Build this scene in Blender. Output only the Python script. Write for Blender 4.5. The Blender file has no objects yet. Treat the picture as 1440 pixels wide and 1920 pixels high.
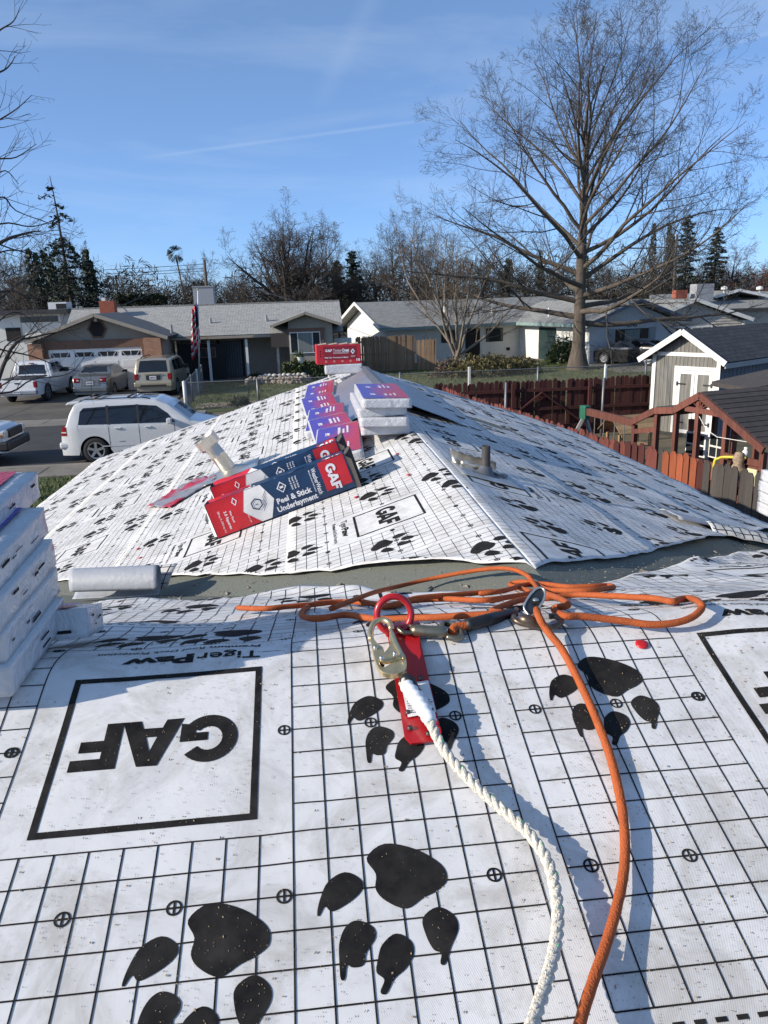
import bpy, bmesh, math, random
import numpy as np
from mathutils import Vector, Matrix, noise
from mathutils.geometry import tessellate_polygon
random.seed(7)
SC = bpy.context.scene
COL = SC.collection
PI = math.pi
rad = math.radians

# ------------------------------------------------------------------ camera
# world axes: X runs along the street and the near ridge, Y away from the camera, Z up (metres)
FPX, CAM_H = 1442.0, 4.25
def camera_axes(pitch=15.5, roll=1.8, yaw=5.5):
    p, r, a = rad(pitch), rad(roll), rad(yaw)
    fw = np.array([0, math.cos(p), -math.sin(p)]); rt = np.array([1.0, 0, 0]); up = np.array([0, math.sin(p), math.cos(p)])
    rt, up = rt*math.cos(r)-up*math.sin(r), up*math.cos(r)+rt*math.sin(r)
    M = np.array([[math.cos(a), math.sin(a), 0], [-math.sin(a), math.cos(a), 0], [0, 0, 1]])
    return M@fw, M@rt, M@up
FW, RT, UP = camera_axes()
CAM = np.array([0, 0, CAM_H])
cd = bpy.data.cameras.new('camera'); cam = bpy.data.objects.new('camera', cd); COL.objects.link(cam)
cam.matrix_world = Matrix(((RT[0], UP[0], -FW[0], 0), (RT[1], UP[1], -FW[1], 0), (RT[2], UP[2], -FW[2], CAM_H), (0, 0, 0, 1)))
cd.sensor_fit = 'VERTICAL'; cd.sensor_height = 24; cd.lens = 24*FPX/1920
cd.clip_start = 0.05; cd.clip_end = 3000
SC.camera = cam
SC.render.resolution_x, SC.render.resolution_y = 768, 1024

# ------------------------------------------------------------------ sky and sun
SUN_EL, SHADOW_DIR = 24.5, 12.0           # degrees; shadows run this way from +X
W = bpy.data.worlds.new('World'); SC.world = W; W.use_nodes = True
nt = W.node_tree; bg = nt.nodes['Background']
sky = nt.nodes.new('ShaderNodeTexSky'); sky.sky_type = 'NISHITA'; sky.sun_disc = False
sky.sun_elevation = rad(SUN_EL); sky.sun_rotation = rad(270-SHADOW_DIR); sky.altitude = 20; sky.air_density = 0.5; sky.dust_density = 0.7; sky.ozone_density = 6.0
# thin high cirrus streaks, by direction
tc = nt.nodes.new('ShaderNodeTexCoord'); mp = nt.nodes.new('ShaderNodeMapping'); mp.inputs['Scale'].default_value = (1.2, 5.0, 9.0); mp.inputs['Rotation'].default_value = (0.3, 0.25, 0.5)
nz = nt.nodes.new('ShaderNodeTexNoise'); nz.inputs['Scale'].default_value = 1.3; nz.inputs['Detail'].default_value = 7; nz.inputs['Roughness'].default_value = 0.62; nz.inputs['Distortion'].default_value = 0.5
rp = nt.nodes.new('ShaderNodeValToRGB'); rp.color_ramp.elements[0].position = 0.47; rp.color_ramp.elements[1].position = 0.85
rp.color_ramp.elements[1].color = (0.24, 0.24, 0.24, 1)
mx = nt.nodes.new('ShaderNodeMixRGB'); mx.inputs['Color2'].default_value = (5.2, 6.0, 6.6, 1)
nt.links.new(tc.outputs['Generated'], mp.inputs['Vector']); nt.links.new(mp.outputs['Vector'], nz.inputs['Vector'])
nt.links.new(nz.outputs['Fac'], rp.inputs['Fac']); nt.links.new(rp.outputs['Color'], mx.inputs['Fac'])
veil = nt.nodes.new('ShaderNodeMixRGB'); veil.blend_type = 'ADD'; veil.inputs['Fac'].default_value = 1.0; veil.inputs['Color2'].default_value = (0.62, 0.98, 1.40, 1)   # even veil of thin high haze
nt.links.new(sky.outputs['Color'], veil.inputs['Color1']); nt.links.new(veil.outputs['Color'], mx.inputs['Color1']); nt.links.new(mx.outputs['Color'], bg.inputs['Color'])
def sky_streak(p0, p1, width, fac, nscale):              # a vapour trail: a narrow band of directions, broken by noise
    ry = lambda x, y: FW+RT*((x-720)/FPX)-UP*((y-960)/FPX)
    a, b = ry(*p0), ry(*p1); a = a/np.linalg.norm(a); b = b/np.linalg.norm(b); n = np.cross(a, b); n /= np.linalg.norm(n); c = (a+b)/np.linalg.norm(a+b); half = math.acos(float(a@b))/2
    def nd(op, **kw):
        q = nt.nodes.new('ShaderNodeMath'); q.operation = op
        for i, v in kw.items(): q.inputs[int(i[1])].default_value = v
        return q
    def dot(vec):
        q = nt.nodes.new('ShaderNodeVectorMath'); q.operation = 'DOT_PRODUCT'; q.inputs[1].default_value = tuple(vec); nt.links.new(tc.outputs['Generated'], q.inputs[0]); return q.outputs['Value']
    d = nd('ABSOLUTE'); nt.links.new(dot(n), d.inputs[0])
    m1 = nt.nodes.new('ShaderNodeMapRange'); m1.interpolation_type = 'SMOOTHSTEP'; m1.inputs['From Min'].default_value = width; m1.inputs['From Max'].default_value = 0; nt.links.new(d.outputs[0], m1.inputs['Value'])
    m2 = nt.nodes.new('ShaderNodeMapRange'); m2.interpolation_type = 'SMOOTHSTEP'; m2.inputs['From Min'].default_value = math.cos(half*1.25); m2.inputs['From Max'].default_value = math.cos(half*.5); nt.links.new(dot(c), m2.inputs['Value'])
    nq = nt.nodes.new('ShaderNodeTexNoise'); nq.inputs['Scale'].default_value = nscale; nq.inputs['Detail'].default_value = 6; nt.links.new(tc.outputs['Generated'], nq.inputs['Vector'])
    a1 = nd('MULTIPLY'); a2 = nd('MULTIPLY'); a3 = nd('MULTIPLY', i1=fac); nt.links.new(m1.outputs[0], a1.inputs[0]); nt.links.new(m2.outputs[0], a1.inputs[1]); nt.links.new(a1.outputs[0], a2.inputs[0]); nt.links.new(nq.outputs['Fac'], a2.inputs[1]); nt.links.new(a2.outputs[0], a3.inputs[0])
    src = bg.inputs['Color'].links[0].from_socket; k = nt.nodes.new('ShaderNodeMixRGB'); k.inputs['Color2'].default_value = (5.6, 6.4, 7.0, 1); nt.links.new(src, k.inputs['Color1']); nt.links.new(a3.outputs[0], k.inputs['Fac']); nt.links.new(k.outputs['Color'], bg.inputs['Color'])
sky_streak((300, 292), (900, 212), .0032, .15, 9); sky_streak((600, 190), (720, -40), .018, .09, 16); sky_streak((1330, 95), (1480, 50), .0035, .14, 9)
bg.inputs['Strength'].default_value = 0.138
sl = bpy.data.lights.new('sun', 'SUN'); sl.energy = 5.0; sl.angle = rad(0.5); sl.color = (1.0, 0.905, 0.76)
so = bpy.data.objects.new('sun', sl); COL.objects.link(so)
sd = Vector((math.cos(rad(SHADOW_DIR))*math.cos(rad(SUN_EL)), math.sin(rad(SHADOW_DIR))*math.cos(rad(SUN_EL)), -math.sin(rad(SUN_EL))))
so.rotation_euler = sd.to_track_quat('-Z', 'Y').to_euler(); so.location = (-20, -5, 30)
vs = SC.view_settings; vs.view_transform = 'Standard'; vs.look = 'None'; vs.exposure = 0.20; vs.gamma = 1.0; vs.use_curve_mapping = False
SC.render.engine = 'CYCLES'

# ------------------------------------------------------------------ pixel -> place (a pixel gives a direction only)
def ray(x, y): return FW + RT*((x-720)/FPX) - UP*((y-960)/FPX)
def pz(x, y, z):                       # where the ray meets height z
    d = ray(x, y); return CAM + d*((z-CAM_H)/d[2])
def pv(x, y, v):                       # where it meets the upright plane Y = v
    d = ray(x, y); return CAM + d*(v/d[1])
def ppl(x, y, P0, n):                  # where it meets a plane
    d = ray(x, y); n = np.array(n, float); return CAM + d*(((np.array(P0)-CAM)@n)/(d@n))

# ------------------------------------------------------------------ materials
MATS = {}
def mat(name, col, rough=0.7, metal=0.0, var=0.12, scale=6.0, bump=0.0, bscale=None, col2=None, spec=0.5, coat=0.0, stretch=None, trans=0.0, emis=None, objvar=0.0, detail=5.0):
    if name in MATS: return MATS[name]
    m = bpy.data.materials.new(name); m.use_nodes = True; t = m.node_tree; b = t.nodes['Principled BSDF']
    b.inputs['Roughness'].default_value = rough; b.inputs['Metallic'].default_value = metal
    b.inputs['Specular IOR Level'].default_value = spec; b.inputs['Coat Weight'].default_value = coat
    if trans: b.inputs['Transmission Weight'].default_value = trans
    c = tuple(col)+(1,)
    tcn = t.nodes.new('ShaderNodeTexCoord'); vec = tcn.outputs['Object']
    if stretch:
        mpn = t.nodes.new('ShaderNodeMapping'); mpn.inputs['Scale'].default_value = stretch; t.links.new(vec, mpn.inputs['Vector']); vec = mpn.outputs['Vector']
    if var or col2:
        n = t.nodes.new('ShaderNodeTexNoise'); n.inputs['Scale'].default_value = scale; n.inputs['Detail'].default_value = detail; n.inputs['Roughness'].default_value = 0.65
        t.links.new(vec, n.inputs['Vector'])
        r = t.nodes.new('ShaderNodeValToRGB'); r.color_ramp.elements[0].position = 0.3; r.color_ramp.elements[1].position = 0.7
        c1 = tuple(max(0, x*(1-var)) for x in col)+(1,); c2 = (tuple(col2) if col2 else tuple(min(1, x*(1+var)) for x in col))+(1,)
        r.color_ramp.elements[0].color = c1; r.color_ramp.elements[1].color = c2
        t.links.new(n.outputs['Fac'], r.inputs['Fac']); out = r.outputs['Color']
        if objvar:
            oi = t.nodes.new('ShaderNodeObjectInfo'); hs = t.nodes.new('ShaderNodeHueSaturation'); ma = t.nodes.new('ShaderNodeMapRange')
            ma.inputs['To Min'].default_value = 1-objvar; ma.inputs['To Max'].default_value = 1+objvar
            t.links.new(oi.outputs['Random'], ma.inputs['Value']); t.links.new(ma.outputs['Result'], hs.inputs['Value']); t.links.new(out, hs.inputs['Color']); out = hs.outputs['Color']
        t.links.new(out, b.inputs['Base Color'])
    else: b.inputs['Base Color'].default_value = c
    if bump:
        n2 = t.nodes.new('ShaderNodeTexNoise'); n2.inputs['Scale'].default_value = bscale or scale*4; n2.inputs['Detail'].default_value = 6
        t.links.new(vec, n2.inputs['Vector']); bp = t.nodes.new('ShaderNodeBump'); bp.inputs['Strength'].default_value = bump; bp.inputs['Distance'].default_value = 0.02
        t.links.new(n2.outputs['Fac'], bp.inputs['Height']); t.links.new(bp.outputs['Normal'], b.inputs['Normal'])
    MATS[name] = m; return m
def nodes_of(m): return m.node_tree, m.node_tree.nodes['Principled BSDF']

# ------------------------------------------------------------------ mesh builder
class MB:
    def __init__(s): s.v = []; s.f = []; s.m = []
    def add(s, vs, fs, mi=0):
        o = len(s.v); s.v.extend([tuple(map(float, p)) for p in vs]); s.f.extend([tuple(i+o for i in f) for f in fs]); s.m.extend([mi]*len(fs)); return s
    def box(s, x0, x1, y0, y1, z0, z1, mi=0):
        P = [(x0,y0,z0),(x1,y0,z0),(x1,y1,z0),(x0,y1,z0),(x0,y0,z1),(x1,y0,z1),(x1,y1,z1),(x0,y1,z1)]
        return s.add(P, [(0,3,2,1),(4,5,6,7),(0,1,5,4),(1,2,6,5),(2,3,7,6),(3,0,4,7)], mi)
    def beam(s, a, b, w, h, mi=0, up=(0,0,1)):           # rectangular bar from a to b
        a = Vector(a); b = Vector(b); d = (b-a).normalized(); upv = Vector(up)
        x = d.cross(upv)
        if x.length < 1e-4: x = d.cross(Vector((1,0,0)))
        x.normalize(); y = x.cross(d)
        P = []
        for c in (a, b):
            for sx, sy in ((-1,-1),(1,-1),(1,1),(-1,1)): P.append(c+x*sx*w/2+y*sy*h/2)
        return s.add(P, [(0,1,2,3),(7,6,5,4),(0,4,5,1),(1,5,6,2),(2,6,7,3),(3,7,4,0)], mi)
    def prism(s, poly, vec, mi=0):                       # planar 3D polygon swept by vec
        n = len(poly); v = Vector(vec); P = [Vector(p) for p in poly]; Q = [p+v for p in P]
        return s.add(P+Q, [tuple(range(n))[::-1], tuple(range(n, 2*n))]+[(i, (i+1)%n, n+(i+1)%n, n+i) for i in range(n)], mi)
    def tube(s, pts, radii, n=6, mi=0, caps=True):
        pts = [Vector(p) for p in pts]; k = len(pts)
        if not hasattr(radii, '__len__'): radii = [radii]*k
        ref = Vector((0,0,1)); V = []; prev = None
        for i, p in enumerate(pts):
            d = (pts[min(i+1,k-1)]-pts[max(i-1,0)])
            d = d.normalized() if d.length > 1e-9 else Vector((0,0,1))
            if prev is None:
                x = d.cross(ref)
                if x.length < 1e-3: x = d.cross(Vector((1,0,0)))
            else: x = prev-d*prev.dot(d)
            if x.length < 1e-6: x = d.orthogonal()
            x.normalize(); prev = x; y = d.cross(x)
            for j in range(n):
                a = 2*PI*j/n; V.append(p+(x*math.cos(a)+y*math.sin(a))*radii[i])
        Fs = [(i*n+j, i*n+(j+1)%n, (i+1)*n+(j+1)%n, (i+1)*n+j) for i in range(k-1) for j in range(n)]
        if caps: Fs += [tuple(range(n))[::-1], tuple(range((k-1)*n, k*n))]
        return s.add(V, Fs, mi)
    def lathe(s, prof, n=20, c=(0,0,0), axis='z', mi=0, closed=False):     # prof: (radius, height)
        V = []
        for r, h in prof:
            for j in range(n):
                a = 2*PI*j/n; x, y = r*math.cos(a), r*math.sin(a)
                p = (x, y, h) if axis == 'z' else ((h, x, y) if axis == 'x' else (x, h, y))
                V.append((p[0]+c[0], p[1]+c[1], p[2]+c[2]))
        k = len(prof)
        return s.add(V, [(i*n+j, i*n+(j+1)%n, (i+1)*n+(j+1)%n, (i+1)*n+j) for i in range(k-1) for j in range(n)], mi)
    def grid(s, fn, nu, nv, mi=0, flip=False):
        V = [fn(i/nu, j/nv) for j in range(nv+1) for i in range(nu+1)]
        w = nu+1
        Fs = [(j*w+i, j*w+i+1, (j+1)*w+i+1, (j+1)*w+i) for j in range(nv) for i in range(nu)]
        if flip: Fs = [f[::-1] for f in Fs]
        return s.add(V, Fs, mi)
    def mesh(s, name='m'):
        me = bpy.data.meshes.new(name); me.from_pydata(s.v, [], s.f); 
        if any(s.m): me.polygons.foreach_set('material_index', s.m)
        me.update(); return me
    def build(s, name, mats, parent=None, smooth=False, bevel=0, loc=None, solid=0, rotz=None):
        me = s.mesh(name)
        return link(name, me, mats, parent, smooth, bevel, loc, solid, rotz)
def link(name, me, mats, parent=None, smooth=False, bevel=0, loc=None, solid=0, rotz=None):
    if not isinstance(mats, (list, tuple)): mats = [mats]
    if len(me.materials) == 0:
        for m in mats: me.materials.append(m)
    o = bpy.data.objects.new(name, me); COL.objects.link(o)
    if parent is not None: o.parent = parent
    if loc is not None: o.location = loc
    if rotz is not None: o.rotation_euler = (0, 0, rotz)
    if smooth: me.polygons.foreach_set('use_smooth', [True]*len(me.polygons))
    if solid: md = o.modifiers.new('thickness', 'SOLIDIFY'); md.thickness = solid; md.offset = -1
    if bevel: md = o.modifiers.new('bevel', 'BEVEL'); md.width = bevel; md.segments = 2; md.limit_method = 'ANGLE'; md.angle_limit = rad(40)
    return o
def tag(o, label=None, cat=None, group=None, kind=None):
    for k, x in (('label', label), ('category', cat), ('group', group), ('kind', kind)):
        if x: o[k] = x
    return o
def thing(name, label, cat, loc=(0,0,0), rotz=0.0, group=None, rot=None):
    o = bpy.data.objects.new(name, None); COL.objects.link(o); o.empty_display_size = 0.2
    o.location = loc; o.rotation_euler = rot if rot else (0, 0, rotz)
    return tag(o, label, cat, group)
def struct(o): o['kind'] = 'structure'; return o
def dup(root, loc=None, rot=None, label=None, group=None):
    def cp(o, par):
        c = o.copy(); COL.objects.link(c); c.parent = par
        for ch in list(o.children): cp(ch, c)
        return c
    r = cp(root, None)
    if loc is not None: r.location = loc
    if rot is not None: r.rotation_euler = rot
    return tag(r, label, None, group)

def lncosh(x):
    x = np.abs(x); return x+np.log1p(np.exp(-2*x))-math.log(2)
# numpy value noise, smooth
def vnoise(x, y, seed=0):
    x = np.asarray(x, float); y = np.asarray(y, float)
    xi = np.floor(x); yi = np.floor(y); fx = x-xi; fy = y-yi; fx = fx*fx*fx*(fx*(fx*6-15)+10); fy = fy*fy*fy*(fy*(fy*6-15)+10)
    def h(a, b):
        n = np.sin(a*127.1+b*311.7+seed*74.7)*43758.5453; return n-np.floor(n)
    return (h(xi,yi)*(1-fx)*(1-fy)+h(xi+1,yi)*fx*(1-fy)+h(xi,yi+1)*(1-fx)*fy+h(xi+1,yi+1)*fx*fy)*2-1

# flat print: closed 2D outlines -> triangles, cut so that they can follow a waving surface
def smooth_loop(pts, sub=4):
    n = len(pts); out = []
    for i in range(n):
        p0, p1, p2, p3 = (np.array(pts[(i+k)%n], float) for k in (-1, 0, 1, 2))
        for j in range(sub):
            t = j/sub; out.append(0.5*((2*p1)+(-p0+p2)*t+(2*p0-5*p1+4*p2-p3)*t*t+(-p0+3*p1-3*p2+p3)*t**3))
    return [tuple(p) for p in out]
def spline(pts, sub=6):                                  # open Catmull-Rom through 3D or 2D points
    P = [np.array(p, float) for p in pts]; P = [2*P[0]-P[1]]+P+[2*P[-1]-P[-2]]; out = []
    for i in range(1, len(P)-2):
        p0, p1, p2, p3 = P[i-1:i+3]
        for j in range(sub):
            t = j/sub; out.append(0.5*((2*p1)+(-p0+p2)*t+(2*p0-5*p1+4*p2-p3)*t*t+(-p0+3*p1-3*p2+p3)*t**3))
    out.append(P[-2]); return out
def flat(loops_list, cut=0.0):                           # [[outer, hole, ...], ...] -> (verts2d array, faces)
    bm = bmesh.new()
    for loops in loops_list:
        L = [[Vector((p[0], p[1], 0)) for p in lp] for lp in loops]
        flatv = [p for lp in L for p in lp]; bv = [bm.verts.new(p) for p in flatv]
        for t in tessellate_polygon(L):
            try: bm.faces.new([bv[i] for i in t])
            except ValueError: pass
    return _cut(bm, cut)
def _cut(bm, cut):
    if cut:
        xs = [v.co.x for v in bm.verts]; ys = [v.co.y for v in bm.verts]
        for ax, lo, hi in ((0, min(xs), max(xs)), (1, min(ys), max(ys))):
            k = math.floor(lo/cut)+1
            while k*cut < hi:
                co = [0,0,0]; no = [0,0,0]; co[ax] = k*cut; no[ax] = 1
                bmesh.ops.bisect_plane(bm, geom=bm.verts[:]+bm.edges[:]+bm.faces[:], plane_co=co, plane_no=no); k += 1
    for f in bm.faces:
        if f.normal.z < 0: f.normal_flip()
    bm.verts.index_update()
    V = np.array([(v.co.x, v.co.y) for v in bm.verts]); Fc = [tuple(v.index for v in f.verts) for f in bm.faces]
    bm.free(); return V, Fc
_TX = {}
def text2d(s, h, bold=0.0, width=None, cut=0.0, slant=0.0):    # text with cap height h, lower left at the origin
    key = (s, bold, slant)
    if key not in _TX:
        cu = bpy.data.curves.new('t', 'FONT'); cu.body = s; cu.size = 1.0; cu.offset = bold; cu.resolution_u = 3; cu.fill_mode = 'FRONT'; cu.shear = slant
        o = bpy.data.objects.new('t', cu); COL.objects.link(o)
        dg = bpy.context.evaluated_depsgraph_get(); me = bpy.data.meshes.new_from_object(o.evaluated_get(dg))
        V = np.array([(v.co.x, v.co.y) for v in me.vertices]); Fc = [tuple(p.vertices) for p in me.polygons]
        bpy.data.objects.remove(o); bpy.data.meshes.remove(me); bpy.data.curves.remove(cu)
        _TX[key] = (V, Fc)
    V, Fc = _TX[key]; V = V.copy(); V[:,0] -= V[:,0].min()
    V *= h/0.70
    if width: V[:,0] *= width/max(1e-6, V[:,0].max())
    if not cut: return V, Fc
    bm = bmesh.new(); bv = [bm.verts.new((x, y, 0)) for x, y in V]
    for f in Fc:
        try: bm.faces.new([bv[i] for i in f])
        except ValueError: pass
    return _cut(bm, cut)
class Print:                                             # collects flat print and maps it on a surface
    def __init__(s): s.V = []; s.F = []; s.n = 0
    def add(s, vf, dx=0, dy=0, sc=1.0, rot=0.0):
        V, Fc = vf; V = np.asarray(V, float)*sc
        if rot:
            c, q = math.cos(rot), math.sin(rot); V = np.stack([V[:,0]*c-V[:,1]*q, V[:,0]*q+V[:,1]*c], 1)
        V = V+np.array([dx, dy]); s.V.append(V); s.F.extend([tuple(i+s.n for i in f) for f in Fc]); s.n += len(V)
    def rect(s, x0, y0, x1, y1, step=1.0):
        nx = max(1, int(math.ceil((x1-x0)/step))); ny = max(1, int(math.ceil((y1-y0)/step)))
        X, Y = np.meshgrid(np.linspace(x0, x1, nx+1), np.linspace(y0, y1, ny+1)); w = nx+1
        s.add((np.stack([X.ravel(), Y.ravel()], 1), [(j*w+i, j*w+i+1, (j+1)*w+i+1, (j+1)*w+i) for j in range(ny) for i in range(nx)]))
    def build(s, name, fn, m, parent=None, keep=None, clampy=None):   # fn(x, y) arrays -> (N,3); keep(x, y) -> bool array
        if not s.V: return None
        V = np.concatenate(s.V); Fc = s.F
        if clampy:
            y0 = V[:,1].copy(); V[:,1] = np.clip(y0, *clampy); Fc = [f for f in Fc if max(V[i,1] for i in f)-min(V[i,1] for i in f) > 1e-5]
        if keep is not None:
            k = keep(V[:,0], V[:,1]); Fc = [f for f in Fc if all(k[i] for i in f)]
            if not Fc: return None
        P = fn(V[:,0], V[:,1]); me = bpy.data.meshes.new(name); used = sorted({i for f in Fc for i in f}); mpx = {i: j for j, i in enumerate(used)}
        me.from_pydata([tuple(P[i]) for i in used], [], [tuple(mpx[i] for i in f) for f in Fc]); me.update()
        return link(name, me, m, parent)
# ================================================================== OWN ROOF
TH = rad(17.64); ST, CT = math.sin(TH), math.cos(TH); SL = math.tan(TH)
V_R, Z_R = 1.42, 3.592                  # near ridge: Y and height
U_G, Z_G = 0.73, 3.37                   # ridge of the wing that runs away: X and height
U_L, U_RT = -2.93, 3.40                 # its eaves
CELL = 0.0508
def z_main(v): return Z_R-SL*abs(v-V_R)
def z_wing(u): return Z_G-SL*abs(u-U_G)
def zroof(u, v): return max(z_main(v), z_wing(u)) if 1.42 < v < 10.9 else z_main(v)
def hit(x, y, h=0.0):                   # first meeting of a pixel's ray with the roof raised by h
    d = ray(x, y); t = 0.5; prev = t
    while t < 16:
        P = CAM+d*t
        if P[2]-h < zroof(P[0], P[1]):
            lo, hi = prev, t
            for _ in range(24):
                m = (lo+hi)/2; P = CAM+d*m
                if P[2]-h < zroof(P[0], P[1]): hi = m
                else: lo = m
            return CAM+d*hi
        prev = t; t += 0.03
    return CAM+d*t
N_NEAR = np.array([0, -ST, CT]); N_FAR = np.array([0, ST, CT]); N_LEFT = np.array([-ST, 0, CT]); N_RIGHT = np.array([ST, 0, CT])
P_NEAR = np.array([0, V_R, Z_R]); P_WING = np.array([U_G, 0, Z_G])

def paper_mat():
    m = mat('underlayment_white', (0.68, 0.675, 0.67), rough=0.62, var=0.10, scale=4.0, spec=0.25, detail=9)
    t, b = nodes_of(m)
    # faint woven diagonal relief
    tcn = t.nodes.new('ShaderNodeTexCoord'); mp_ = t.nodes.new('ShaderNodeMapping'); mp_.inputs['Rotation'].default_value = (0, 0, 0.6)
    w = t.nodes.new('ShaderNodeTexWave'); w.inputs['Scale'].default_value = 160; w.inputs['Distortion'].default_value = 0.6
    n = t.nodes.new('ShaderNodeTexNoise'); n.inputs['Scale'].default_value = 28; n.inputs['Detail'].default_value = 8
    ad = t.nodes.new('ShaderNodeMath'); ad.operation = 'MULTIPLY_ADD'; ad.inputs[1].default_value = 0.12
    bp = t.nodes.new('ShaderNodeBump'); bp.inputs['Strength'].default_value = 0.30; bp.inputs['Distance'].default_value = 0.004
    t.links.new(tcn.outputs['Object'], mp_.inputs['Vector']); t.links.new(mp_.outputs['Vector'], w.inputs['Vector']); t.links.new(tcn.outputs['Object'], n.inputs['Vector'])
    # dirt tracked over the sheet
    nd_ = t.nodes.new('ShaderNodeTexNoise'); nd_.inputs['Scale'].default_value = 7; nd_.inputs['Detail'].default_value = 13; nd_.inputs['Roughness'].default_value = .72; nd_.inputs['Distortion'].default_value = .8
    rd_ = t.nodes.new('ShaderNodeValToRGB'); rd_.color_ramp.elements[0].position = .36; rd_.color_ramp.elements[0].color = (.74, .72, .69, 1); rd_.color_ramp.elements[1].position = .54
    ml_ = t.nodes.new('ShaderNodeMixRGB'); ml_.blend_type = 'MULTIPLY'; ml_.inputs['Fac'].default_value = 1.0; src_ = b.inputs['Base Color'].links[0].from_socket
    t.links.new(tcn.outputs['Object'], nd_.inputs['Vector']); t.links.new(nd_.outputs['Fac'], rd_.inputs['Fac']); t.links.new(src_, ml_.inputs['Color1']); t.links.new(rd_.outputs['Color'], ml_.inputs['Color2']); t.links.new(ml_.outputs['Color'], b.inputs['Base Color'])
    t.links.new(w.outputs['Fac'], ad.inputs[0]); t.links.new(n.outputs['Fac'], ad.inputs[2]); t.links.new(ad.outputs['Value'], bp.inputs['Height']); t.links.new(bp.outputs['Normal'], b.inputs['Normal'])
    return m
M_PAPER = paper_mat()
M_INK = mat('printed_black', (0.012, 0.012, 0.014), rough=0.8, var=0.3, scale=22, spec=0.08, col2=(.034,.032,.030), detail=9)
M_BACK = mat('underlayment_grey_back', (0.33, 0.35, 0.39), rough=0.55, var=0.08, scale=8, bump=0.15, bscale=30)
M_CAP = mat('valley_membrane', (0.115, 0.125, 0.105), rough=0.95, var=0.35, scale=260, bump=0.25, bscale=500, col2=(0.21, 0.22, 0.19))
M_FASCIA = mat('fascia_paint', (0.30, 0.27, 0.24), rough=0.6)
M_STUCCO = mat('stucco_own', (0.46, 0.43, 0.38), rough=0.9, bump=0.2, bscale=60)

house = thing('house', 'house being reroofed, its roof covered in white printed underlayment', 'house', (0, 0, 0))
def slab(name, pts, m, t=0.02, par=house):
    b = MB(); b.prism(pts, (0, 0, -t)); return b.build(name, m, par)
G_ = 0.011                               # deck lies this far below the sheets
U0, U1, VB, VE = -7.0, 4.0, -3.4, 5.3
slab('roof_deck', [(U0, VB, z_main(VB)-G_), (U1, VB, z_main(VB)-G_), (U1, V_R, Z_R-G_), (U0, V_R, Z_R-G_)], M_CAP)
slab('roof_deck', [(U0, V_R, Z_R-G_), (U1, V_R, Z_R-G_), (U1, VE, z_main(VE)-G_), (U0, VE, z_main(VE)-G_)], M_CAP)
vL, vR, vA = 10.95, 9.75, 10.6
A0 = V_R+(Z_R-Z_G)/SL
def vval(u): return V_R+(Z_R-z_wing(u))/SL
slab('roof_deck', [(U_G, A0, Z_G-G_+.002), (U_G, vA, Z_G-G_+.002), (U_L, vL, z_wing(U_L)-G_+.002), (U_L, vval(U_L), z_wing(U_L)-G_+.002)], M_CAP)
slab('roof_deck', [(U_G, A0, Z_G-G_+.002), (U_RT, vval(U_RT), z_wing(U_RT)-G_+.002), (U_RT, vR, z_wing(U_RT)-G_+.002), (U_G, vA, Z_G-G_+.002)], M_CAP)
b = MB(); b.box(U_L-.02, U_L+.02, vval(U_L), vL, z_wing(U_L)-.17, z_wing(U_L)-.035); b.build('fascia', M_FASCIA, house)
b = MB(); b.box(U_RT-.02, U_RT+.02, vval(U_RT), vR, z_wing(U_RT)-.17, z_wing(U_RT)-.035); b.build('fascia', M_FASCIA, house)
b = MB(); b.prism([(U_L+.4, vL-.4, 0), (U_RT-.4, vL-.4, 0), (U_RT-.4, vL-.4, z_wing(U_RT-.4)-.06), (U_G, vL-.4, Z_G-.1), (U_L+.4, vL-.4, z_wing(U_L+.4)-.06)][::-1], (0, .1, 0)); 
b.box(U_L+.4, U_L+.5, vval(U_L)-1, vL-.45, 0, z_wing(U_L+.4)-.1); b.box(U_RT-.5, U_RT-.4, vval(U_RT)-1, vR-.9, 0, z_wing(U_RT-.4)-.1)
b.box(U0+.4, U1-.4, VB+.4, VB+.5, 0, z_main(VB+.4)-.08); b.box(U0+.4, U1-.4, VE-.5, VE-.4, 0, z_main(VE-.4)-.08)
b.box(U0+.4, U0+.5, VB+.5, VE-.5, 0, z_main(VE)-.05); b.box(U1-.5, U1-.4, VB+.5, VE-.5, 0, z_main(VE)-.05)
b.build('wall', M_STUCCO, house)

# ---- the print: one repeat is 24 x 24 cells of two inches; x = reading direction, y = up the roll
def paw_shape():
    A = [[(2.13,9.10),(2.70,8.70),(3.59,8.97),(4.27,9.51),(4.36,9.99),(4.03,10.28),(3.61,10.45),(3.09,10.71),(2.55,10.43),(2.30,10.06),(2.35,9.61)],
         [(1.47,9.47),(1.90,9.72),(1.93,10.02),(1.60,10.33),(1.06,10.58),(0.86,10.42),(0.70,10.66),(0.63,10.60),(0.73,10.18),(0.97,9.71)],
         [(1.70,10.90),(2.12,11.12),(2.16,11.42),(1.90,11.76),(1.78,12.08),(1.50,12.12),(1.36,12.05),(1.28,12.38),(1.17,12.36),(1.16,11.95),(1.19,11.45),(1.38,11.05)],
         [(2.72,11.36),(3.10,11.60),(3.12,11.95),(2.87,12.28),(2.55,12.50),(2.30,12.84),(2.15,12.78),(2.28,12.50),(2.10,12.30),(2.16,12.00),(2.32,11.62)],
         [(3.95,10.75),(4.36,11.02),(4.42,11.40),(4.14,11.86),(4.02,12.10),(3.88,12.30),(3.78,12.24),(3.84,12.00),(3.66,11.88),(3.52,11.50),(3.50,11.02)]]
    return [[smooth_loop([(-(x-3.2), y-9.7) for x, y in q], 4)] for q in A]
PAW = flat(paw_shape(), 0.5)
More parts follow.
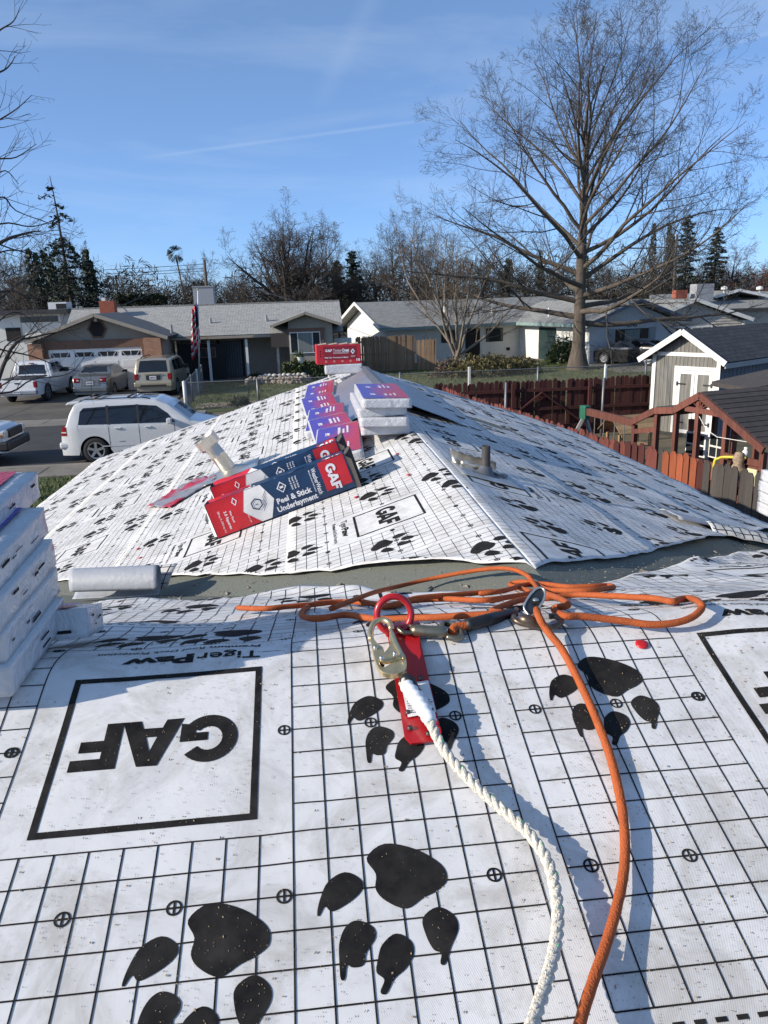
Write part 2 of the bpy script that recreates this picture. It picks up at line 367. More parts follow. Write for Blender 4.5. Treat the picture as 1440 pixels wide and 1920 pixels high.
def gaf_shape():
    arc = lambda rx, ry, a0, a1, n: [(.5+rx*math.cos(rad(a0+(a1-a0)*i/n)), .5+ry*math.sin(rad(a0+(a1-a0)*i/n))) for i in range(n+1)]
    G = arc(.5, .52, 38, 318, 26)+[(1.0, .13), (1.0, .54), (.52, .54), (.52, .36), (.74, .36), (.74, .30)]+arc(.235, .26, 318, 38, 16)
    A = [(0,0),(.36,1),(.70,1),(1.07,0),(.75,0),(.69,.18),(.36,.18),(.30,0)]; Ah = [(.43,.38),(.62,.38),(.525,.70)]
    Fp = [(0,0),(0,1),(.78,1),(.78,.76),(.29,.76),(.29,.61),(.68,.61),(.68,.37),(.29,.37),(.29,0)]
    sh = lambda q, d: [(x+d, y) for x, y in q]
    return [[G], [sh(A, .97), sh(Ah, .97)], [sh(Fp, 2.02)]]
GAF = flat(gaf_shape(), 0.25)             # cap height 1, width 2.8
def ring2d(r0, r1, n=18):
    return flat([[[(r1*math.cos(2*PI*i/n), r1*math.sin(2*PI*i/n)) for i in range(n)], [(r0*math.cos(2*PI*i/n), r0*math.sin(2*PI*i/n)) for i in range(n)]]])
RING = ring2d(.165, .225)
PAWS = [(-4.5,3.0),(-3.2,9.7),(1.81,10.98),(-11.84,2.69),(6.2,-5.6),(2.6,-5.0),(-5.2,-5.4),(-10.8,-6.2)]
def tile(P, ox, oy, ylo=-9.7, yhi=14.3, lw=0.047, step=1.0, rich=True, paws=None):
    g, pw, tx = P; h = lw/2
    xs_full = [-c for c in range(0, 8)]+[-(7.87+1.019*k) for k in range(0, 7)]+[9.0]
    rows = range(-9, 15)
    for x in xs_full: g.rect(ox+x-h, oy-9, ox+x+h, oy+13.87, step)
    for x in range(1, 9):
        g.rect(ox+x-h, oy+8, ox+x+h, oy+13.87, step); g.rect(ox+x-h, oy-9, ox+x+h, oy-2, step)
    for r in rows:
        y = oy+(13.87 if r == 14 else r)
        g.rect(ox-7, y-h*.97, ox, y+h*.97, step); g.rect(ox-15, y-h*.97, ox-7.87, y+h*.97, step)
        if r >= 8 or r <= -2: g.rect(ox, y-h*.97, ox+9, y+h*.97, step)
    for r in (-8, -2, 4, 10):
        for c in (-9.3, -6.3, -3.3, -.27, 2.73, 5.73, 8.6, 11.6, 14.65):
            if r == 4 and c in (-6.3, -3.3): continue
            tx.add(RING, ox-c, oy+r)
            tx.rect(ox-c-.17, oy+r-.03, ox-c+.17, oy+r+.03, 1); tx.rect(ox-c-.03, oy+r-.17, ox-c+.03, oy+r+.17, 1)
    for px_, py_ in (paws or PAWS): pw.add(PAW, ox+px_, oy+py_)
    # framed logo
    for a, b_, c, d in ((1.1,.83,7.93,1.06),(1.1,7.20,7.93,7.43),(1.1,1.06,1.33,7.20),(7.70,1.06,7.93,7.20)): tx.rect(ox+a, oy+b_, ox+c, oy+d, .5)
    tx.add(GAF, ox+1.85, oy+3.1, 1.95)
    if rich:
        tx.add(text2d('Tiger', .62, .012, 2.45, .4), ox+1.2, oy-.42); tx.add(text2d('Paw', .62, .045, 2.7, .4), ox+3.75, oy-.42)
        tx.add(text2d('Premium', .34, .03, 2.0, .4), ox+1.25, oy-1.30); tx.add(text2d('Roof Deck Protection', .34, .008, 4.15, .4), ox+3.45, oy-1.30)
    else:
        tx.rect(ox+1.2, oy-.5, ox+6.4, oy-.15, 1)
    k = -15.0
    while k < 9: tx.rect(ox+k, oy+14.24, ox+k+.30, oy+14.36, 1); k += .55

def hilo(x): return np.asarray(x, float)
# ---- near sheet, folded over the near ridge
def main_surf(c, r, lift=0.0):
    c = hilo(c); r = hilo(r); u = -0.0576+c*CELL; p = -0.0152-r*CELL; w = 0.045
    ap = np.abs(p); lc = w*lncosh(ap/w)
    v = V_R+p*CT; z = Z_R-ST*w*math.log(2)-ST*lc
    far = 1/(1+np.exp(-(p+.02)/.05)); ridge = np.exp(-((p-.03)/.07)**2)
    a = .0022*vnoise(u*3.1, v*2.7, 1)+.0012*vnoise(u*8, v*9, 2)+.0006*vnoise(u*19, v*15, 7)
    a = a+ridge*.007*vnoise(u*5.0+3, p*6, 3)+far*(.012*vnoise(u*3.3+5, v*4.2, 4)+.006*vnoise(u*8+1, v*9, 5)+.010)
    d = np.maximum(0, vcut_main(u)-v)                                   # lifted, curling edge
    a = a+.035*np.exp(-(d/.08)**2)*np.clip(vnoise(u*2.6+11, d*0, 6)+.25, 0, 1)*far
    sg = np.where(p > 0, 1.0, -1.0)*np.tanh(ap/w)
    ny = ST*sg
    h = a+lift
    return np.stack([u, v+h*ny, z+h*CT], -1)
def vcut_main(u):
    u = hilo(u); base = np.where(u < .73, 2.12+(.73-u)*.60, 2.12+(u-.73)*.86)
    return base+.05*vnoise(u*4.1, u*0, 8)+.02*vnoise(u*13, u*0, 9)
def r_of_v(v): return -((v-V_R)/CT+.0152)/CELL
def sheet_mesh(name, fn, cu, rows_n, parent, m=M_PAPER, solid=.0012):
    P = np.array([fn(c, np.linspace(0, 1, rows_n+1)) for c in cu])        # fn(column, t array) -> (rows,3)
    nC = len(cu); V = P.reshape(-1, 3); w = rows_n+1
    Fs = [(i*w+j, (i+1)*w+j, (i+1)*w+j+1, i*w+j+1) for i in range(nC-1) for j in range(rows_n)]
    me = bpy.data.meshes.new(name); me.from_pydata([tuple(p) for p in V], [], Fs); me.update()
    if me.polygons[len(Fs)//2].normal.z < 0: me.flip_normals()
    return link(name, me, m, parent, smooth=True, solid=solid)
cols = np.arange(-58, 62.01, .5)
def near_col(c, t):
    u = -0.0576+c*CELL; r0 = 30.0; r1 = float(r_of_v(vcut_main(u)))
    t = np.where(t < .5, t, t)
    return main_surf(np.full_like(t, c), r0+(r1-r0)*t)
near_sheet = sheet_mesh('underlayment', near_col, cols, 130, house)
near_sheet['label'] = 'printed underlayment folded over the near ridge'
NP = (Print(), Print(), Print())
for j, shift in ((1, 7), (0, 0), (-1, 11), (-2, 3)):
    for k in range(-4, 4): tile(NP, 24*k+shift, 24*j, step=.5)
keep_near = lambda x, y: (-x > -57) & (-x < 61) & (y < 29) & (y > r_of_v(vcut_main(-0.0576-x*CELL)-.012))
near_map = lambda x, y: main_surf(-x, y, .0010)
for pr, nm in zip(NP, ('printed_grid', 'paw_prints', 'printed_lettering')): tag(pr.build(nm, near_map, M_INK, near_sheet, keep_near), kind='stuff')

# ---- wing faces, laid in courses
def vcut_wing(u):
    u = hilo(u); return np.where(u < U_G, 2.40+(U_G-u)*.955, 2.34+(u-U_G)*1.03)+.03*vnoise(u*5, u*0, 21)+.015*vnoise(u*17, u*0, 22)
def vfar_wing(u):
    u = hilo(u); return np.where(u < U_G, vA+(vL-vA)*(U_G-u)/(U_G-U_L), vA+(vR-vA)*(u-U_G)/(U_RT-U_G))+.03
def wing_surf(side, q, v, lift=0.0, q0=0.0, q1=1.2):
    q = hilo(q); v = hilo(v); u = U_G+side*q*CT
    sd_ = 31 if side < 0 else 41; k = 1.0 if side < 0 else 1.55
    a = k*(.0055*vnoise(v*1.5, q*1.9, sd_)+.0028*vnoise(v*4.5+3, q*4.0, sd_+1)+.0014*vnoise(v*11, q*6, sd_+2))
    if side > 0: a = a+.006*vnoise(v*2.6+q*2.2, q*.7, sd_+4)
    d = np.maximum(0, v-vcut_wing(u))
    a = a+.022*np.exp(-(d/.08)**2)*np.clip(vnoise(u*2.9+4, d*0, sd_+3)+.1, 0, 1)+.004*np.exp(-(d/.3)**2)
    m_ = np.exp(-(q/.14)**2); a = a*(1-m_)+m_*(.003*vnoise(v*1.7, v*0, 77)+.0015*vnoise(v*5.1, v*0, 78)+.003)      # both faces meet over the ridge
    a = a+.0045-.0030*np.clip(1-(q-q0)/(q1-q0), 0, 1)
    h = a+lift
    wr_ = .05; drop = ST*wr_*(lncosh(q/wr_)+math.log(2)); k_ = np.tanh(q/wr_)
    return np.stack([u+side*ST*h*k_, v, Z_G-drop+h*CT], -1)
def wing_course(side, q0, q1, phase, top):
    qs = np.arange(q0, q1+.001, .05) if (q1-q0) > .1 else np.array([q0, q1])
    qs = np.append(qs[:-1], q1)
    if q0 == 0: qs = np.concatenate([np.arange(0, .2, .0125), qs[qs >= .2]])
    def col(q, t):
        u = U_G+side*q*CT; va = float(vcut_wing(u)); vb = float(vfar_wing(u)); return wing_surf(side, np.full_like(t, q), va+(vb-va)*t, 0, q0, q1)
    sh = sheet_mesh('underlayment', col, qs, 170, house)
    Pr = (Print(), Print(), Print())
    # x (reading) = -v on the left face, +v on the right face
    for k in range(-10, 10):
        ox = phase+24*k
        vm = (-ox*CELL if side < 0 else ox*CELL)
        if 1.5 < vm < 12.5: tile(Pr, ox, 0, step=.5, lw=.040, paws=[p for i_, p in enumerate(PAWS) if i_ not in (5, 7)], rich=(vm < 6.5))
    ytop = top
    def fn(x, y): return wing_surf(side, q0+(ytop-y)*CELL, -side*(-x)*CELL if False else (x*CELL*(1 if side > 0 else -1)), .0011, q0, q1)
    def keep(x, y):
        q = q0+(ytop-y)*CELL; v = x*CELL*(1 if side > 0 else -1); u = U_G+side*q*CT
        return (q > q0+.004) & (q < q1-.004) & (v > vcut_wing(u)+.012) & (v < vfar_wing(u)-.012)
    for pr, nm in zip(Pr, ('printed_grid', 'paw_prints', 'printed_lettering')): 
        o_ = pr.build(nm, fn, M_INK, sh, keep, (ytop-(q1-q0-.005)/CELL, ytop-.006/CELL) if nm == 'printed_grid' else None)
        if o_: tag(o_, kind='stuff')
    return sh
def phase_for(x, y, q0):                 # place a printed frame of a course where the photograph shows one
    P = ppl(x, y, P_WING, N_LEFT); return -P[1]/CELL-4.5, (U_G-P[0])/CT
a_, q_ = phase_for(727, 966, 0); PH1 = a_ % 24-24; TOP1 = min(14.4, 4.13+q_/CELL)
a_, q_ = phase_for(385, 1018, .83); PH2 = a_ % 24-24; TOP2 = min(14.4, 4.13+(q_-.83)/CELL)
E_L = (U_G-U_L)/CT+.02; E_R = (U_RT-U_G)/CT+.02
for q0, q1, ph, top in ((3.00, E_L, -5, 14.4), (1.95, 3.08, -13, 14.4), (.83, 2.03, PH2, TOP2), (0.0, .905, PH1, TOP1)): wing_course(-1, q0, q1, ph, top)
for q0, q1, ph, top in ((1.90, E_R, 6, 14.4), (.80, 1.98, 15, 14.4), (0.0, .88, 0, 9.0)): wing_course(1, q0, q1, ph, top)
# ================================================================== THINGS ON THE ROOF
def on_roof(u, v, h=0.0): return np.array([u, v, zroof(u, v)+h])
def frame(o, x, y, z):                                   # axes as columns
    x = Vector(x).normalized(); z = Vector(z); z = (z-x*z.dot(x)).normalized(); y = z.cross(x)
    return Matrix(((x[0], y[0], z[0], o[0]), (x[1], y[1], z[1], o[1]), (x[2], y[2], z[2], o[2]), (0, 0, 0, 1)))
def wrap_mesh(name, L, Wd, T, seed, amp=.0026, cx=26, cy=12, cz=5, r=.0035, pinch=.35):
    bm = bmesh.new(); N = {}
    def vert(i, j, k):
        if (i, j, k) in N: return N[(i, j, k)]
        p = Vector(((i/cx-.5)*L, (j/cy-.5)*Wd, k/cz*T))
        c = Vector((max(-L/2+r, min(L/2-r, p.x)), max(-Wd/2+r, min(Wd/2-r, p.y)), max(r, min(T-r, p.z))))
        d = p-c; n = d.normalized() if d.length > 1e-6 else Vector((0,0,1 if k == cz else -1))
        q = c+n*r if d.length > 1e-6 else p
        s1 = noise.noise(Vector((q.x*11+seed*7.3, q.y*14, q.z*40)))+.6*noise.noise(Vector((q.x*26, q.y*30+seed*3.1, q.z*60)))
        crease = abs(noise.noise(Vector((q.x*14+q.z*20+seed, q.y*15, q.z*18))))
        side = 1.0 if k not in (0, cz) else .35
        q = q+n*(amp*s1*side-amp*1.6*crease*side)
        if k == 0: q.z = max(0.0, q.z)
        N[(i, j, k)] = bm.verts.new(q); return N[(i, j, k)]
    def quad(a, b, c, d): bm.faces.new([vert(*a), vert(*b), vert(*c), vert(*d)])
    for i in range(cx):
        for j in range(cy):
            quad((i,j,0),(i,j+1,0),(i+1,j+1,0),(i+1,j,0)); quad((i,j,cz),(i+1,j,cz),(i+1,j+1,cz),(i,j+1,cz))
        for k in range(cz):
            quad((i,0,k),(i+1,0,k),(i+1,0,k+1),(i,0,k+1)); quad((i,cy,k),(i,cy,k+1),(i+1,cy,k+1),(i+1,cy,k))
    for j in range(cy):
        for k in range(cz):
            quad((0,j,k),(0,j,k+1),(0,j+1,k+1),(0,j+1,k)); quad((cx,j,k),(cx,j+1,k),(cx,j+1,k+1),(cx,j,k+1))
    me = bpy.data.meshes.new(name); bm.to_mesh(me); bm.free()
    me.polygons.foreach_set('use_smooth', [True]*len(me.polygons)); return me
def wrap_mat():
    m = mat('bundle_wrap', (0.56, 0.565, 0.58), rough=0.20, var=0.08, scale=9, detail=6, spec=0.5)
    t, b = nodes_of(m); tcn = t.nodes.new('ShaderNodeTexCoord')
    n = t.nodes.new('ShaderNodeTexNoise'); n.inputs['Scale'].default_value = 20; n.inputs['Detail'].default_value = 5; n.inputs['Distortion'].default_value = 2.2
    v = t.nodes.new('ShaderNodeTexNoise'); v.noise_type = 'RIDGED_MULTIFRACTAL'; v.inputs['Scale'].default_value = 9; v.inputs['Distortion'].default_value = 1.2
    a = t.nodes.new('ShaderNodeMath'); a.operation = 'MULTIPLY_ADD'; a.inputs[1].default_value = .5
    bp = t.nodes.new('ShaderNodeBump'); bp.inputs['Strength'].default_value = .55; bp.inputs['Distance'].default_value = .012
    for q in (n, v): t.links.new(tcn.outputs['Object'], q.inputs['Vector'])
    t.links.new(v.outputs['Fac'], a.inputs[0]); t.links.new(n.outputs['Fac'], a.inputs[2]); t.links.new(a.outputs['Value'], bp.inputs['Height']); t.links.new(bp.outputs['Normal'], b.inputs['Normal'])
    return m
M_WRAP = wrap_mat()
def label_mat(name, c1, c2):                             # printed film: one ink runs into the other along the bundle's width
    m = bpy.data.materials.new(name); m.use_nodes = True; t = m.node_tree; b = t.nodes['Principled BSDF']; b.inputs['Roughness'].default_value = .3
    tcn = t.nodes.new('ShaderNodeTexCoord'); sp = t.nodes.new('ShaderNodeSeparateXYZ'); n = t.nodes.new('ShaderNodeTexNoise'); n.inputs['Scale'].default_value = 5
    ma = t.nodes.new('ShaderNodeMath'); ma.operation = 'MULTIPLY_ADD'; ma.inputs[1].default_value = 3.0; r = t.nodes.new('ShaderNodeValToRGB')
    r.color_ramp.elements[0].position = .25; r.color_ramp.elements[1].position = .75; r.color_ramp.elements[0].color = tuple(c2)+(1,); r.color_ramp.elements[1].color = tuple(c1)+(1,)
    t.links.new(tcn.outputs['Object'], sp.inputs['Vector']); t.links.new(tcn.outputs['Object'], n.inputs['Vector'])
    t.links.new(sp.outputs['Y'], ma.inputs[0]); t.links.new(n.outputs['Fac'], ma.inputs[2]); t.links.new(ma.outputs['Value'], r.inputs['Fac']); t.links.new(r.outputs['Color'], b.inputs['Base Color'])
    n2 = t.nodes.new('ShaderNodeTexNoise'); n2.inputs['Scale'].default_value = 24; n2.inputs['Distortion'].default_value = 2; bp = t.nodes.new('ShaderNodeBump'); bp.inputs['Strength'].default_value = .5; bp.inputs['Distance'].default_value = .008
    t.links.new(tcn.outputs['Object'], n2.inputs['Vector']); t.links.new(n2.outputs['Fac'], bp.inputs['Height']); t.links.new(bp.outputs['Normal'], b.inputs['Normal'])
    return m
M_PURPLE = label_mat('label_purple_red', (0.075, 0.04, 0.36), (0.42, 0.02, 0.05)); M_REDLAB = label_mat('label_red', (0.38, 0.01, 0.03), (0.42, 0.015, 0.04))
M_BLUELAB = label_mat('label_violet', (0.07, 0.045, 0.36), (0.10, 0.05, 0.36))
M_WHITEPRINT = mat('printed_white', (0.78, 0.78, 0.80), rough=.5, var=.05)
M_PRINTB = mat('printed_violet', (.10, .07, .30), rough=.5)
BL, BW, BT = 1.0, .335, .061
BM_ = [wrap_mesh('wrapper', BL, BW, BT, k) for k in range(4)]
def label_part(par, m, x0=-.46, x1=.46, seed=0, marks=True):
    b = MB(); b.grid(lambda s, t: (x0+(x1-x0)*s, -BW/2*.93+BW*.93*t, BT+.0035+.0012*noise.noise(Vector((s*9+seed, t*5, 0)))), 16, 6); lab = b.build('printed_label', m, par, smooth=True)
    if marks:
        rnd = random.Random(seed); pr = Print()
        for cx in (-.22, .24):
            for rr in range(3):
                x = cx-.12+rnd.random()*.02; y = -.02-.03*rr
                for k in range(rnd.randint(5, 9)):
                    w = rnd.uniform(.008, .03); pr.rect(x, y, x+w, y+.014 if rr else y+.02, .03); x += w+.007
                    if x > cx+.2: break
            pr.add(GAF, cx-.09, .06, .035)
        tag(pr.build('label_print', lambda x, y: np.stack([x, y, np.full_like(x, BT+.0060)], -1), M_WHITEPRINT, lab), kind='stuff')
def bundle(name, label, M, lab=M_PURPLE, k=0, group=None, marks=True):
    t = thing(name, label, 'shingle bundle', group=group); t.matrix_world = M
    link('wrapper', BM_[k % 4], M_WRAP, t)
    if lab: label_part(t, lab, seed=k, marks=marks)
    rnd = random.Random(k*7+3); pr = Print()                     # print and tears on the ends and the long side
    for q in range(rnd.randint(2, 4)):
        y, z, w, h_ = rnd.uniform(-.14, .10), rnd.uniform(.010, .046), rnd.uniform(.012, .05), rnd.uniform(.002, .006); pr.rect(y, z, y+w, z+h_, .02)
    tag(pr.build('end_print', lambda x, y: np.stack([np.full_like(x, BL/2+.0022), x, y], -1), M_INK, t), kind='stuff')
    pr = Print()
    for q in range(rnd.randint(2, 5)):
        x, z, w, h_ = rnd.uniform(-.45, .40), rnd.uniform(.010, .046), rnd.uniform(.015, .08), rnd.uniform(.002, .007); pr.rect(x, z, x+w, z+h_, .03)
    tag(pr.build('side_print', lambda x, y: np.stack([x, np.full_like(x, -BW/2-.0022), y], -1), M_INK, t), kind='stuff')
    return t
# pile of bundles straddling the near ridge at the left
ords = ('lowest', 'second from the bottom', 'third from the bottom', 'fourth from the bottom', 'fifth from the bottom')
zc = Z_R+.004
for k in range(4):
    jig = [(0, 0), (-.010, .012), (.006, -.006), (-.016, .010), (-.004, 0)][k]
    M = frame((-.545-.50-.003*k+jig[0]*.3, 1.452+jig[1]*.25+.003*k, zc+k*.0625), (1, .012*math.sin(k*2.1), -.01), None, (-.02, -.025*k, 1))
    bundle('shingle_bundle', 'white plastic-wrapped shingle bundle, %s of the pile astride the near ridge' % ords[k], M, M_BLUELAB if k == 3 else None, k, marks=(k == 3))
M = frame((-.610-.50, 1.60, zc+4*.0625-.006), (1, .05, -.02), None, (-.03, -.03, 1))
bundle('shingle_bundle', 'shingle bundle with a red top label crowning the pile astride the near ridge', M, M_REDLAB, 5)
# single bundle lying beyond the pile
a = hit(153, 1226); M = frame((a[0]-.50, a[1]+.09, zroof(a[0], a[1]+.07)+.012), (1, .07, 0), None, (0, ST, CT))@Matrix.Diagonal((1, .50, 1.05, 1))
bundle('shingle_bundle', 'lone shingle bundle with a purple label lying flat behind the near pile', M, M_PURPLE, 2)
# pile at the right edge
a = np.array([2.52, 3.35, 0])
for k in range(4):
    M = frame((a[0]+.18+.01*math.sin(k*3), a[1]+.2, zroof(a[0], a[1]+.1)+.05+k*.0625), (.05, 1, 0), None, (0, 0, 1))
    bundle('shingle_bundle', 'white-wrapped shingle bundle in the pile beside the right-hand valley', M, None, k, group='bundles piled beside the right-hand valley')
# pile of five standing on the wing's ridge
for k in range(4):
    M = frame((.545+.022*math.sin(k*2.3)-.006*k, 5.62+.03*math.cos(k*3.1), Z_G-.012+k*.0625), (.04+.05*math.sin(k*1.9), 1, 0), None, (.03*math.sin(k*2.7), 0, 1))
    bundle('shingle_bundle', 'white-wrapped shingle bundle, %s of the pile on the wing ridge' % (ords[k] if k < 3 else 'topmost with purple label'), M, M_PURPLE if k == 3 else None, k+1, marks=(k == 3))
b = MB()
# a row of bundles lying down the sunlit side of the wing's ridge, each leaning on the next
names_row = ('lying beside the ridge pile nearest the cartons', 'second from the cartons along the wing ridge', 'third from the cartons along the wing ridge', 'fourth from the cartons along the wing ridge', 'beside the grey metal flashing on the wing ridge')
for k, (u, v) in enumerate(((.22, 5.40), (.20, 5.95), (.17, 6.65), (.14, 7.60), (.17, 8.80))):
    M = frame(on_roof(u, v, .035), (.05*(-1)**k, 1, .045), None, (-ST*.6, 0, CT))
    bundle('shingle_bundle', 'purple and red labelled bundle '+names_row[k], M, M_PURPLE, k)
# red carton of ridge caps on a white bundle at the far end of the ridge
M = frame((.48, 9.72, Z_G+.005), (1, .0, 0), None, (0, 0, 1)); 
t = thing('shingle_bundle', 'white-wrapped bundle under the red carton at the far ridge end', 'shingle bundle'); t.matrix_world = M
link('wrapper', wrap_mesh('wrapper', .46, .335, .118, 9), M_WRAP, t)
CW, CH, CDp = .545, .232, .30
M_RED = mat('carton_red', (0.50, 0.018, 0.03), rough=.45, var=.10, scale=9); M_DRED = mat('carton_dark_red', (0.26, 0.012, 0.025), rough=.45, var=.08)
t = thing('carton', 'red carton of ridge cap shingles standing on the far ridge end', 'carton'); t.matrix_world = frame((.42, 9.72-.02, Z_G+.125), (1, .035, -.008), None, (0, 0, 1))
b = MB(); b.box(-CW/2, CW/2, -CDp/2, CDp/2, 0, CH); body = b.build('carton_body', M_RED, t, bevel=.008)
fr = lambda off: (lambda x, y: np.stack([x-CW/2, np.full_like(x, -CDp/2-off), y], -1))
pr = Print(); pr.rect(.085, .055, .49, .215, .2); pan = pr.build('dark_panel', fr(.0015), M_DRED, body)
pr = Print(); pr.rect(.495, .01, .53, .09); 
pr = Print(); pr.add(GAF, .11, .150, .030); pr.add(text2d('Timber', .034, .0, .105), .205, .150); pr.add(text2d('Crest', .034, .05, .085), .315, .150)
pr.rect(.205, .138, .40, .141, .2); pr.rect(.205, .128, .39, .131, .2); pr.add(text2d('Ridge Cap / Couronnes de faîtière', .014, .03, .29), .10, .075)
for k in range(4): pr.add(ring2d(.009, .012, 10), .115+.10*k, .035)
pr.add(flat([[[(0, .034), (-.027, 0), (0, -.034), (.027, 0)]]]), .445, .150); pr.add(text2d('10', .028, .04, .045), .488, .035); pr.rect(.42, .085, .47, .088, .1); pr.rect(.42, .095, .475, .098, .1)
pr.build('lettering', fr(.003), M_WHITEPRINT, body)
pr = Print(); pr.rect(.045, .09, .057, .105); pr.rect(.045, .12, .057, .135); pr.rect(.045, .15, .057, .165); pr.add(flat([[[(0, .014), (-.011, 0), (0, -.014), (.011, 0)]]]), .445, .150)
pr.build('dark_marks', fr(.0042), M_INK, body)
b = MB()
for k in range(4): b.add([(-.25+.13*k, -.14, CH+.002), (-.15+.13*k, -.15, CH+.012), (-.14+.13*k, .0, CH+.02), (-.24+.13*k, .02, CH+.004)], [(0,1,2,3)])
b.build('torn_flap', mat('kraft', (0.42, 0.33, 0.23), rough=.85), t, solid=.002)

# grey metal flashing bent over the wing's ridge
M_GALV = mat('galvanised_sheet', (0.46, 0.49, 0.53), rough=.34, metal=.75, var=.12, scale=3)
M_DARKSTRIP = mat('dark_strip', (0.13, 0.13, 0.145), rough=.5, var=.2)
t = thing('ridge_flashing', 'bent grey metal flashing sheets draped over the wing ridge behind the pile', 'flashing')
def flap(side, v0, v1, wd, h0, wob, seed):
    b = MB()
    def f(s, q):
        d = wd*s; v = v0+(v1-v0)*q+.12*s*side*(1 if side > 0 else .6)
        h = h0*(1-s)**1.3+wob*noise.noise(Vector((s*2.2+seed, q*3, seed)))*s
        u = U_G-.03+side*d*CT; return (u, v, z_wing(u)+.020+h)
    b.grid(f, 14, 16, flip=side > 0); return b
lf = flap(-1, 6.3, 9.1, .60, .085, .012, 3).build('left_leaf', M_GALV, t, smooth=True, solid=.002)
rf = flap(1, 6.2, 9.2, .66, .085, .03, 8).build('right_leaf', M_GALV, t, smooth=True, solid=.002)
b = MB(); b.grid(lambda s, q: (U_G-.03+.03*(s-.5)*2*1.6, 6.2+2.95*q, Z_G+.125-abs(s-.5)*.02), 4, 8); b.build('ridge_fold', M_DARKSTRIP, t, solid=.004)

# ---- two long cartons of peel and stick underlayment
M_NAVY = mat('carton_navy', (0.012, 0.042, 0.105), rough=.42, var=.12, scale=7, bump=.10, bscale=14); M_CARTRED = mat('carton_bright_red', (0.56, 0.02, 0.03), rough=.42, var=.08, scale=8)
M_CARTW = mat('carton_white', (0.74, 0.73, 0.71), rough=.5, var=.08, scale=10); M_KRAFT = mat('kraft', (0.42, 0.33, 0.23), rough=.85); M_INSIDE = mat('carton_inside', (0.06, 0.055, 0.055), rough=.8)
def long_carton(label, bl, br, dep, hgt, seed, up):
    bl = Vector(bl); br = Vector(br); Lx = (br-bl).length; M = frame(bl, br-bl, None, up)
    t = thing('underlayment_carton', label, 'carton', group='cartons of peel and stick underlayment'); t.matrix_world = M
    bul = lambda x, z: .010*math.sin(PI*x/Lx)*math.sin(PI*z/hgt)+.006*noise.noise(Vector((x*7+seed, z*9, 0)))
    b = MB()
    b.grid(lambda s, q: (Lx*s, -bul(Lx*s, hgt*q), hgt*q), 24, 6)                                     # front
    b.grid(lambda s, q: (Lx*s, dep*q-bul(Lx*s, hgt)*(1-q), hgt-.02*math.sin(PI*q)+.006*noise.noise(Vector((s*8, q*3, seed)))), 24, 4)      # top
    b.grid(lambda s, q: (Lx*s, dep, hgt*q), 4, 2, flip=True); b.grid(lambda s, q: (Lx*s, dep*q, 0), 4, 2, flip=True)
    b.grid(lambda s, q: (0, dep*s, hgt*q), 2, 2, flip=True)
    body = b.build('carton_body', M_NAVY, t, smooth=False)
    fmap = lambda off: (lambda x, y: np.stack([x, np.array([-bul(float(X), float(Y))-off for X, Y in zip(x, y)]), y], -1))
    tmap = lambda off: (lambda x, y: np.stack([x, y, np.array([hgt-.02*math.sin(PI*Y/dep)+.006*noise.noise(Vector((X/Lx*8, Y/dep*3, seed)))+off for X, Y in zip(x, y)])], -1))
    k = Lx/.95; H = hgt
    def panel(nm, polys, mp_, m, par): 
        p = Print(); p.add(flat(polys, .03)); return p.build(nm, mp_, m, par)
    panel('white_panel', [[[(.20*k, .003), (.375*k, .003), (.43*k, H*.5), (.375*k, H-.003), (.20*k, H-.003)]]], fmap(.0012), M_CARTW, body)
    panel('red_panel', [[[(.004, .003), (.305*k, .003), (.215*k, H*.45), (.265*k, H-.003), (.004, H-.003)]]], fmap(.0024), M_CARTRED, body)
    panel('red_panel', [[[(.765*k, H*.16), (.94*k, H*.16), (.94*k, H-.004), (.765*k, H-.004)]]], fmap(.0016), M_CARTRED, body)
    pr = Print(); C = .03
    pr.add(text2d('Peel & Stick', H*.15, .030, .235*k, C), .440*k, H*.31); pr.add(text2d('Underlayment', H*.15, .030, .272*k, C), .425*k, H*.09)
    up90 = lambda s_, h_, b_, w_, x_, y_: pr.add(text2d(s_, h_, b_, w_, C), x_, y_, 1.0, -PI/2)
    up90('WeatherWatch', H*.12, .016, H*.74, .712*k, H*.90); up90('Mineral-surfaced leak barrier', H*.04, .01, H*.62, .694*k, H*.88)
    pr.add(GAF, .805*k, H*.86, H*.265, -PI/2)
    for q in range(3): up90('Peel & Stick', H*.045, .02, H*.34, (.60-.020*q)*k, H*.88)
    pr.add(flat([[[(0, H*.16), (-H*.14, 0), (0, -H*.16), (H*.14, 0)], [(0, H*.125), (-H*.105, 0), (0, -H*.125), (H*.105, 0)]]], C), .50*k, H*.72)
    pr.rect(.488*k, H*.69, .512*k, H*.75, .1)
    up90('2.0 Squares', H*.075, .02, H*.52, .098*k, H*.64); up90('200 sq. ft. (18.6 sq. m.)', H*.055, .01, H*.62, .060*k, H*.70); up90('Net Roof', H*.06, .01, H*.34, .132*k, H*.60)
    pr.add(flat([[[(0, H*.12), (-H*.08, 0), (0, -H*.12), (H*.08, 0)], [(0, H*.085), (-H*.05, 0), (0, -H*.085), (H*.05, 0)]]], C), .185*k, H*.80)
    up90('Made in USA', H*.045, .0, H*.24, .235*k, H*.34)
    pr.build('lettering', fmap(.0042), M_WHITEPRINT, body)
    pr = Print(); sq = lambda a: [(a*math.cos(PI/6+PI/3*i), a*math.sin(PI/6+PI/3*i)) for i in range(6)]
    pr.add(flat([[sq(H*.17), sq(H*.135)]], C), .315*k, H*.52); pr.rect(.305*k, H*.50, .325*k, H*.52, .1)
    for q in range(5): pr.add(flat([[[(0, 0), (.035*k, H*.18), (.035*k, H*.20), (0, H*.02)]]], C), (.34+.006*q)*k, H*(.26+.09*q))
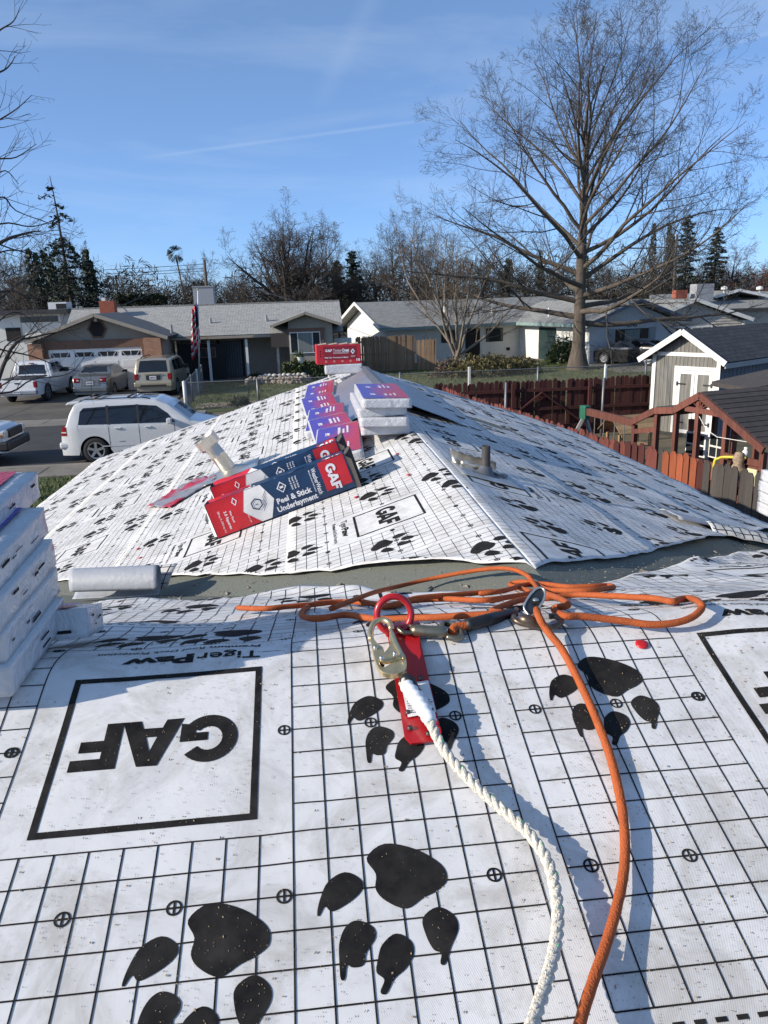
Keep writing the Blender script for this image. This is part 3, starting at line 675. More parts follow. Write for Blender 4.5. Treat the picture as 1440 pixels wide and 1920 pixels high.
    pr.build('dark_marks', fmap(.0036), M_NAVY, body)
    # top: white worn fold, a red end and repeated marks
    p = Print(); p.add(flat([[[(.24*k, .004), (.98*Lx, .004), (.98*Lx, .030), (.30*k, .034)]]], .03)); p.build('worn_edge', tmap(.0015), M_CARTW, body)
    p = Print(); p.add(flat([[[(.004, .004), (.20*k, .004), (.30*k, dep-.004), (.004, dep-.004)]]], .03)); p.build('red_panel', tmap(.0015), M_CARTRED, body); p = Print(); p.add(flat([[[(.80*k, .04), (.94*k, .04), (.94*k, dep-.01), (.80*k, dep-.01)]]], .03)); p.build('red_panel', tmap(.0015), M_CARTRED, body)
    p = Print(); p.add(flat([[[(.20*k, .036), (.30*k, .036), (.36*k, dep*.6), (.30*k, dep-.004), (.27*k, dep-.004)]]], .03)); p.build('white_panel', tmap(.0012), M_CARTW, body)
    p = Print(); p.add(text2d('GAF', dep*.4, .05, .11*k, C), .815*k, dep*.42); p.add(flat([[[(0, .03), (-.025, 0), (0, -.03), (.025, 0)], [(0, .022), (-.018, 0), (0, -.022), (.018, 0)]]], C), .47*k, dep*.6)
    for q in range(3): p.add(text2d('Peel & Stick', .010, .02, .07, C), .56*k+.0*q, dep*(.45+.14*q))
    p.build('lettering', tmap(.003), M_WHITEPRINT, body)
    # open right end with torn flaps and the roll inside
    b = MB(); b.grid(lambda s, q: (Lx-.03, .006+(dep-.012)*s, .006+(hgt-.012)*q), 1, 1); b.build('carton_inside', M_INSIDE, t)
    b = MB(); b.lathe([(.075, 0), (.03, .0), (.03, -.06)], 16, (Lx-.025, dep/2, hgt/2), 'x'); b.build('roll_end', M_KRAFT, t)
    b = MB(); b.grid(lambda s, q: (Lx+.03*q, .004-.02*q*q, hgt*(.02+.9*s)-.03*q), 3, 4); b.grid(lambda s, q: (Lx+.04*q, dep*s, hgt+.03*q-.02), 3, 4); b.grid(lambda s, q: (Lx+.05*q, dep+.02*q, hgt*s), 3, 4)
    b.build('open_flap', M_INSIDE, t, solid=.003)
    b = MB(); b.grid(lambda s, q: (-.035*q, dep*(.1+.8*s), hgt*.85-.05*q-hgt*.3*q*s), 3, 3); b.grid(lambda s, q: (-.02*q, .006+.03*q, hgt*(.05+.8*s)), 3, 3); b.build('end_flap', M_CARTW, t, solid=.003)
    return t
bl = ppl(410, 1013, P_WING, N_LEFT); br = ppl(669, 915, P_WING, N_LEFT); up_ = N_LEFT+np.array([0, .10, 0])
off = N_LEFT*.010
long_carton('navy and red peel and stick carton lying in front, beside the metal flue', bl+off, br+off, .17, .205, 1, up_)
dv = np.cross(N_LEFT, (br-bl)/np.linalg.norm(br-bl))
long_carton('navy and red peel and stick carton lying behind the other, against the flue', bl+off+dv*.20+N_LEFT*.05+(br-bl)*.045, br+off+dv*.20+N_LEFT*.05-(br-bl)*.01, .17, .20, 5, N_LEFT+np.array([0, .04, 0]))

# crumpled film wrapper beside the flue
t0 = ppl(345, 925, P_WING, N_LEFT)
def film(s, q):
    e = (s-.5)*.60; f_ = (q-.5)*.46; x = t0[0]+e*.55+f_*.55; y = t0[1]+e*.84-f_*.80
    return (x, y, z_wing(x)+.012+.03*abs(noise.noise(Vector((s*5, q*4, 2))))+.03*noise.noise(Vector((s*13, q*11, 1)))**2)
m_f = mat('film_wrapper', (0.26, 0.26, 0.28), rough=.2, var=0, col2=(0.45, 0.02, 0.04), scale=3.2, bump=.5, bscale=16, detail=2)
[setattr(n_.color_ramp.elements[0], 'position', .50) or setattr(n_.color_ramp.elements[1], 'position', .58) for n_ in m_f.node_tree.nodes if n_.type == 'VALTORGB']
b = MB(); b.grid(film, 22, 14); o = b.build('film_wrapper', m_f, None, smooth=True, solid=.001); tag(o, 'crumpled red and grey plastic wrapper lying beside the metal flue', 'wrapper')

# ---- loose metal flue with a collar, standing askew in its flashing
M_ALU = mat('flue_metal', (0.62, 0.59, 0.53), rough=.36, metal=.85, var=.18, scale=5, bump=.12, bscale=8)
fb = ppl(436, 888, P_WING, N_LEFT); ft = pv(387, 826, fb[1]-.02)
t = thing('metal_flue', 'galvanised flue pipe with wide collar leaning over the left slope', 'flue pipe', tuple(fb))
ax = Vector(ft)-Vector(fb); Lp = ax.length; Mq = ax.to_track_quat('Z', 'Y').to_matrix().to_4x4()
def lathe_at(prof, mt=Mq, n=28):
    b = MB(); b.lathe(prof, n); b.v = [tuple(mt@Vector(p)) for p in b.v]; return b
lathe_at([(.064, -.02), (.062, .05), (.060, Lp*.55), (.064, Lp*.57), (.060, Lp*.6), (.058, Lp*.86)]).build('pipe', M_ALU, t, smooth=True)
lathe_at([(.058, Lp*.82), (.084, Lp*.84), (.092, Lp*.88), (.093, Lp*1.09), (.095, Lp*1.10), (.088, Lp*1.10), (.087, Lp*.92), (.055, Lp*.90)]).build('collar', M_ALU, t, smooth=True)
lathe_at([(.0, Lp*.98), (.052, Lp*.985), (.055, Lp*.96)]).build('inner_pipe', mat('flue_inner', (.62, .52, .40), rough=.6, var=.1), t, smooth=True)
b = MB(); b.grid(lambda s, q: ((s-.5)*.42, (q-.5)*.40, SL*(s-.5)*.42*1+.022+.05*math.exp(-(((s-.5)*.42)**2+((q-.5)*.4)**2)/.008)+.008*noise.noise(Vector((s*6, q*6, 3)))), 18, 18); b.build('base_flashing', M_ALU, t, smooth=True, solid=.001)

# ---- plumbing vent and crumpled lead flashing on the shaded face
vb = ppl(911, 893, P_WING, N_RIGHT); t = thing('vent_pipe', 'short dark plumbing vent pipe with boot on the shaded roof face', 'vent pipe', tuple(vb))
vt = pv(909, 836, vb[1])
b = MB(); hh = vt[2]-vb[2]; b.lathe([(.024, -.02), (.024, hh), (.019, hh), (.019, hh-.05), (0, hh-.05)], 18); b.build('pipe', mat('cast_iron', (.045, .042, .04), rough=.7, var=.3, bump=.2), t, smooth=True)
b = MB(); b.lathe([(.085, .012), (.045, .02), (.032, .055), (.026, .06)], 20); b.v = [(x, y, z-SL*x*(1 if z < .03 else .4)) for x, y, z in b.v]; b.build('rubber_boot', mat('boot', (.09, .10, .12), rough=.6), t, smooth=True)
b = MB(); b.grid(lambda s, q: ((s-.5)*.34, (q-.5)*.30-.04, -SL*(s-.5)*.34+.014+.005*noise.noise(Vector((s*5, q*5, 1)))), 10, 8); b.build('base_flashing', mat('flashing_paint', (.40, .43, .46), rough=.45, metal=.4), t, smooth=True, solid=.001)
lb = ppl(893, 880, P_WING, N_RIGHT)
b = MB(); b.grid(lambda s, q: (lb[0]+(.25*s-.13)+.05*(q-.5), lb[1]-.03+.12*math.sin(q*4.6)*.55-.06*s, z_wing(lb[0])+.080-.080*s+.050*math.cos(q*4.6)+.012*noise.noise(Vector((s*7, q*7, 5)))+.008*noise.noise(Vector((s*19, q*15, 2)))), 16, 20)
o = b.build('rolled_flashing', M_ALU, None, smooth=True, solid=.0012); tag(o, 'crumpled curled piece of bright metal beside the vent pipe', 'flashing')

# ---- loose flaps of underlayment at the valleys
def sheet_obj(name, fn, nu, nv, label, cat, lines=None, back=None):
    b = MB(); b.grid(fn, nu, nv); o = b.build(name, [back or M_PAPER, M_BACK], None, smooth=True)
    md = o.modifiers.new('thickness', 'SOLIDIFY'); md.thickness = .0012; md.offset = -1; md.material_offset = 1; md.material_offset_rim = 0
    return tag(o, label, cat)
c0 = hit(122, 1128); c1 = hit(288, 1120)
def curl(s, q):                                          # rolls up and back: q from the foot to the lip
    P = c0+(c1-c0)*s; rr = .075; a = -PI/2+q*PI*1.55
    x, y = P[0]+.02*q, P[1]+.10+rr*math.cos(a)*(1.15 if q < .5 else 1.0); z = zroof(P[0], P[1]+.10)+.004+rr+rr*math.sin(a)-.01*s*q
    return (x, y, z)
o = sheet_obj('underlayment_offcut', lambda s, q: curl(1-s, q), 20, 26, 'curled offcut of underlayment, grey back outward, at the left valley', 'underlayment', back=M_BACK)
def back_flap(s, q):
    P = c0+(c1-c0)*s; return (P[0]+.05*q+.03, P[1]+.17+.06*q*q, zroof(P[0], P[1]+.17)+.015+.155*q-.05*q*q+.012*s)
o2 = sheet_obj('underlayment_offcut', back_flap, 14, 8, 'gridded flap of underlayment standing up behind the curled offcut', 'underlayment')
pr = Print()
for k in range(9): pr.rect(.05+.11*k-.005, .02, .05+.11*k+.005, .98, .08)
for k in range(3): pr.rect(.01, .2+.33*k-.012, .99, .2+.33*k+.012, .08)
tag(pr.build('printed_grid', lambda x, y: np.array([back_flap(float(a_), float(b_)) for a_, b_ in zip(x, y)])+np.array([0, -.0015, .0012]), M_INK, o2), kind='stuff')
r0 = ppl(1300, 990, P_WING, N_RIGHT)
def fold(s, q):
    x = r0[0]-.10+1.0*s; y = r0[1]-.02+.26*q+.22*s; base = max(z_wing(x), z_main(y))
    return (x, y, base+.022+.022*math.sin(q*PI)*(1-.5*s)+.018*math.exp(-((q-.1)/.15)**2)*(1+noise.noise(Vector((s*3, 0, 3))))+.008*noise.noise(Vector((s*4, q*3, 1))))
sheet_obj('underlayment_offcut', lambda s, q: fold(s, 1-q), 26, 12, 'pale folded flap of underlayment turned over at the right valley', 'underlayment')
r1 = hit(1395, 1000, .05)
def patch(s, q): return (r1[0]-.20+.40*s, r1[1]-.02+.16*q, r1[2]+.02-.10*s+.045*math.sin(q*PI*.9)+.008*noise.noise(Vector((s*5, q*5, 9))))
o = sheet_obj('underlayment_offcut', patch, 14, 8, 'small gridded scrap of underlayment lying over the right valley flap', 'underlayment')
pr = Print()
for k in range(7): pr.rect(.08+.14*k-.008, .02, .08+.14*k+.008, .98, .06)
for k in range(3): pr.rect(.02, .2+.3*k-.015, .98, .2+.3*k+.015, .06)
tag(pr.build('printed_grid', lambda x, y: np.array([patch(float(a_), float(b_)) for a_, b_ in zip(x, y)])+np.array([0, 0, .0015]), M_INK, o), kind='stuff')

# ---- red plastic cap nails
M_CAPR = mat('cap_red', (.50, .015, .02), rough=.35)
def cap_nail(P, n, label):
    b = MB(); b.lathe([(0, .0042), (.004, .0048), (.009, .0035), (.0125, .0022), (.0127, 0)], 18); o = b.build('cap_nail', M_CAPR, None, smooth=True)
    o.rotation_euler = Vector(n).to_track_quat('Z', 'Y').to_euler(); o.location = P; return tag(o, label, 'cap nail', 'red cap nails holding the underlayment')
c_ = main_surf(np.array([13.63]), np.array([1.27]), .001)[0]; cap_nail(c_, N_NEAR, 'round red plastic cap nail on the near sheet beside the orange rope')
for (x, y) in ((745, 851), (766, 890), (668, 932), (259, 1029), (263, 1046)):
    P = ppl(x, y, P_WING+N_LEFT*.008, N_LEFT); cap_nail(P, N_LEFT, 'small red cap nail in the sunlit wing face')

# ---- fall-protection gear: anchor, hooks, ropes
def near_pt(c, r, h=0.0): return main_surf(np.array([c]), np.array([r]), h)[0]
M_ANCH = mat('anchor_red', (.40, .008, .012), rough=.32, var=.12, scale=20, coat=.3)
t = thing('roof_anchor', 'red steel roof anchor plate with upright ring screwed over the near ridge', 'roof anchor', tuple(near_pt(4.4, 2.4)))
O = np.array(t.location)
pl = [(3.80,-.7),(3.80,4.95),(3.98,5.26),(4.92,5.22),(5.08,4.9),(5.02,-.7)]
fine = []
for i in range(len(pl)):
    a, c2 = np.array(pl[i]), np.array(pl[(i+1)%len(pl)]); n_ = max(1, int(np.linalg.norm(c2-a)/.6))
    for j in range(n_): fine.append(tuple(a+(c2-a)*j/n_))
Vp, Fp = flat([[fine]], .6)
def amap(h): 
    P = np.stack([-0.0576+Vp[:,0]*CELL, V_R-(.0152+Vp[:,1]*CELL)*CT, Z_R-(.0152+Vp[:,1]*CELL)*ST+h], -1); P[Vp[:,1] < -.4, 2] -= .012; return P-O
b = MB(); b.add(amap(.0075), Fp); o = b.build('plate', M_ANCH, t, solid=.004, bevel=.001)
near_plane = lambda c, r, h: np.array([-0.0576+c*CELL, V_R-(.0152+r*CELL)*CT-h*ST, Z_R-(.0152+r*CELL)*ST+h*CT])
b = MB()
for c, r in ((4.02,4.6),(4.62,4.9),(4.05,3.9),(4.86,3.9),(4.0,2.4),(4.75,2.3)): b.lathe([(0,.004),(.004,.0045),(.0045,.003),(.0052,0)], 10, tuple(near_plane(c, r, .0125)-O))
b.build('screw', mat('screw_dark', (.12, .10, .10), rough=.4, metal=.8), t, smooth=True)
Lq = [(3.98,2.55),(5.0,2.45),(5.04,4.0),(4.02,4.12)]
pr = Print(); pr.add(flat([[Lq]], .3)); lbl = pr.build('rating_label', lambda x, y: np.array([near_plane(float(a_), float(b_), .0142)-O for a_, b_ in zip(x, y)]), mat('label_paper', (.72,.72,.72), rough=.4, var=.05), t)
pr = Print(); rr = random.Random(4)
for k in range(13):
    y = 2.66+.105*k
    if k in (4, 5, 6): continue
    x = 4.08
    while x < (4.92 if k > 6 else 4.6):
        w = rr.uniform(.03, .12); pr.rect(x, y, x+w, y+(.075 if k == 1 else .03), .2); x += w+.03
pr.build('label_print', lambda x, y: np.array([near_plane(float(a_), float(b_), .0150)-O for a_, b_ in zip(x, y)]), M_INK, lbl)
rc = np.array(near_plane(4.35, -.65, 0))
ring_c = hit(740, 1193)+np.array([0, 0, .012]); s_px = FPX/((ring_c-CAM)@FW)
Rr = 32/s_px
b = MB(); pts = []
for i in range(41):
    a = 2*PI*i/40; pts.append(ring_c-O+np.array([math.cos(a)*Rr, .010*math.sin(a), Rr*1.02+math.sin(a)*Rr*1.02]))
b.tube(pts, .0072, 10, caps=False); b.build('ring', M_ANCH, t, smooth=True)
b = MB(); b.beam(ring_c-O+np.array([-.02, -.004, .004]), ring_c-O+np.array([.052, .004, .004]), .022, .022); b.build('ring_bracket', M_ANCH, t, bevel=.003)

M_ZINC = mat('zinc_gold', (.74, .60, .35), rough=.30, metal=.85, var=.25, scale=30); M_STEEL = mat('steel_olive', (.26, .23, .17), rough=.38, metal=.85, var=.25, scale=30); M_RIVET = mat('rivet', (.62, .60, .55), rough=.3, metal=.9)
zh = lambda x, y: (540+x/3.6, 1180+y/3.6)
def plate_px(pts, h, th, conv=zh, smooth_n=3, hole=None):      # an outline on a plane h above the near slope, th thick
    lp = smooth_loop([conv(*p) for p in pts], smooth_n); loops = [lp]
    if hole: loops.append(smooth_loop([conv(*p) for p in hole], smooth_n))
    Vq, Fq = flat([loops]); P = np.array([ppl(x, y, P_NEAR+N_NEAR*h, N_NEAR) for x, y in Vq])
    Fq = [f[::-1] for f in Fq]
    return P, Fq
hook = thing('snap_hook', 'gold zinc double-locking snap hook clipped into the red anchor ring', 'snap hook', tuple(ppl(750, 1245, P_NEAR+N_NEAR*.03, N_NEAR)))
HO = np.array(hook.location)
def add_plate(nm, pts, h, th, m, par=hook, org=HO, conv=zh, hole=None, bev=.001):
    P, Fq = plate_px(pts, h, th, conv, hole=hole); b = MB(); b.add(P-org, Fq); return b.build(nm, m, par, solid=th, bevel=bev)
add_plate('hook_body', [(556,60),(560,118),(576,196),(600,270),(640,320),(720,335),(790,305),(800,250),(780,200),(700,215),(690,260),(640,285),(615,240),(650,200),(640,150),(610,130),(585,100)], .034, .012, M_ZINC)
add_plate('hook_slot', [(618,222),(640,208),(652,232),(640,262),(622,252)], .0346, .002, mat('slot_dark', (.015,.014,.012), rough=.7), bev=0)
add_plate('gate_edge', [(690,-6),(706,20),(730,80),(765,150),(780,185),(772,190),(750,150),(716,84),(694,26)], .0535, .003, mat('zinc_worn', (.80,.72,.52), rough=.25, metal=.9), bev=0)
add_plate('lock_gate', [(690,-10),(715,20),(740,80),(775,150),(790,185),(740,200),(690,212),(640,215),(615,196),(640,165),(672,130),(690,90),(684,40)], .050, .008, M_ZINC)
b = MB(); b.tube([np.array(ppl(*zh(*p), P_NEAR+N_NEAR*.040, N_NEAR))-HO for p in spline([(560,70),(556,20),(580,-40),(630,-65),(680,-48),(700,0)], 5)], .0060, 10); b.build('hook_nose', M_ZINC, hook, smooth=True)
b = MB()
for p, h in (((590,122),.048),((632,190),.058),((722,162),.058)):
    P = np.array(ppl(*zh(*p), P_NEAR+N_NEAR*h, N_NEAR))-HO; b.lathe([(0,.003),(.003,.003),(.0042,.0015),(.0045,-.004)], 12, tuple(P))
b.build('rivet', M_RIVET, hook, smooth=True)
b = MB(); b.tube([np.array(ppl(*zh(*p), P_NEAR+N_NEAR*.030, N_NEAR))-HO for p in spline([(690,300),(700,255),(730,230),(765,240),(780,285),(770,325)], 5)], .0065, 8); b.build('rope_eye', M_ZINC, hook, smooth=True)
# white three-strand rope
M_ROPEW = mat('rope_white', (.66, .62, .53), rough=.75, var=.12, scale=90, bump=.5, bscale=220)
wpx = [(755,1278),(772,1300),(790,1325),(806,1352),(822,1388),(846,1424),(884,1466),(930,1508),(972,1544),(1003,1577),(1027,1616),(1040,1662),(1046,1712),(1042,1768),(1028,1828),(1008,1890),(985,1960)]
hts = [.040,.040,.036,.033,.030,.026,.024,.024,.026,.028,.028,.030,.034,.040,.050,.065,.085]
W3 = [ppl(x, y, P_NEAR+N_NEAR*h, N_NEAR) for (x, y), h in zip(wpx, hts)]
def rope3(path, R_, pitch, name, m, par=None, n=7):
    P = [Vector(p) for p in spline(path, 14)]; b = MB(); acc = [0.0]
    for i in range(1, len(P)): acc.append(acc[-1]+(P[i]-P[i-1]).length)
    prev = None; fr_ = []
    for i, p in enumerate(P):
        d = (P[min(i+1, len(P)-1)]-P[max(i-1, 0)]).normalized(); x = d.cross(Vector((0,0,1))) if prev is None else prev-d*prev.dot(d); x.normalize(); prev = x; fr_.append((x, d.cross(x)))
    for k in range(3):
        pts = []
        for i, p in enumerate(P):
            a = 2*PI*(k/3+acc[i]/pitch)+.5*noise.noise(Vector((acc[i]*9, 0, 0))); pts.append(p+(fr_[i][0]*math.cos(a)+fr_[i][1]*math.sin(a))*R_*(.50+.07*noise.noise(Vector((acc[i]*22, k*5, 0)))))
        b.tube(pts, R_*.56, n)
    return b.build(name, m, par, smooth=True)
rw = rope3(W3, .0088, .052, 'lifeline_rope', M_ROPEW); tag(rw, 'white three-strand lifeline rope running from the gold snap hook', 'rope')
b = MB()
Pw = [Vector(p) for p in spline(W3, 14)]
for k in range(9):
    i = 40+k*18
    if i+2 < len(Pw): b.tube([Pw[i]+Vector((.003, -.004, .0088)), Pw[i+1]+Vector((.0045, -.003, .0078))], .0011, 5)
b.build('tracer_thread', mat('thread_green', (.02, .30, .12), rough=.7), rw)
b = MB(); sp = [Vector(p) for p in spline(W3[0:5], 8)[3:26]]
b.tube([p+Vector((0,0,.002)) for p in sp], [.0120+.003*math.sin(PI*i/(len(sp)-1))*(1-.5*i/(len(sp)-1))+.0012*math.sin(i*1.7) for i in range(len(sp))], 16); b.build('shrink_sleeve', mat('sleeve_white', (.74,.77,.80), rough=.3, var=.04), rw, smooth=True)
b = MB(); b.tube([Vector(p)+Vector((0,0,-.002)) for p in spline([W3[0]+np.array([.006,.012,.0]), W3[0]+np.array([.012,0,0]), W3[1]+np.array([.006,0,0])], 5)], .012, 12); b.build('thimble', mat('rubber_black', (.012,.012,.013), rough=.5), rw, smooth=True)

# orange kernmantle rope
def rope_mat():
    m = mat('rope_orange', (.40, .092, .025), rough=.78, var=.14, scale=40, spec=.3); t, bn = nodes_of(m); tcn = t.nodes.new('ShaderNodeTexCoord')
    v = t.nodes.new('ShaderNodeTexVoronoi'); v.inputs['Scale'].default_value = 330; bp = t.nodes.new('ShaderNodeBump'); bp.inputs['Strength'].default_value = .7; bp.inputs['Distance'].default_value = .0015
    t.links.new(tcn.outputs['Object'], v.inputs['Vector']); t.links.new(v.outputs['Distance'], bp.inputs['Height']); t.links.new(bp.outputs['Normal'], bn.inputs['Normal']); return m
M_ROPEO = rope_mat()
z6 = lambda x, y: (420+x/2.483, 1020+y/2.483); z7 = lambda x, y: (900+x/2.667, 920+y/2.667)
OR = .0075
def roofpath(px, h=.009, step=None): return [hit(x, y, h if not hasattr(h, '__len__') else h[i]) for i, (x, y) in enumerate(px)]
# the whole length is one rope: free end, loops, coil, grab, then down towards the camera
chain = [z6(65,297), z6(180,301), z6(300,291), z6(420,281), z6(520,271), z6(640,268), z6(760,292), z6(880,265), z6(1040,256), z6(1200,262), z6(1330,246), z6(1430,225),
         z7(150,470), z7(215,455), z7(285,470), z7(340,495), z7(450,500), z7(560,498), z7(640,488), z7(668,482), z7(640,474), z7(560,478), z7(430,480), z7(320,466), z7(230,470), z7(120,500), z7(0,515),
         z6(1250,222), z6(1080,236), z6(900,252), z6(780,285), z6(700,278), z6(560,268), z6(430,276), z6(380,300), z6(360,325), z6(385,343), z6(450,346), z6(560,330), z6(640,340), z6(720,350), z6(860,346), z6(1000,340), z6(1150,331), z6(1290,322),
         z7(60,600), z7(160,560), z7(240,540), z7(340,535), z7(480,521), z7(620,525), z7(760,532), z7(880,540), z7(960,554), z7(1010,541), z7(1060,540), z7(1102,562), z7(1106,592), z7(1062,632), z7(980,660), z7(860,670), z7(740,655), z7(620,640), z7(500,628), z7(420,625), z7(370,590), z7(440,572), z7(400,540), z7(300,500),
         z7(270,462), z7(240,428), z7(180,398), z7(100,388), z7(0,396), z6(1250,112), z6(1100,135), z6(950,165), z6(820,195), z6(700,225), z6(600,262), z6(500,300)]
hs = [.027+.003*math.sin(i*.9) + (.010 if 24 < i < 30 or i > len(chain)-16 else 0) for i in range(len(chain))]
CO = roofpath(chain, hs)
sp_c = spline(CO, 7); b = MB(); b.tube(sp_c, [OR*(1+.08*noise.noise(Vector((i*.4, 3, 0)))) for i in range(len(sp_c))], 10)
ro = b.build('lanyard_rope', M_ROPEO, None, smooth=True); tag(ro, 'orange rope coiled in loose loops beyond the near ridge', 'rope')
opx = [(1003,1120),(1008,1150),(1024,1180),(1052,1215),(1076,1258),(1099,1305),(1122,1358),(1142,1412),(1157,1468),(1168,1528),(1172,1590),(1168,1645),(1156,1702),(1138,1765),(1116,1828),(1094,1895),(1075,1970)]
OP = [hit(*opx[0], .05), hit(*opx[1], .045)]+[ppl(x, y, P_NEAR+N_NEAR*h, N_NEAR) for (x, y), h in zip(opx[2:], [.035,.022,.014,.013,.013,.013,.013,.014,.015,.017,.020,.024,.030,.04,.055])]
sp_o = spline(OP, 8); b = MB(); b.tube(sp_o, [OR*(1+.07*noise.noise(Vector((i*.45, 0, 0)))) for i in range(len(sp_o))], 12); ro2 = b.build('lanyard_rope', M_ROPEO, None, smooth=True); tag(ro2, 'orange rope running down the near slope from the rope grab', 'rope')
# lanyard: olive connector on the ring, sleeved orange webbing, rope grab with carabiner
zb = lambda x, y: (660+x/3.6, 1090+y/3.6)
def hp(x, y, h): return hit(*zb(x, y), h)
cn = thing('lanyard_connector', 'olive steel connector hooked into the right of the red anchor ring', 'connector', tuple(hp(500, 330, .02))); CN = np.array(cn.location)
b = MB(); b.tube([hp(*p, .022)-CN for p in spline([(300,290),(340,285),(400,305),(470,315)], 4)], .006, 8); b.tube([hp(*p, .02)-CN for p in spline([(300,310),(350,345),(410,345)], 4)], .005, 8); b.build('hook_nose', M_STEEL, cn, smooth=True)
b = MB(); b.tube([hp(395,325,.022)-CN, hp(430,332,.022)-CN, hp(520,338,.022)-CN, hp(600,342,.022)-CN, hp(640,340,.022)-CN], [.009,.0125,.012,.0125,.010], 10); b.build('barrel', M_STEEL, cn, smooth=True)
b = MB(); b.tube([hp(*p, .018)-CN for p in spline([(615,330),(605,290),(640,280),(690,290),(735,340),(735,375),(690,385),(640,375)], 4)], .006, 8); b.build('swivel_eye', M_STEEL, cn, smooth=True)
lw = thing('lanyard_sleeve', 'black sleeved end of the orange lanyard beside the anchor ring', 'lanyard', tuple(hp(850, 280, .02))); LW = np.array(lw.location)
b = MB(); b.tube([hp(*p, .020)-LW for p in spline([(672,345),(700,310),(760,300),(840,290)], 4)], .0095, 10); b.build('webbing_loop', M_ROPEO, lw, smooth=True)
b = MB(); b.tube([hp(*p, .022)-LW for p in spline([(770,300),(880,270),(980,245),(1090,220)], 4)], [.013]*12+[.012], 12); b.build('sleeve', mat('rubber_black', (.012,.012,.013), rough=.5), lw, smooth=True)
rg = thing('rope_grab', 'dark steel rope grab with carabiner gripping the orange rope', 'rope grab', tuple(hp(1220, 200, .03))); RG = np.array(rg.location)
gp = [(1175,205),(1160,170),(1190,110),(1230,60),(1270,42),(1300,60),(1300,110),(1270,165),(1235,215),(1205,235)]
v1 = hp(1215,225,.030); n_g = -(ray(1001,1130)/np.linalg.norm(ray(1001,1130)))*.75+np.array([0,0,.55])
Vq, Fq = flat([[smooth_loop([zb(*p) for p in gp], 3)]]); P = np.array([ppl(x, y, v1, n_g) for x, y in Vq]); b = MB(); b.add(P-RG, [f[::-1] for f in Fq]); b.build('cam_plate', mat('gunmetal', (.10,.105,.11), rough=.28, metal=.9, var=.3, scale=40), rg, solid=.008, bevel=.0015)
lip = [ppl(*q, v1-np.array([0,.004,0]), n_g)-RG for q in smooth_loop([zb(*p) for p in gp], 2)]; b = MB(); b.tube(lip+[lip[0]], .0026, 6, caps=False); b.build('cam_rim', M_RIVET, rg, smooth=True)
P = ppl(*zb(1240,125), v1+np.array([0,-.006,.004]), n_g)-RG; b = MB(); b.lathe([(0,.004),(.005,.003),(.007,0)], 14, tuple(P)); b.build('pivot', M_RIVET, rg, smooth=True)
b = MB(); b.tube([hp(*p, .020)-RG for p in spline([(1110,190),(1090,225),(1100,260),(1150,285),(1250,305),(1340,310),(1400,290),(1410,260),(1370,235),(1330,235)], 4)], .0060, 8); b.tube([hp(*p, .026)-RG for p in ((1130,250),(1180,262),(1270,285))], [.010,.012,.010], 10)
b.build('carabiner', mat('brown_steel', (.16,.12,.09), rough=.4, metal=.8, var=.3, scale=40), rg, smooth=True)

# ---- sawdust and granules scattered over the near sheet and the rope
b = []; rr = np.random.RandomState(5); fv = []; ff = []; n = 0
for k in range(17000):
    c = rr.uniform(-16, 22); r = rr.uniform(-4, 17)
    dens = .5+.5*float(vnoise(c*.35+4, r*.4, 51))+(.35 if c > 6 else 0)
    if rr.rand() > dens: continue
    P = near_plane(c, r, .0022) if r > .8 else main_surf(np.array([c]), np.array([r]), .0022)[0]
    if r > .8: P = main_surf(np.array([c]), np.array([r]), .0016)[0]
    L_ = rr.uniform(.0005, .0014)*(1.9 if rr.rand() < .07 else 1); a = rr.uniform(0, 2*PI); w_ = L_*rr.uniform(.3, .7)
    dx, dy = math.cos(a)*L_, math.sin(a)*L_; ex, ey = -math.sin(a)*w_, math.cos(a)*w_; zz = lambda yy: yy*SL
    fv += [(P[0]+dx+0, P[1]+dy, P[2]+zz(dy)), (P[0]+ex, P[1]+ey, P[2]+zz(ey)), (P[0]-dx, P[1]-dy, P[2]+zz(-dy)), (P[0]-ex, P[1]-ey, P[2]+zz(-ey)), (P[0], P[1], P[2]+L_*.7)]
    ff += [(n, n+1, n+4), (n+1, n+2, n+4), (n+2, n+3, n+4), (n+3, n, n+4)]; n += 5
me = bpy.data.meshes.new('sawdust'); me.from_pydata(fv, [], ff); me.update()
o = link('sawdust', me, mat('sawdust', (.24, .17, .09), rough=.95, var=.25, scale=300, col2=(.42, .32, .20))); tag(o, 'fine tan sawdust scattered over the near underlayment', 'sawdust', kind='stuff')

# ---- scraps and granules caught in the open valley
fv = []; ff = []; rr = np.random.RandomState(8)
for k in range(1500):
    u = rr.uniform(-2.4, 2.6); vv = vval(u)+rr.normal(0, .13)
    z = max(z_main(vv), z_wing(u))-.006; L_ = rr.uniform(.002, .006)*(3.5 if rr.rand() < .03 else 1); a = rr.uniform(0, 2*PI); i = len(fv)
    for q in range(3): fv.append((u+L_*math.cos(a+2.1*q), vv+L_*math.sin(a+2.1*q), z+rr.uniform(0, .002)))
    fv.append((u, vv, z+L_*.6)); ff += [(i, i+1, i+3), (i+1, i+2, i+3), (i+2, i, i+3)]
me = bpy.data.meshes.new('debris'); me.from_pydata(fv, [], ff); me.update()
tag(link('debris', me, mat('debris_mixed', (.10, .09, .07), rough=.95, var=.4, scale=40, col2=(.42, .38, .32))), 'small scraps and granules lying in the open valley', 'debris', kind='stuff')
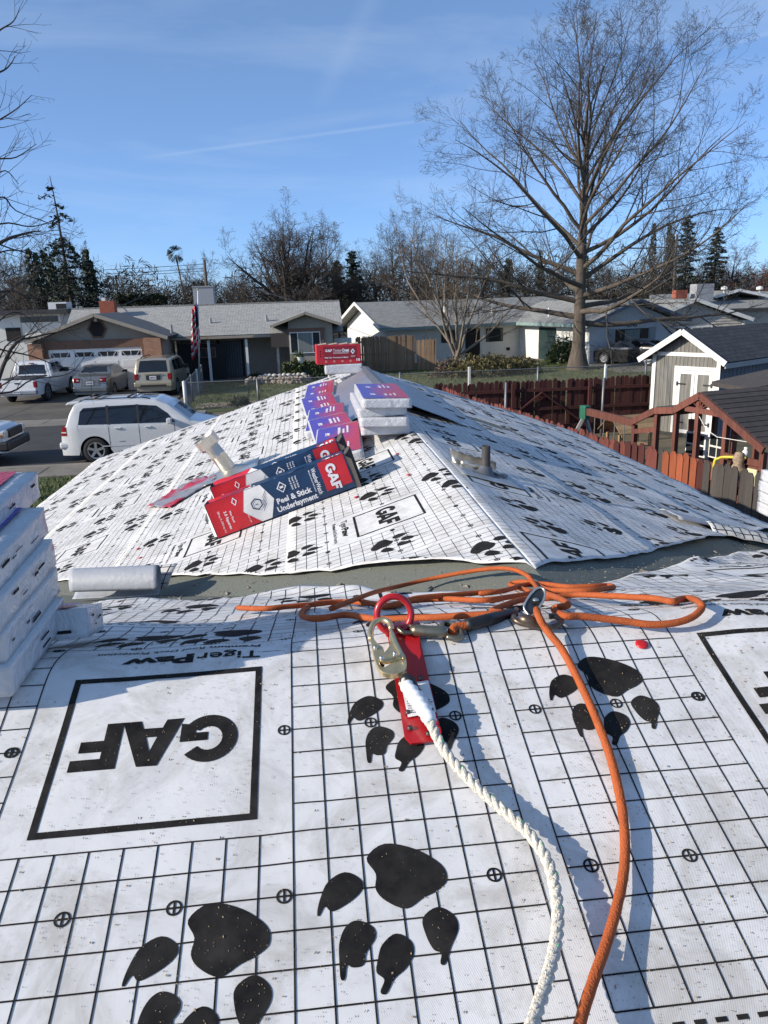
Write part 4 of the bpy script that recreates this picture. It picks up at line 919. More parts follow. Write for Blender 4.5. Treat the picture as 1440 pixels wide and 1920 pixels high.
# ================================================================== GROUND, STREET
M_DIRT = mat('ground_mix', (.085, .085, .045), rough=.95, var=.35, scale=.35, col2=(.15, .12, .075), bump=.3, bscale=9)
M_GRASS = mat('grass_ground', (.050, .085, .018), rough=.95, var=.4, scale=.8, col2=(.10, .11, .04), bump=.5, bscale=14)
M_ASPH = mat('asphalt', (.030, .030, .032), rough=.9, var=.25, scale=1.2, bump=.25, bscale=60, col2=(.043,.042,.041))
M_CONC = mat('concrete', (.17, .155, .135), rough=.9, var=.25, scale=.9, bump=.2, bscale=30, col2=(.24,.22,.19))
M_DRIVE = mat('driveway_concrete', (.070, .062, .050), rough=.9, var=.3, scale=.5, bump=.2, bscale=25, col2=(.12,.105,.085))
def sheet(name, pts, z, m):
    b = MB(); b.add([(x, y, z) for x, y in pts], [tuple(range(len(pts)))]); return struct(b.build(name, m))
sheet('ground', [(-700,-60),(700,-60),(900,1500),(-900,1500)], 0, M_DIRT)
sheet('road', [(-80,21.7),(3,21.7),(3,30.0),(-80,30.0)], .004, M_ASPH)
def struct_box(name, x0, x1, y0, y1, z0, z1, m, bev=.02):
    b = MB(); b.box(x0, x1, y0, y1, z0, z1); return struct(b.build(name, m, bevel=bev))
struct_box('kerb', -80, 3, 21.42, 21.7, -.05, .12, M_CONC); struct_box('kerb', -80, -15.6, 30.0, 30.28, -.05, .12, M_CONC); struct_box('kerb', -5.9, 3, 30.0, 30.28, -.05, .12, M_CONC)
sp_ = struct(thing('pavement', None, None)); b = MB()
for k in range(54): b = MB(); b.box(-80+1.52*k, -80+1.52*k+1.50, 20.15, 21.40, -.02, .11); b.build('slab', M_CONC, sp_, bevel=.01)
sp_ = struct(thing('pavement', None, None))
for k in range(50):
    x = -80+1.52*k
    if -4 > x+1.5 or True:
        b = MB(); h_ = .03 if -15.8 < x < -5.6 else .115; b.box(x, x+1.50, 30.30, 31.75, -.02, h_); b.build('slab', M_CONC, sp_, bevel=.01)
sp_ = struct(thing('driveway', None, None))
for i in range(3):
    for j in range(4): b = MB(); b.box(-15.4+3.15*i, -15.4+3.15*i+3.13, 31.77+2.52*j, 31.77+2.52*j+2.50, -.02, .045); b.build('slab', M_DRIVE, sp_, bevel=.01)
for (x0, x1) in ((-15.5, -6.0),): b = MB(); b.prism([(x0, 30.0, .01), (x0, 30.29, .05), (x0, 30.29, -.02), (x0, 30.0, -.02)], (x1-x0, 0, 0)); struct(b.build('driveway_apron', M_CONC))
sheet('lawn', [(-40, 12), (-3.4, 12), (-3.4, 20.14), (-40, 20.14)], .05, M_GRASS)
sheet('front_yard', [(-5.2, 31.9), (6, 31.9), (6, 47), (-5.2, 47)], .012, M_GRASS); sheet('neighbour_lawn', [(6.1, 24.5), (40, 24.5), (40, 52), (6.1, 52)], .014, M_GRASS)
struct_box('path', 12.5, 22.5, 50.2, 51.6, -.01, .03, M_CONC); struct_box('driveway', 17.0, 34, 40.6, 46.0, -.01, .035, M_CONC)
def blades(name, x0, x1, y0, y1, n, h, m, seed, z=.05, label=None):
    rr = np.random.RandomState(seed); fv = []; ff = []
    for k in range(n):
        x, y = rr.uniform(x0, x1), rr.uniform(y0, y1)
        if vnoise(x*.9, y*.9, seed) < -.45: continue
        a = rr.uniform(0, 2*PI); hh = h*rr.uniform(.4, 1.2); w = .012*rr.uniform(.6, 2); lx, ly = rr.normal(0, hh*.4, 2); i = len(fv)
        fv += [(x-w*math.cos(a), y-w*math.sin(a), z), (x+w*math.cos(a), y+w*math.sin(a), z), (x+lx, y+ly, z+hh)]; ff.append((i, i+1, i+2))
    me = bpy.data.meshes.new(name); me.from_pydata(fv, [], ff); me.update(); o = link(name, me, m); return tag(o, label, 'grass', kind='stuff')
M_BLADE = mat('grass_blade', (.055, .10, .018), rough=.7, var=.3, scale=3, col2=(.11, .15, .035))
M_BLADE2 = mat('grass_blade_dry', (.06, .090, .022), rough=.8, var=.3, scale=2, col2=(.14, .15, .055))
blades('grass', -16, -3.5, 13.5, 20.1, 16000, .10, M_BLADE, 3, .05, 'short green grass on the near verge')
blades('grass', -5.1, 6, 32, 46, 14000, .10, M_BLADE2, 4, .012, 'short patchy grass in the fenced front yard')
blades('grass', 6.2, 26, 25, 50, 22000, .10, M_BLADE2, 6, .014, 'rough green grass around the big bare tree')

# ================================================================== HOUSES
def shingle_mat(name, c, c2, course=.14):
    m = bpy.data.materials.new(name); m.use_nodes = True; t = m.node_tree; b = t.nodes['Principled BSDF']; b.inputs['Roughness'].default_value = .92
    tcn = t.nodes.new('ShaderNodeTexCoord'); n = t.nodes.new('ShaderNodeTexNoise'); n.inputs['Scale'].default_value = 7; n.inputs['Detail'].default_value = 6
    br_ = t.nodes.new('ShaderNodeTexBrick'); br_.inputs['Scale'].default_value = 1.0; br_.inputs['Brick Width'].default_value = .32; br_.inputs['Row Height'].default_value = course; br_.inputs['Mortar Size'].default_value = .010; br_.inputs['Bias'].default_value = -.1
    br_.inputs['Color1'].default_value = tuple(c)+(1,); br_.inputs['Color2'].default_value = tuple(c2)+(1,); br_.inputs['Mortar'].default_value = tuple(x*.45 for x in c)+(1,)
    mx_ = t.nodes.new('ShaderNodeMixRGB'); mx_.blend_type = 'MULTIPLY'; mx_.inputs['Fac'].default_value = .7; r = t.nodes.new('ShaderNodeValToRGB'); r.color_ramp.elements[0].color = (.55,.55,.55,1); r.color_ramp.elements[0].position = .3; r.color_ramp.elements[1].position = .7
    t.links.new(tcn.outputs['UV'], br_.inputs['Vector']); t.links.new(tcn.outputs['Object'], n.inputs['Vector']); t.links.new(n.outputs['Fac'], r.inputs['Fac'])
    t.links.new(br_.outputs['Color'], mx_.inputs['Color1']); t.links.new(r.outputs['Color'], mx_.inputs['Color2']); t.links.new(mx_.outputs['Color'], b.inputs['Base Color'])
    bp = t.nodes.new('ShaderNodeBump'); bp.inputs['Strength'].default_value = .5; bp.inputs['Distance'].default_value = .02; t.links.new(br_.outputs['Color'], bp.inputs['Height']); t.links.new(bp.outputs['Normal'], b.inputs['Normal'])
    return m
M_SH = shingle_mat('shingles_grey', (.36, .36, .345), (.46, .455, .43)); M_SH2 = shingle_mat('shingles_dark', (.13, .135, .145), (.18, .185, .19)); M_SH3 = shingle_mat('shingles_weathered', (.27, .275, .265), (.37, .37, .35)); M_SH4 = shingle_mat('shingles_charcoal', (.05, .052, .058), (.075, .078, .084), .16)
def roof_plane(name, P, m, par, th=.12):                 # P: four corners, eave first (eave left, eave right, ridge right, ridge left)
    P = [Vector(p) for p in P]; n = (P[1]-P[0]).cross(P[3]-P[0]).normalized()
    if n.z < 0: n = -n
    b = MB(); b.prism(P, -n*th); me = b.mesh(name); uv = me.uv_layers.new(name='UVMap'); ex = (P[1]-P[0]).normalized(); ey = n.cross(ex)
    for l in me.loops:
        co = me.vertices[l.vertex_index].co-P[0]; uv.data[l.index].uv = (co.dot(ex), co.dot(ey))
    return link(name, me, m, par)
M_TAN = mat('stucco_tan', (.31, .275, .225), rough=.9, var=.08, scale=2, bump=.15, bscale=60); M_BROWN = mat('brown_trim', (.16, .085, .055), rough=.7, var=.15); M_WHITEW = mat('white_stucco', (.70, .69, .64), rough=.9, var=.06, scale=2, bump=.15, bscale=60)
M_WTRIM = mat('white_trim', (.72, .71, .68), rough=.6, var=.06); M_GLASS = mat('window_glass', (.02, .024, .03), rough=.08, var=.3, scale=1.5, spec=.6); M_CURT = mat('curtain', (.17, .19, .18), rough=.7, var=.25, scale=9, stretch=(1,1,.05))
M_DARK = mat('dark_recess', (.02, .018, .018), rough=.9); M_WSHADE = mat('white_wall_shade', (.47, .48, .49), rough=.85, var=.07, scale=2); M_TEAL = mat('teal_trim', (.22, .30, .29), rough=.6)
M_SIDING = mat('beige_siding', (.50, .465, .41), rough=.7, var=.08, scale=2); M_GREYTRIM = mat('grey_trim', (.26,.27,.28), rough=.6)
def brick_mat():
    m = bpy.data.materials.new('brick'); m.use_nodes = True; t = m.node_tree; b = t.nodes['Principled BSDF']; b.inputs['Roughness'].default_value = .9
    tcn = t.nodes.new('ShaderNodeTexCoord'); mp_ = t.nodes.new('ShaderNodeMapping'); mp_.inputs['Rotation'].default_value = (PI/2, 0, 0); br_ = t.nodes.new('ShaderNodeTexBrick'); br_.inputs['Scale'].default_value = 1; br_.inputs['Brick Width'].default_value = .21; br_.inputs['Row Height'].default_value = .075; br_.inputs['Mortar Size'].default_value = .008
    br_.inputs['Color1'].default_value = (.30,.12,.065,1); br_.inputs['Color2'].default_value = (.42,.20,.10,1); br_.inputs['Mortar'].default_value = (.30,.25,.20,1)
    t.links.new(tcn.outputs['Object'], mp_.inputs['Vector']); t.links.new(mp_.outputs['Vector'], br_.inputs['Vector']); t.links.new(br_.outputs['Color'], b.inputs['Base Color']); return m
M_BRICK = brick_mat()
def rect_px(b, x0, y0, x1, y1, v, th, mi=0, off=0):      # upright slab whose face lies in Y = v
    a = pv(x0, y1, v); c = pv(x1, y0, v); b.box(a[0], c[0], v-off, v-off+th, a[2], c[2], mi); return a[0], c[0], a[2], c[2]
def window(par, u0, u1, v, z0, z1, frame_m=M_WTRIM, mull=(.5,), curtain=True, fw=.05):
    b = MB(); b.box(u0, u1, v-.02, v+.06, z0, z1); w = b.build('window', frame_m, par)
    b = MB(); xs = [u0+fw]+[u0+(u1-u0)*q for q in mull]+[u1-fw]
    for i in range(len(xs)-1):
        b = MB(); b.box(xs[i]+(fw/2 if i else 0), xs[i+1]-(fw/2 if i < len(xs)-2 else 0), v-.026, v-.022, z0+fw, z1-fw); b.build('pane', M_CURT if (curtain and 0 < i < len(xs)-2) else M_GLASS, w)
    return w
# ---------- tan ranch house across the street
t = thing('ranch_house', 'tan ranch house with grey shingle roof, brick piers and white garage door', 'house'); T = t
VG = 41.7
zg = lambda x, y, v=VG: pv(x, y, v)
ax_, az_ = zg(175, 588, 41.35)[0], zg(175, 588, 41.35)[2]; el = zg(46, 640, 41.35); er = zg(314, 631, 41.35); ze = (el[2]+er[2])/2
vb_ = 47.0
roof_plane('roof', [(er[0], 41.35, ze), (er[0], vb_, ze), (ax_, vb_, az_), (ax_, 41.35, az_)], M_SH2, t)
roof_plane('roof', [(el[0], 41.35, ze), (el[0], vb_, ze), (ax_, vb_, az_), (ax_, 41.35, az_)], M_SH2, t)
b = MB(); b.beam((el[0], 41.31, ze-.07), (ax_, 41.31, az_-.07), .05, .17); b.beam((ax_, 41.31, az_-.07), (er[0], 41.31, ze-.07), .05, .17); b.build('barge_board', M_TAN, t)
w0, w1 = zg(64, 700)[0], zg(308, 700)[0]
sl_ = (az_-ze)/(ax_-el[0])
zr_at = lambda u: (ze+(u-el[0])*sl_ if u < ax_ else az_-(u-ax_)*(az_-ze)/(er[0]-ax_))-.16
b = MB(); b.prism([(w0, VG+.30, 0), (w1, VG+.30, 0), (w1, VG+.30, zr_at(w1)), (ax_, VG+.30, zr_at(ax_)), (w0, VG+.30, zr_at(w0))][::-1], (0, .15, 0)); b.box(w1-.15, w1, VG+.45, 46, 0, ze-.1); b.box(w0, w0+.15, VG+.45, 46, 0, ze-.1); b.build('wall', M_TAN, t)
b = MB(); d0, d1, dz1 = zg(100, 735)[0], zg(275, 735)[0], zg(190, 653)[2]
gtop = zg(190, 637)[2]; b.box(d0-.35, d1+.18, VG+.05, VG+.30, dz1+.0, gtop); b.build('garage_header', M_BROWN, t)
for (xa, xb) in ((62, 88), (277, 309)):
    ua, ub = zg(xa, 700)[0], zg(xb, 700)[0]; b = MB(); b.box(ua, ub, VG-.28, VG+.30, 0, min(zr_at(ua), zr_at(ub))-.02); b.build('brick_pier', M_BRICK, t)
b = MB(); b.box(d1-.0, d1+.16, VG-.05, VG+.29, 0, dz1); b.box(d0-.34, d0, VG-.05, VG+.29, 0, dz1); b.build('door_jamb', M_BROWN, t)
gd = MB(); gd.box(d0+.003, d1-.003, VG+.10, VG+.15, .03, dz1-.003); gdo = gd.build('garage_door', M_WTRIM, t)
pw_, ph_ = (d1-d0)/4, (dz1-.03)/4
for i in range(4):
    for j in range(4):
        x0, z0 = d0+pw_*i, .03+ph_*j
        if j == 3:
            b = MB(); n_ = 8; mid = x0+pw_/2; hw = pw_*.40
            top = [(mid-hw+2*hw*k/n_, VG+.19, z0+ph_*.30+ph_*.42*math.sin(PI*k/n_)**.8 if 0 else z0+ph_*(.62 if i in (1, 2) else .5)) for k in range(n_+1)]
            b.box(mid-hw, mid+hw, VG+.085, VG+.1, z0+ph_*.28, z0+ph_*.68); b.build('window_pane', M_GLASS, gdo)
            for q in range(3): b = MB(); b.beam((mid+(q-1)*hw*.6, VG+.08, z0+ph_*.28), (mid+(q-1)*hw*.95, VG+.08, z0+ph_*.68), .025, .02, up=(0,1,0)); b.build('glazing_bar', M_WTRIM, gdo)
        else:
            b = MB(); b.box(x0+.10, x0+pw_-.10, VG+.088, VG+.1, z0+.09, z0+ph_-.09); b.build('door_panel', M_WTRIM, gdo, bevel=.012)
hc = zg(182, 617, VG+.28); b = MB(); R6 = [(hc[0]+.50*math.cos(PI/3*k), VG+.26, hc[2]+.52*math.sin(PI/3*k)) for k in range(6)]; b.prism(R6, (0, .035, 0)); hx = b.build('gable_vent', M_BROWN, t)
b = MB(); b.prism([(hc[0]+.40*math.cos(PI/3*k), VG+.245, hc[2]+.42*math.sin(PI/3*k)) for k in range(6)], (0, .012, 0)); b.build('louvre', M_DARK, hx)
b = MB(); b.box(hc[0]-.06, hc[0]+.06, VG+.15, VG+.25, hc[2]+.38, hc[2]+.56); b.build('flood_light', M_WTRIM, t)
# main roof
VE_, VR_ = 44.6, 49.6
rl, rr_ = pv(135, 580, VR_), pv(636, 563, VR_); ez = pv(457, 627, VE_)[2]; zrid = (rl[2]+rr_[2])/2
ul, ur = pv(120, 607, VE_)[0]-.3, pv(643, 605, VE_)[0]
bl_u, br_u = pv(541, 640, 44.6)[0], pv(624, 640, 44.6)[0]
roof_plane('roof', [(ul, VE_, ez), (ur, VE_, ez), (rr_[0], VR_, zrid), (rl[0], VR_, zrid)], M_SH, t)
roof_plane('roof', [(ur, 54.6, ez), (ul, 54.6, ez), (rl[0], VR_, zrid), (rr_[0], VR_, zrid)], M_SH, t)
b = MB()
for k in range(46):
    u = rl[0]+(rr_[0]-rl[0])*k/46; b.prism([(u, VR_-.14, zrid-.03), (u, VR_, zrid+.04), (u, VR_+.14, zrid-.03)], ((rr_[0]-rl[0])/46*.98, 0, .012))
b.build('ridge_cap', M_SH, t)['kind'] = 'stuff'
b = MB(); b.box(w1+.05, bl_u-.02, VE_-.03, VE_+.03, ez-.24, ez-.07); b.build('fascia', M_BROWN, t)
b = MB(); b.box(w1+.05, bl_u-.02, VE_-.16, VE_-.04, ez-.18, ez-.05); b.build('gutter', M_TAN, t)
VW = 46.6
b = MB(); b.box(w1, ur-.5, VW, VW+.2, 0, ez-.02); b.box(ur-.7, ur-.5, VW+.2, 54, 0, ez-.05); b.build('wall', M_TAN, t); b = MB(); b.box(w0, w0+.2, 46, 54, 0, ez-.05); b.build('wall', M_TAN, t)
for xp, m_ in ((392, M_WTRIM), (463, M_WTRIM), (521, mat('weathered_post', (.42,.38,.33), rough=.9, var=.3))):
    u = pv(xp, 660, VE_+.1)[0]; b = MB(); b.box(u-.07, u+.07, VE_+.08, VE_+.22, 0, ez-.1); b.build('porch_post', m_, t)
b = MB(); a0, a1 = pv(415, 690, VW), pv(452, 640, VW); b.box(a0[0], a1[0], VW-.05, VW-.005, .1, 2.15); dr = b.build('front_door', mat('screen_door', (.07,.085,.10), rough=.5), t)
b = MB(); b.box(a0[0]-.14, a0[0]-.0, VW-.06, VW-.004, .1, 2.2); b.box(a1[0], a1[0]+.12, VW-.06, VW-.004, .1, 2.2); b.build('door_frame', M_DARK, t)
for k in range(9): 
    u = a0[0]+.06+(a1[0]-a0[0]-.12)*k/8; b = MB(); b.box(u-.008, u+.008, VW-.07, VW-.052, .15, 2.1); b.build('screen_bar', M_GREYTRIM, dr)
b = MB(); b.box(bl_u-5.6, bl_u-.1, VE_+.1, VW-.06, -.02, .10); b.build('porch_slab', M_CONC, t)
b = MB(); b.box(w1+.3, w1+2.9, 44.9, 45.0, 0, 2.1); b.build('side_gate', M_DARK, t); window(t, w1+1.4, w1+2.4, 44.85, 1.35, 1.9, M_BROWN, (), False)
# bay with its own little gable
VBy = 44.3; ap = pv(571, 585, VBy-.5); lft = pv(506, 610, VBy-.5); rgt = pv(640, 607, VBy-.5); ze2 = (lft[2]+rgt[2])/2
roof_plane('bay_roof', [(lft[0], VBy-.5, ze2), (lft[0], VR_-2, ze2+.0), (ap[0], VR_-2, ap[2]), (ap[0], VBy-.5, ap[2])], M_SH, t); roof_plane('bay_roof', [(rgt[0], VBy-.5, ze2), (rgt[0], VR_-2, ze2), (ap[0], VR_-2, ap[2]), (ap[0], VBy-.5, ap[2])], M_SH, t)
b = MB(); b.beam((lft[0], VBy-.53, ze2-.06), (ap[0], VBy-.53, ap[2]-.06), .05, .14); b.beam((ap[0], VBy-.53, ap[2]-.06), (rgt[0], VBy-.53, ze2-.06), .05, .14); b.build('barge_board', M_TAN, t)
bz = lambda u: ap[2]-abs(u-ap[0])*(ap[2]-ze2)/(ap[0]-lft[0])-.16
bu0, bu1 = pv(542, 640, VBy)[0], pv(624, 640, VBy)[0]
b = MB(); b.prism([(bu0, VBy, 0), (bu1, VBy, 0), (bu1, VBy, bz(bu1)), (ap[0], VBy, bz(ap[0])), (bu0, VBy, bz(bu0))][::-1], (0, .2, 0)); b.box(bu0, bu0+.2, VBy+.2, VW, 0, ze2-.2); b.box(bu1-.2, bu1, VBy+.2, VW, 0, ze2-.2); b.build('bay_wall', M_TAN, t)
a0, a1 = pv(545, 663, VBy), pv(600, 621, VBy); window(t, a0[0], a1[0], VBy-.06, a0[2], a1[2], M_WTRIM, (.26, .74))
b = MB(); b.box(a0[0]-.1, a1[0]+.22, VBy-.10, VBy-.003, a1[2]+.01, a1[2]+.20); b.box(a1[0]+.02, a1[0]+.2, VBy-.10, VBy-.003, a0[2]-.1, a1[2]); b.build('window_surround', M_BROWN, t)
b = MB(); b.box(bu0-1.0, bu0-.0, VBy+.05, VBy+.2, ez-.75, ez-.05); b.build('porch_panel', mat('dark_boards', (.06,.05,.045), rough=.9, var=.3, stretch=(30,1,1)), t)
b = MB(); m_s = bu1+.2; b.box(bu1+.1, bu1+1.1, VBy+.6, VBy+1.2, 1.55, 2.15); b.build('awning', mat('awning_stripe', (.5,.5,.48), rough=.6, var=.6, scale=3, stretch=(8,0,0)), t)
# roof furniture
def roofz(v): return ez+(zrid-ez)*(v-VE_)/(VR_-VE_)
u = pv(201, 570, 48)[0]; b = MB(); b.box(u-.42, u+.42, 47.8, 48.5, roofz(47.8)-.3, zrid+.40); ch = b.build('chimney', mat('chimney_brick', (.30,.085,.05), rough=.9, var=.25, scale=5), t)
b = MB(); b.box(u-.3, u-.1, 48.0, 48.3, zrid+.40, zrid+.58); b.build('chimney_pot', M_WTRIM, ch)
u = pv(384, 560, 51)[0]; b = MB(); b.box(u-.62, u+.62, 50.4, 51.4, 3.6, zrid+1.05); hv = b.build('cooler_unit', mat('cooler_grey', (.30,.31,.33), rough=.6, var=.15, stretch=(12,1,1)), t)
b = MB(); b.box(u-.66, u+.66, 50.36, 51.44, zrid+1.05, zrid+1.13); b.build('cooler_lid', M_GREYTRIM, hv)
for x, y, hh in ((320, 604, .45), (395, 605, .28), (499, 594, .35), (501, 596, .15)):
    P = pz(x, y, 3.0); v = 46.5 if x > 330 else 44.0; u = pv(x, y, v)[0]; zb_ = (roofz(v) if x > 330 else az_-(u-ax_)*(az_-ze)/(er[0]-ax_)); b = MB(); b.lathe([(.07, zb_-.1), (.07, zb_+hh), (0, zb_+hh)], 10, (u, v, 0)); b.build('roof_vent', M_GREYTRIM, t)
# ---------- flag
fp = thing('flagpole', 'leaning white flagpole with a limp US flag before the ranch house', 'flagpole', (pz(388, 708, 0)[0], 44.0, 0))
F0 = np.array(fp.location); top = pv(371, 545, 43.7); b = MB(); b.tube([(0,0,0), tuple(top-F0)], [.045, .03], 8); b.build('pole', M_WTRIM, fp, smooth=True)
b = MB(); b.lathe([(0,.09),(.06,.05),(.06,0),(0,-.02)], 10, tuple(top-F0+np.array([0,0,.05]))); b.build('finial', mat('brass', (.5,.4,.15), rough=.3, metal=.8), fp, smooth=True)
def flagpt(s, q):                                        # s across (hoist to fly), q down
    A_ = top-F0; ax2 = -A_/np.linalg.norm(A_); P = A_+ax2*(.55+2.35*q); fold_ = s*(.46+.16*math.sin(q*2.2)); 
    return (P[0]-.06-fold_*.75+.05*math.sin(s*15+q*2)+.12*q, P[1]-.05-.09*math.sin(s*16+q*3), P[2]-.55*s-.25*s*q)
M_FR, M_FW, M_FB = mat('flag_red', (.52,.03,.05), rough=.8), mat('flag_white', (.66,.65,.64), rough=.8), mat('flag_blue', (.02,.025,.09), rough=.8)
ff = MB(); n1, n2 = 26, 13
V_ = [flagpt(i/n1, j/n2) for j in range(n2+1) for i in range(n1+1)]
for j in range(n2):
    for i in range(n1):
        q = (j*(n1+1)+i); ff.add([V_[q], V_[q+1], V_[q+n1+2], V_[q+n1+1]], [(0,1,2,3)], 2 if (i < 10 and j < 7) else (0 if j % 2 == 0 else 1))
ff.build('flag', [M_FR, M_FW, M_FB], fp, smooth=True, solid=.004)
# ---------- white house, turned about 15 degrees, with a projecting wing
wh = thing('white_house', 'white house with shade-toned wing front and long grey roof behind the big bare tree', 'house', (15.1, 54, 0), rad(15)); t = wh
Ze, Zr = 2.42, 4.05; XL = -10.0
roof_plane('roof', [(XL-.7, -.7, Ze), (7, -.7, Ze), (7, 4, Zr), (XL-.7, 4, Zr)], M_SH3, t); roof_plane('roof', [(7, 8.7, Ze), (XL-.7, 8.7, Ze), (XL-.7, 4, Zr), (7, 4, Zr)], M_SH3, t)
b = MB(); b.beam((XL-.74, -.75, Ze-.06), (XL-.74, 4, Zr-.06), .05, .2); b.beam((XL-.74, 4, Zr-.06), (XL-.74, 8.7, Ze-.06), .05, .2); b.build('barge_board', M_WTRIM, t)
b = MB(); b.prism([(XL, 0, 0), (XL, 8, 0), (XL, 8, Ze+.05), (XL, 4, Zr-.2), (XL, 0, Ze+.05)], (.2, 0, 0)); b.box(XL+.2, 0, 0, .2, 0, Ze+.1); b.build('wall', M_WHITEW, t)
b = MB(); b.box(XL-.72, 0.3, -.74, -.66, Ze-.19, Ze-.02); b.build('fascia', M_TEAL, t)
w = MB(); w.box(XL-.03, XL+.05, 2.6, 4.6, 1.0, 1.75); wo = w.build('window', M_GREYTRIM, t)
for k in range(2): b = MB(); b.box(XL-.04, XL-.032, 2.7+.95*k, 3.55+.95*k, 1.08, 1.67); b.build('pane', M_GLASS, wo)
window(t, -2.6, -1.3, -.03, 1.15, 2.05, M_DARK, (.35,), False); window(t, -6.0, -4.8, -.03, 1.25, 2.05, M_DARK, (.5,), False)
b = MB(); b.box(-4.2, -3.1, -.06, -.005, 0, 2.1); b.build('front_door', M_DARK, t)
b = MB(); b.box(-1.0, -.75, -.05, -.005, .5, .7); b.build('wall_vent', M_DARK, t)
# wing
Zw = 3.75; WX = 6.2
roof_plane('wing_roof', [(-.6, 2, Ze), (-.6, -8.9, Ze), (WX/2, -8.9, Zw), (WX/2, 2, Zw)], M_SH3, t); roof_plane('wing_roof', [(WX+.8, -8.9, Ze), (WX+.8, 2, Ze), (WX/2, 2, Zw), (WX/2, -8.9, Zw)], M_SH3, t)
b = MB(); b.box(-.68, -.6, -8.9, -.7, Ze-.2, Ze-.0); b.build('fascia', M_TEAL, t)
b = MB(); b.beam((-.65, -8.93, Ze-.05), (WX/2, -8.93, Zw-.05), .05, .18); b.beam((WX/2, -8.93, Zw-.05), (WX+.85, -8.93, Ze-.05), .05, .18); b.build('barge_board', mat('slate_trim', (.10,.12,.16), rough=.6), t)
b = MB(); b.prism([(0, -8.2, 0), (WX, -8.2, 0), (WX, -8.2, Ze+.05), (WX/2, -8.2, Zw-.2), (0, -8.2, Ze+.05)][::-1], (0, .2, 0)); b.box(WX-.2, WX, -8, 0, 0, Ze+.05); b.build('wing_wall', M_WSHADE, t)  # wing front in shade: white wall greyed in the colour itself
b = MB(); b.box(0, .2, -8, 0, 0, Ze+.05); b.build('side_wall', M_WHITEW, t)
b = MB(); b.box(-.03, .0, -4.6, -2.6, 0, 2.1); b.build('glass_door', mat('dark_green_glass', (.03,.05,.05), rough=.15), t)
window(t, 1.9, 4.35, -8.23, 1.0, 2.0, M_DARK, (.26, .74)); 
for x in (1.35, 4.45): b = MB(); b.box(x, x+.45, -8.25, -8.2, 1.0, 2.05); b.build('shutter', M_GREYTRIM, t)
nm = Print(); nm.add(text2d('8143', .20, .03, .75)); nm.build('house_number', lambda x, y: np.stack([x+2.75, np.full_like(x, -8.215), y+2.12], -1), M_DARK, t)
for x, y, hh in ((.45, -3, .55), (1.4, -5, .3), (-1.5, 1.2, .3), (-5, 1.6, .4)): 
    zz_ = Ze+(Zw-Ze)*(x+.6)/(WX/2+.6) if x > 0 else Ze+(Zr-Ze)*(y+.7)/4.7
    b = MB(); b.lathe([(.06, zz_-.1), (.06, zz_+hh), (0, zz_+hh)], 8, (x, y, 0)); b.build('roof_vent', M_WTRIM, t)
# ---------- beige siding house and a roof behind it
VS = 57.0; ap = pv(1305, 560, VS-.5); le = pv(1203, 606, VS-.5); re = pv(1413, 597, VS-.5); ze3 = (le[2]+re[2])/2
t = thing('siding_house', 'beige siding house with white gable boards behind the shed', 'house'); zs = lambda u: ap[2]-abs(u-ap[0])*(ap[2]-ze3)/(ap[0]-le[0])-.18
roof_plane('roof', [(le[0], VS-.5, ze3), (le[0], VS+11, ze3), (ap[0], VS+11, ap[2]), (ap[0], VS-.5, ap[2])], M_SH3, t); roof_plane('roof', [(re[0], VS-.5, ze3), (re[0], VS+11, ze3), (ap[0], VS+11, ap[2]), (ap[0], VS-.5, ap[2])], M_SH3, t)
b = MB(); b.beam((le[0], VS-.54, ze3-.06), (ap[0], VS-.54, ap[2]-.06), .06, .26); b.beam((ap[0], VS-.54, ap[2]-.06), (re[0], VS-.54, ze3-.06), .06, .26); b.build('barge_board', M_WTRIM, t)
su0, su1 = le[0]+.5, re[0]-.5; b = MB(); b.prism([(su0, VS, 0), (su1, VS, 0), (su1, VS, zs(su1)), (ap[0], VS, zs(ap[0])), (su0, VS, zs(su0))][::-1], (0, .2, 0)); b.build('wall', M_SIDING, t)
k = 0
while .25+.2*k < ap[2]-.3:
    z = .25+.2*k; hw = min(su1-ap[0], (ap[2]-.25-z)/((ap[2]-ze3)/(ap[0]-le[0]))); b = MB(); b.prism([(max(su0, ap[0]-hw), VS, z), (max(su0, ap[0]-hw), VS-.035, z), (max(su0, ap[0]-hw), VS, z+.19)], (min(su1, ap[0]+hw)-max(su0, ap[0]-hw), 0, 0)); b.build('siding_board', M_SIDING, t); k += 1
a0, a1 = pv(1262, 640, VS), pv(1335, 610, VS); window(t, a0[0], a1[0], VS-.08, a0[2]-.4, a1[2], M_WTRIM, (.2, .45, .72), True, .12)
b = MB(); b.box(su1-.05, su1+.12, VS-.06, VS+.06, 0, ze3-.1); b.build('corner_board', M_WTRIM, t)
t = thing('neighbour_house', 'low grey-roofed house with small white gable beyond the siding house', 'house'); V2 = 66
q0, q1 = pv(1225, 560, V2), pv(1520, 548, V2); zr2 = pv(1400, 549, V2+3)[2]
roof_plane('roof', [(q0[0]-2, V2-4, 2.6), (q1[0]+3, V2-4, 2.6), (q1[0]+3, V2+3, zr2+.1), (q0[0]+1, V2+3, zr2+.1)], M_SH3, t); b = MB(); b.box(q0[0]-1, q1[0]+2, V2-3, V2+8, 0, 2.6); b.build('wall', M_SIDING, t)
g0, g1, g2 = pv(1340, 557, V2-1), pv(1387, 544, V2-1), pv(1440, 555, V2-1); b = MB(); b.beam(g0, g1, .1, .22); b.beam(g1, g2, .1, .22); b.build('barge_board', M_WTRIM, t); roof_plane('roof', [tuple(g0), (g0[0], V2+6, g0[2]), (g1[0], V2+6, g1[2]), tuple(g1)], M_SH3, t); roof_plane('roof', [tuple(g2), (g2[0], V2+6, g2[2]), (g1[0], V2+6, g1[2]), tuple(g1)], M_SH3, t)
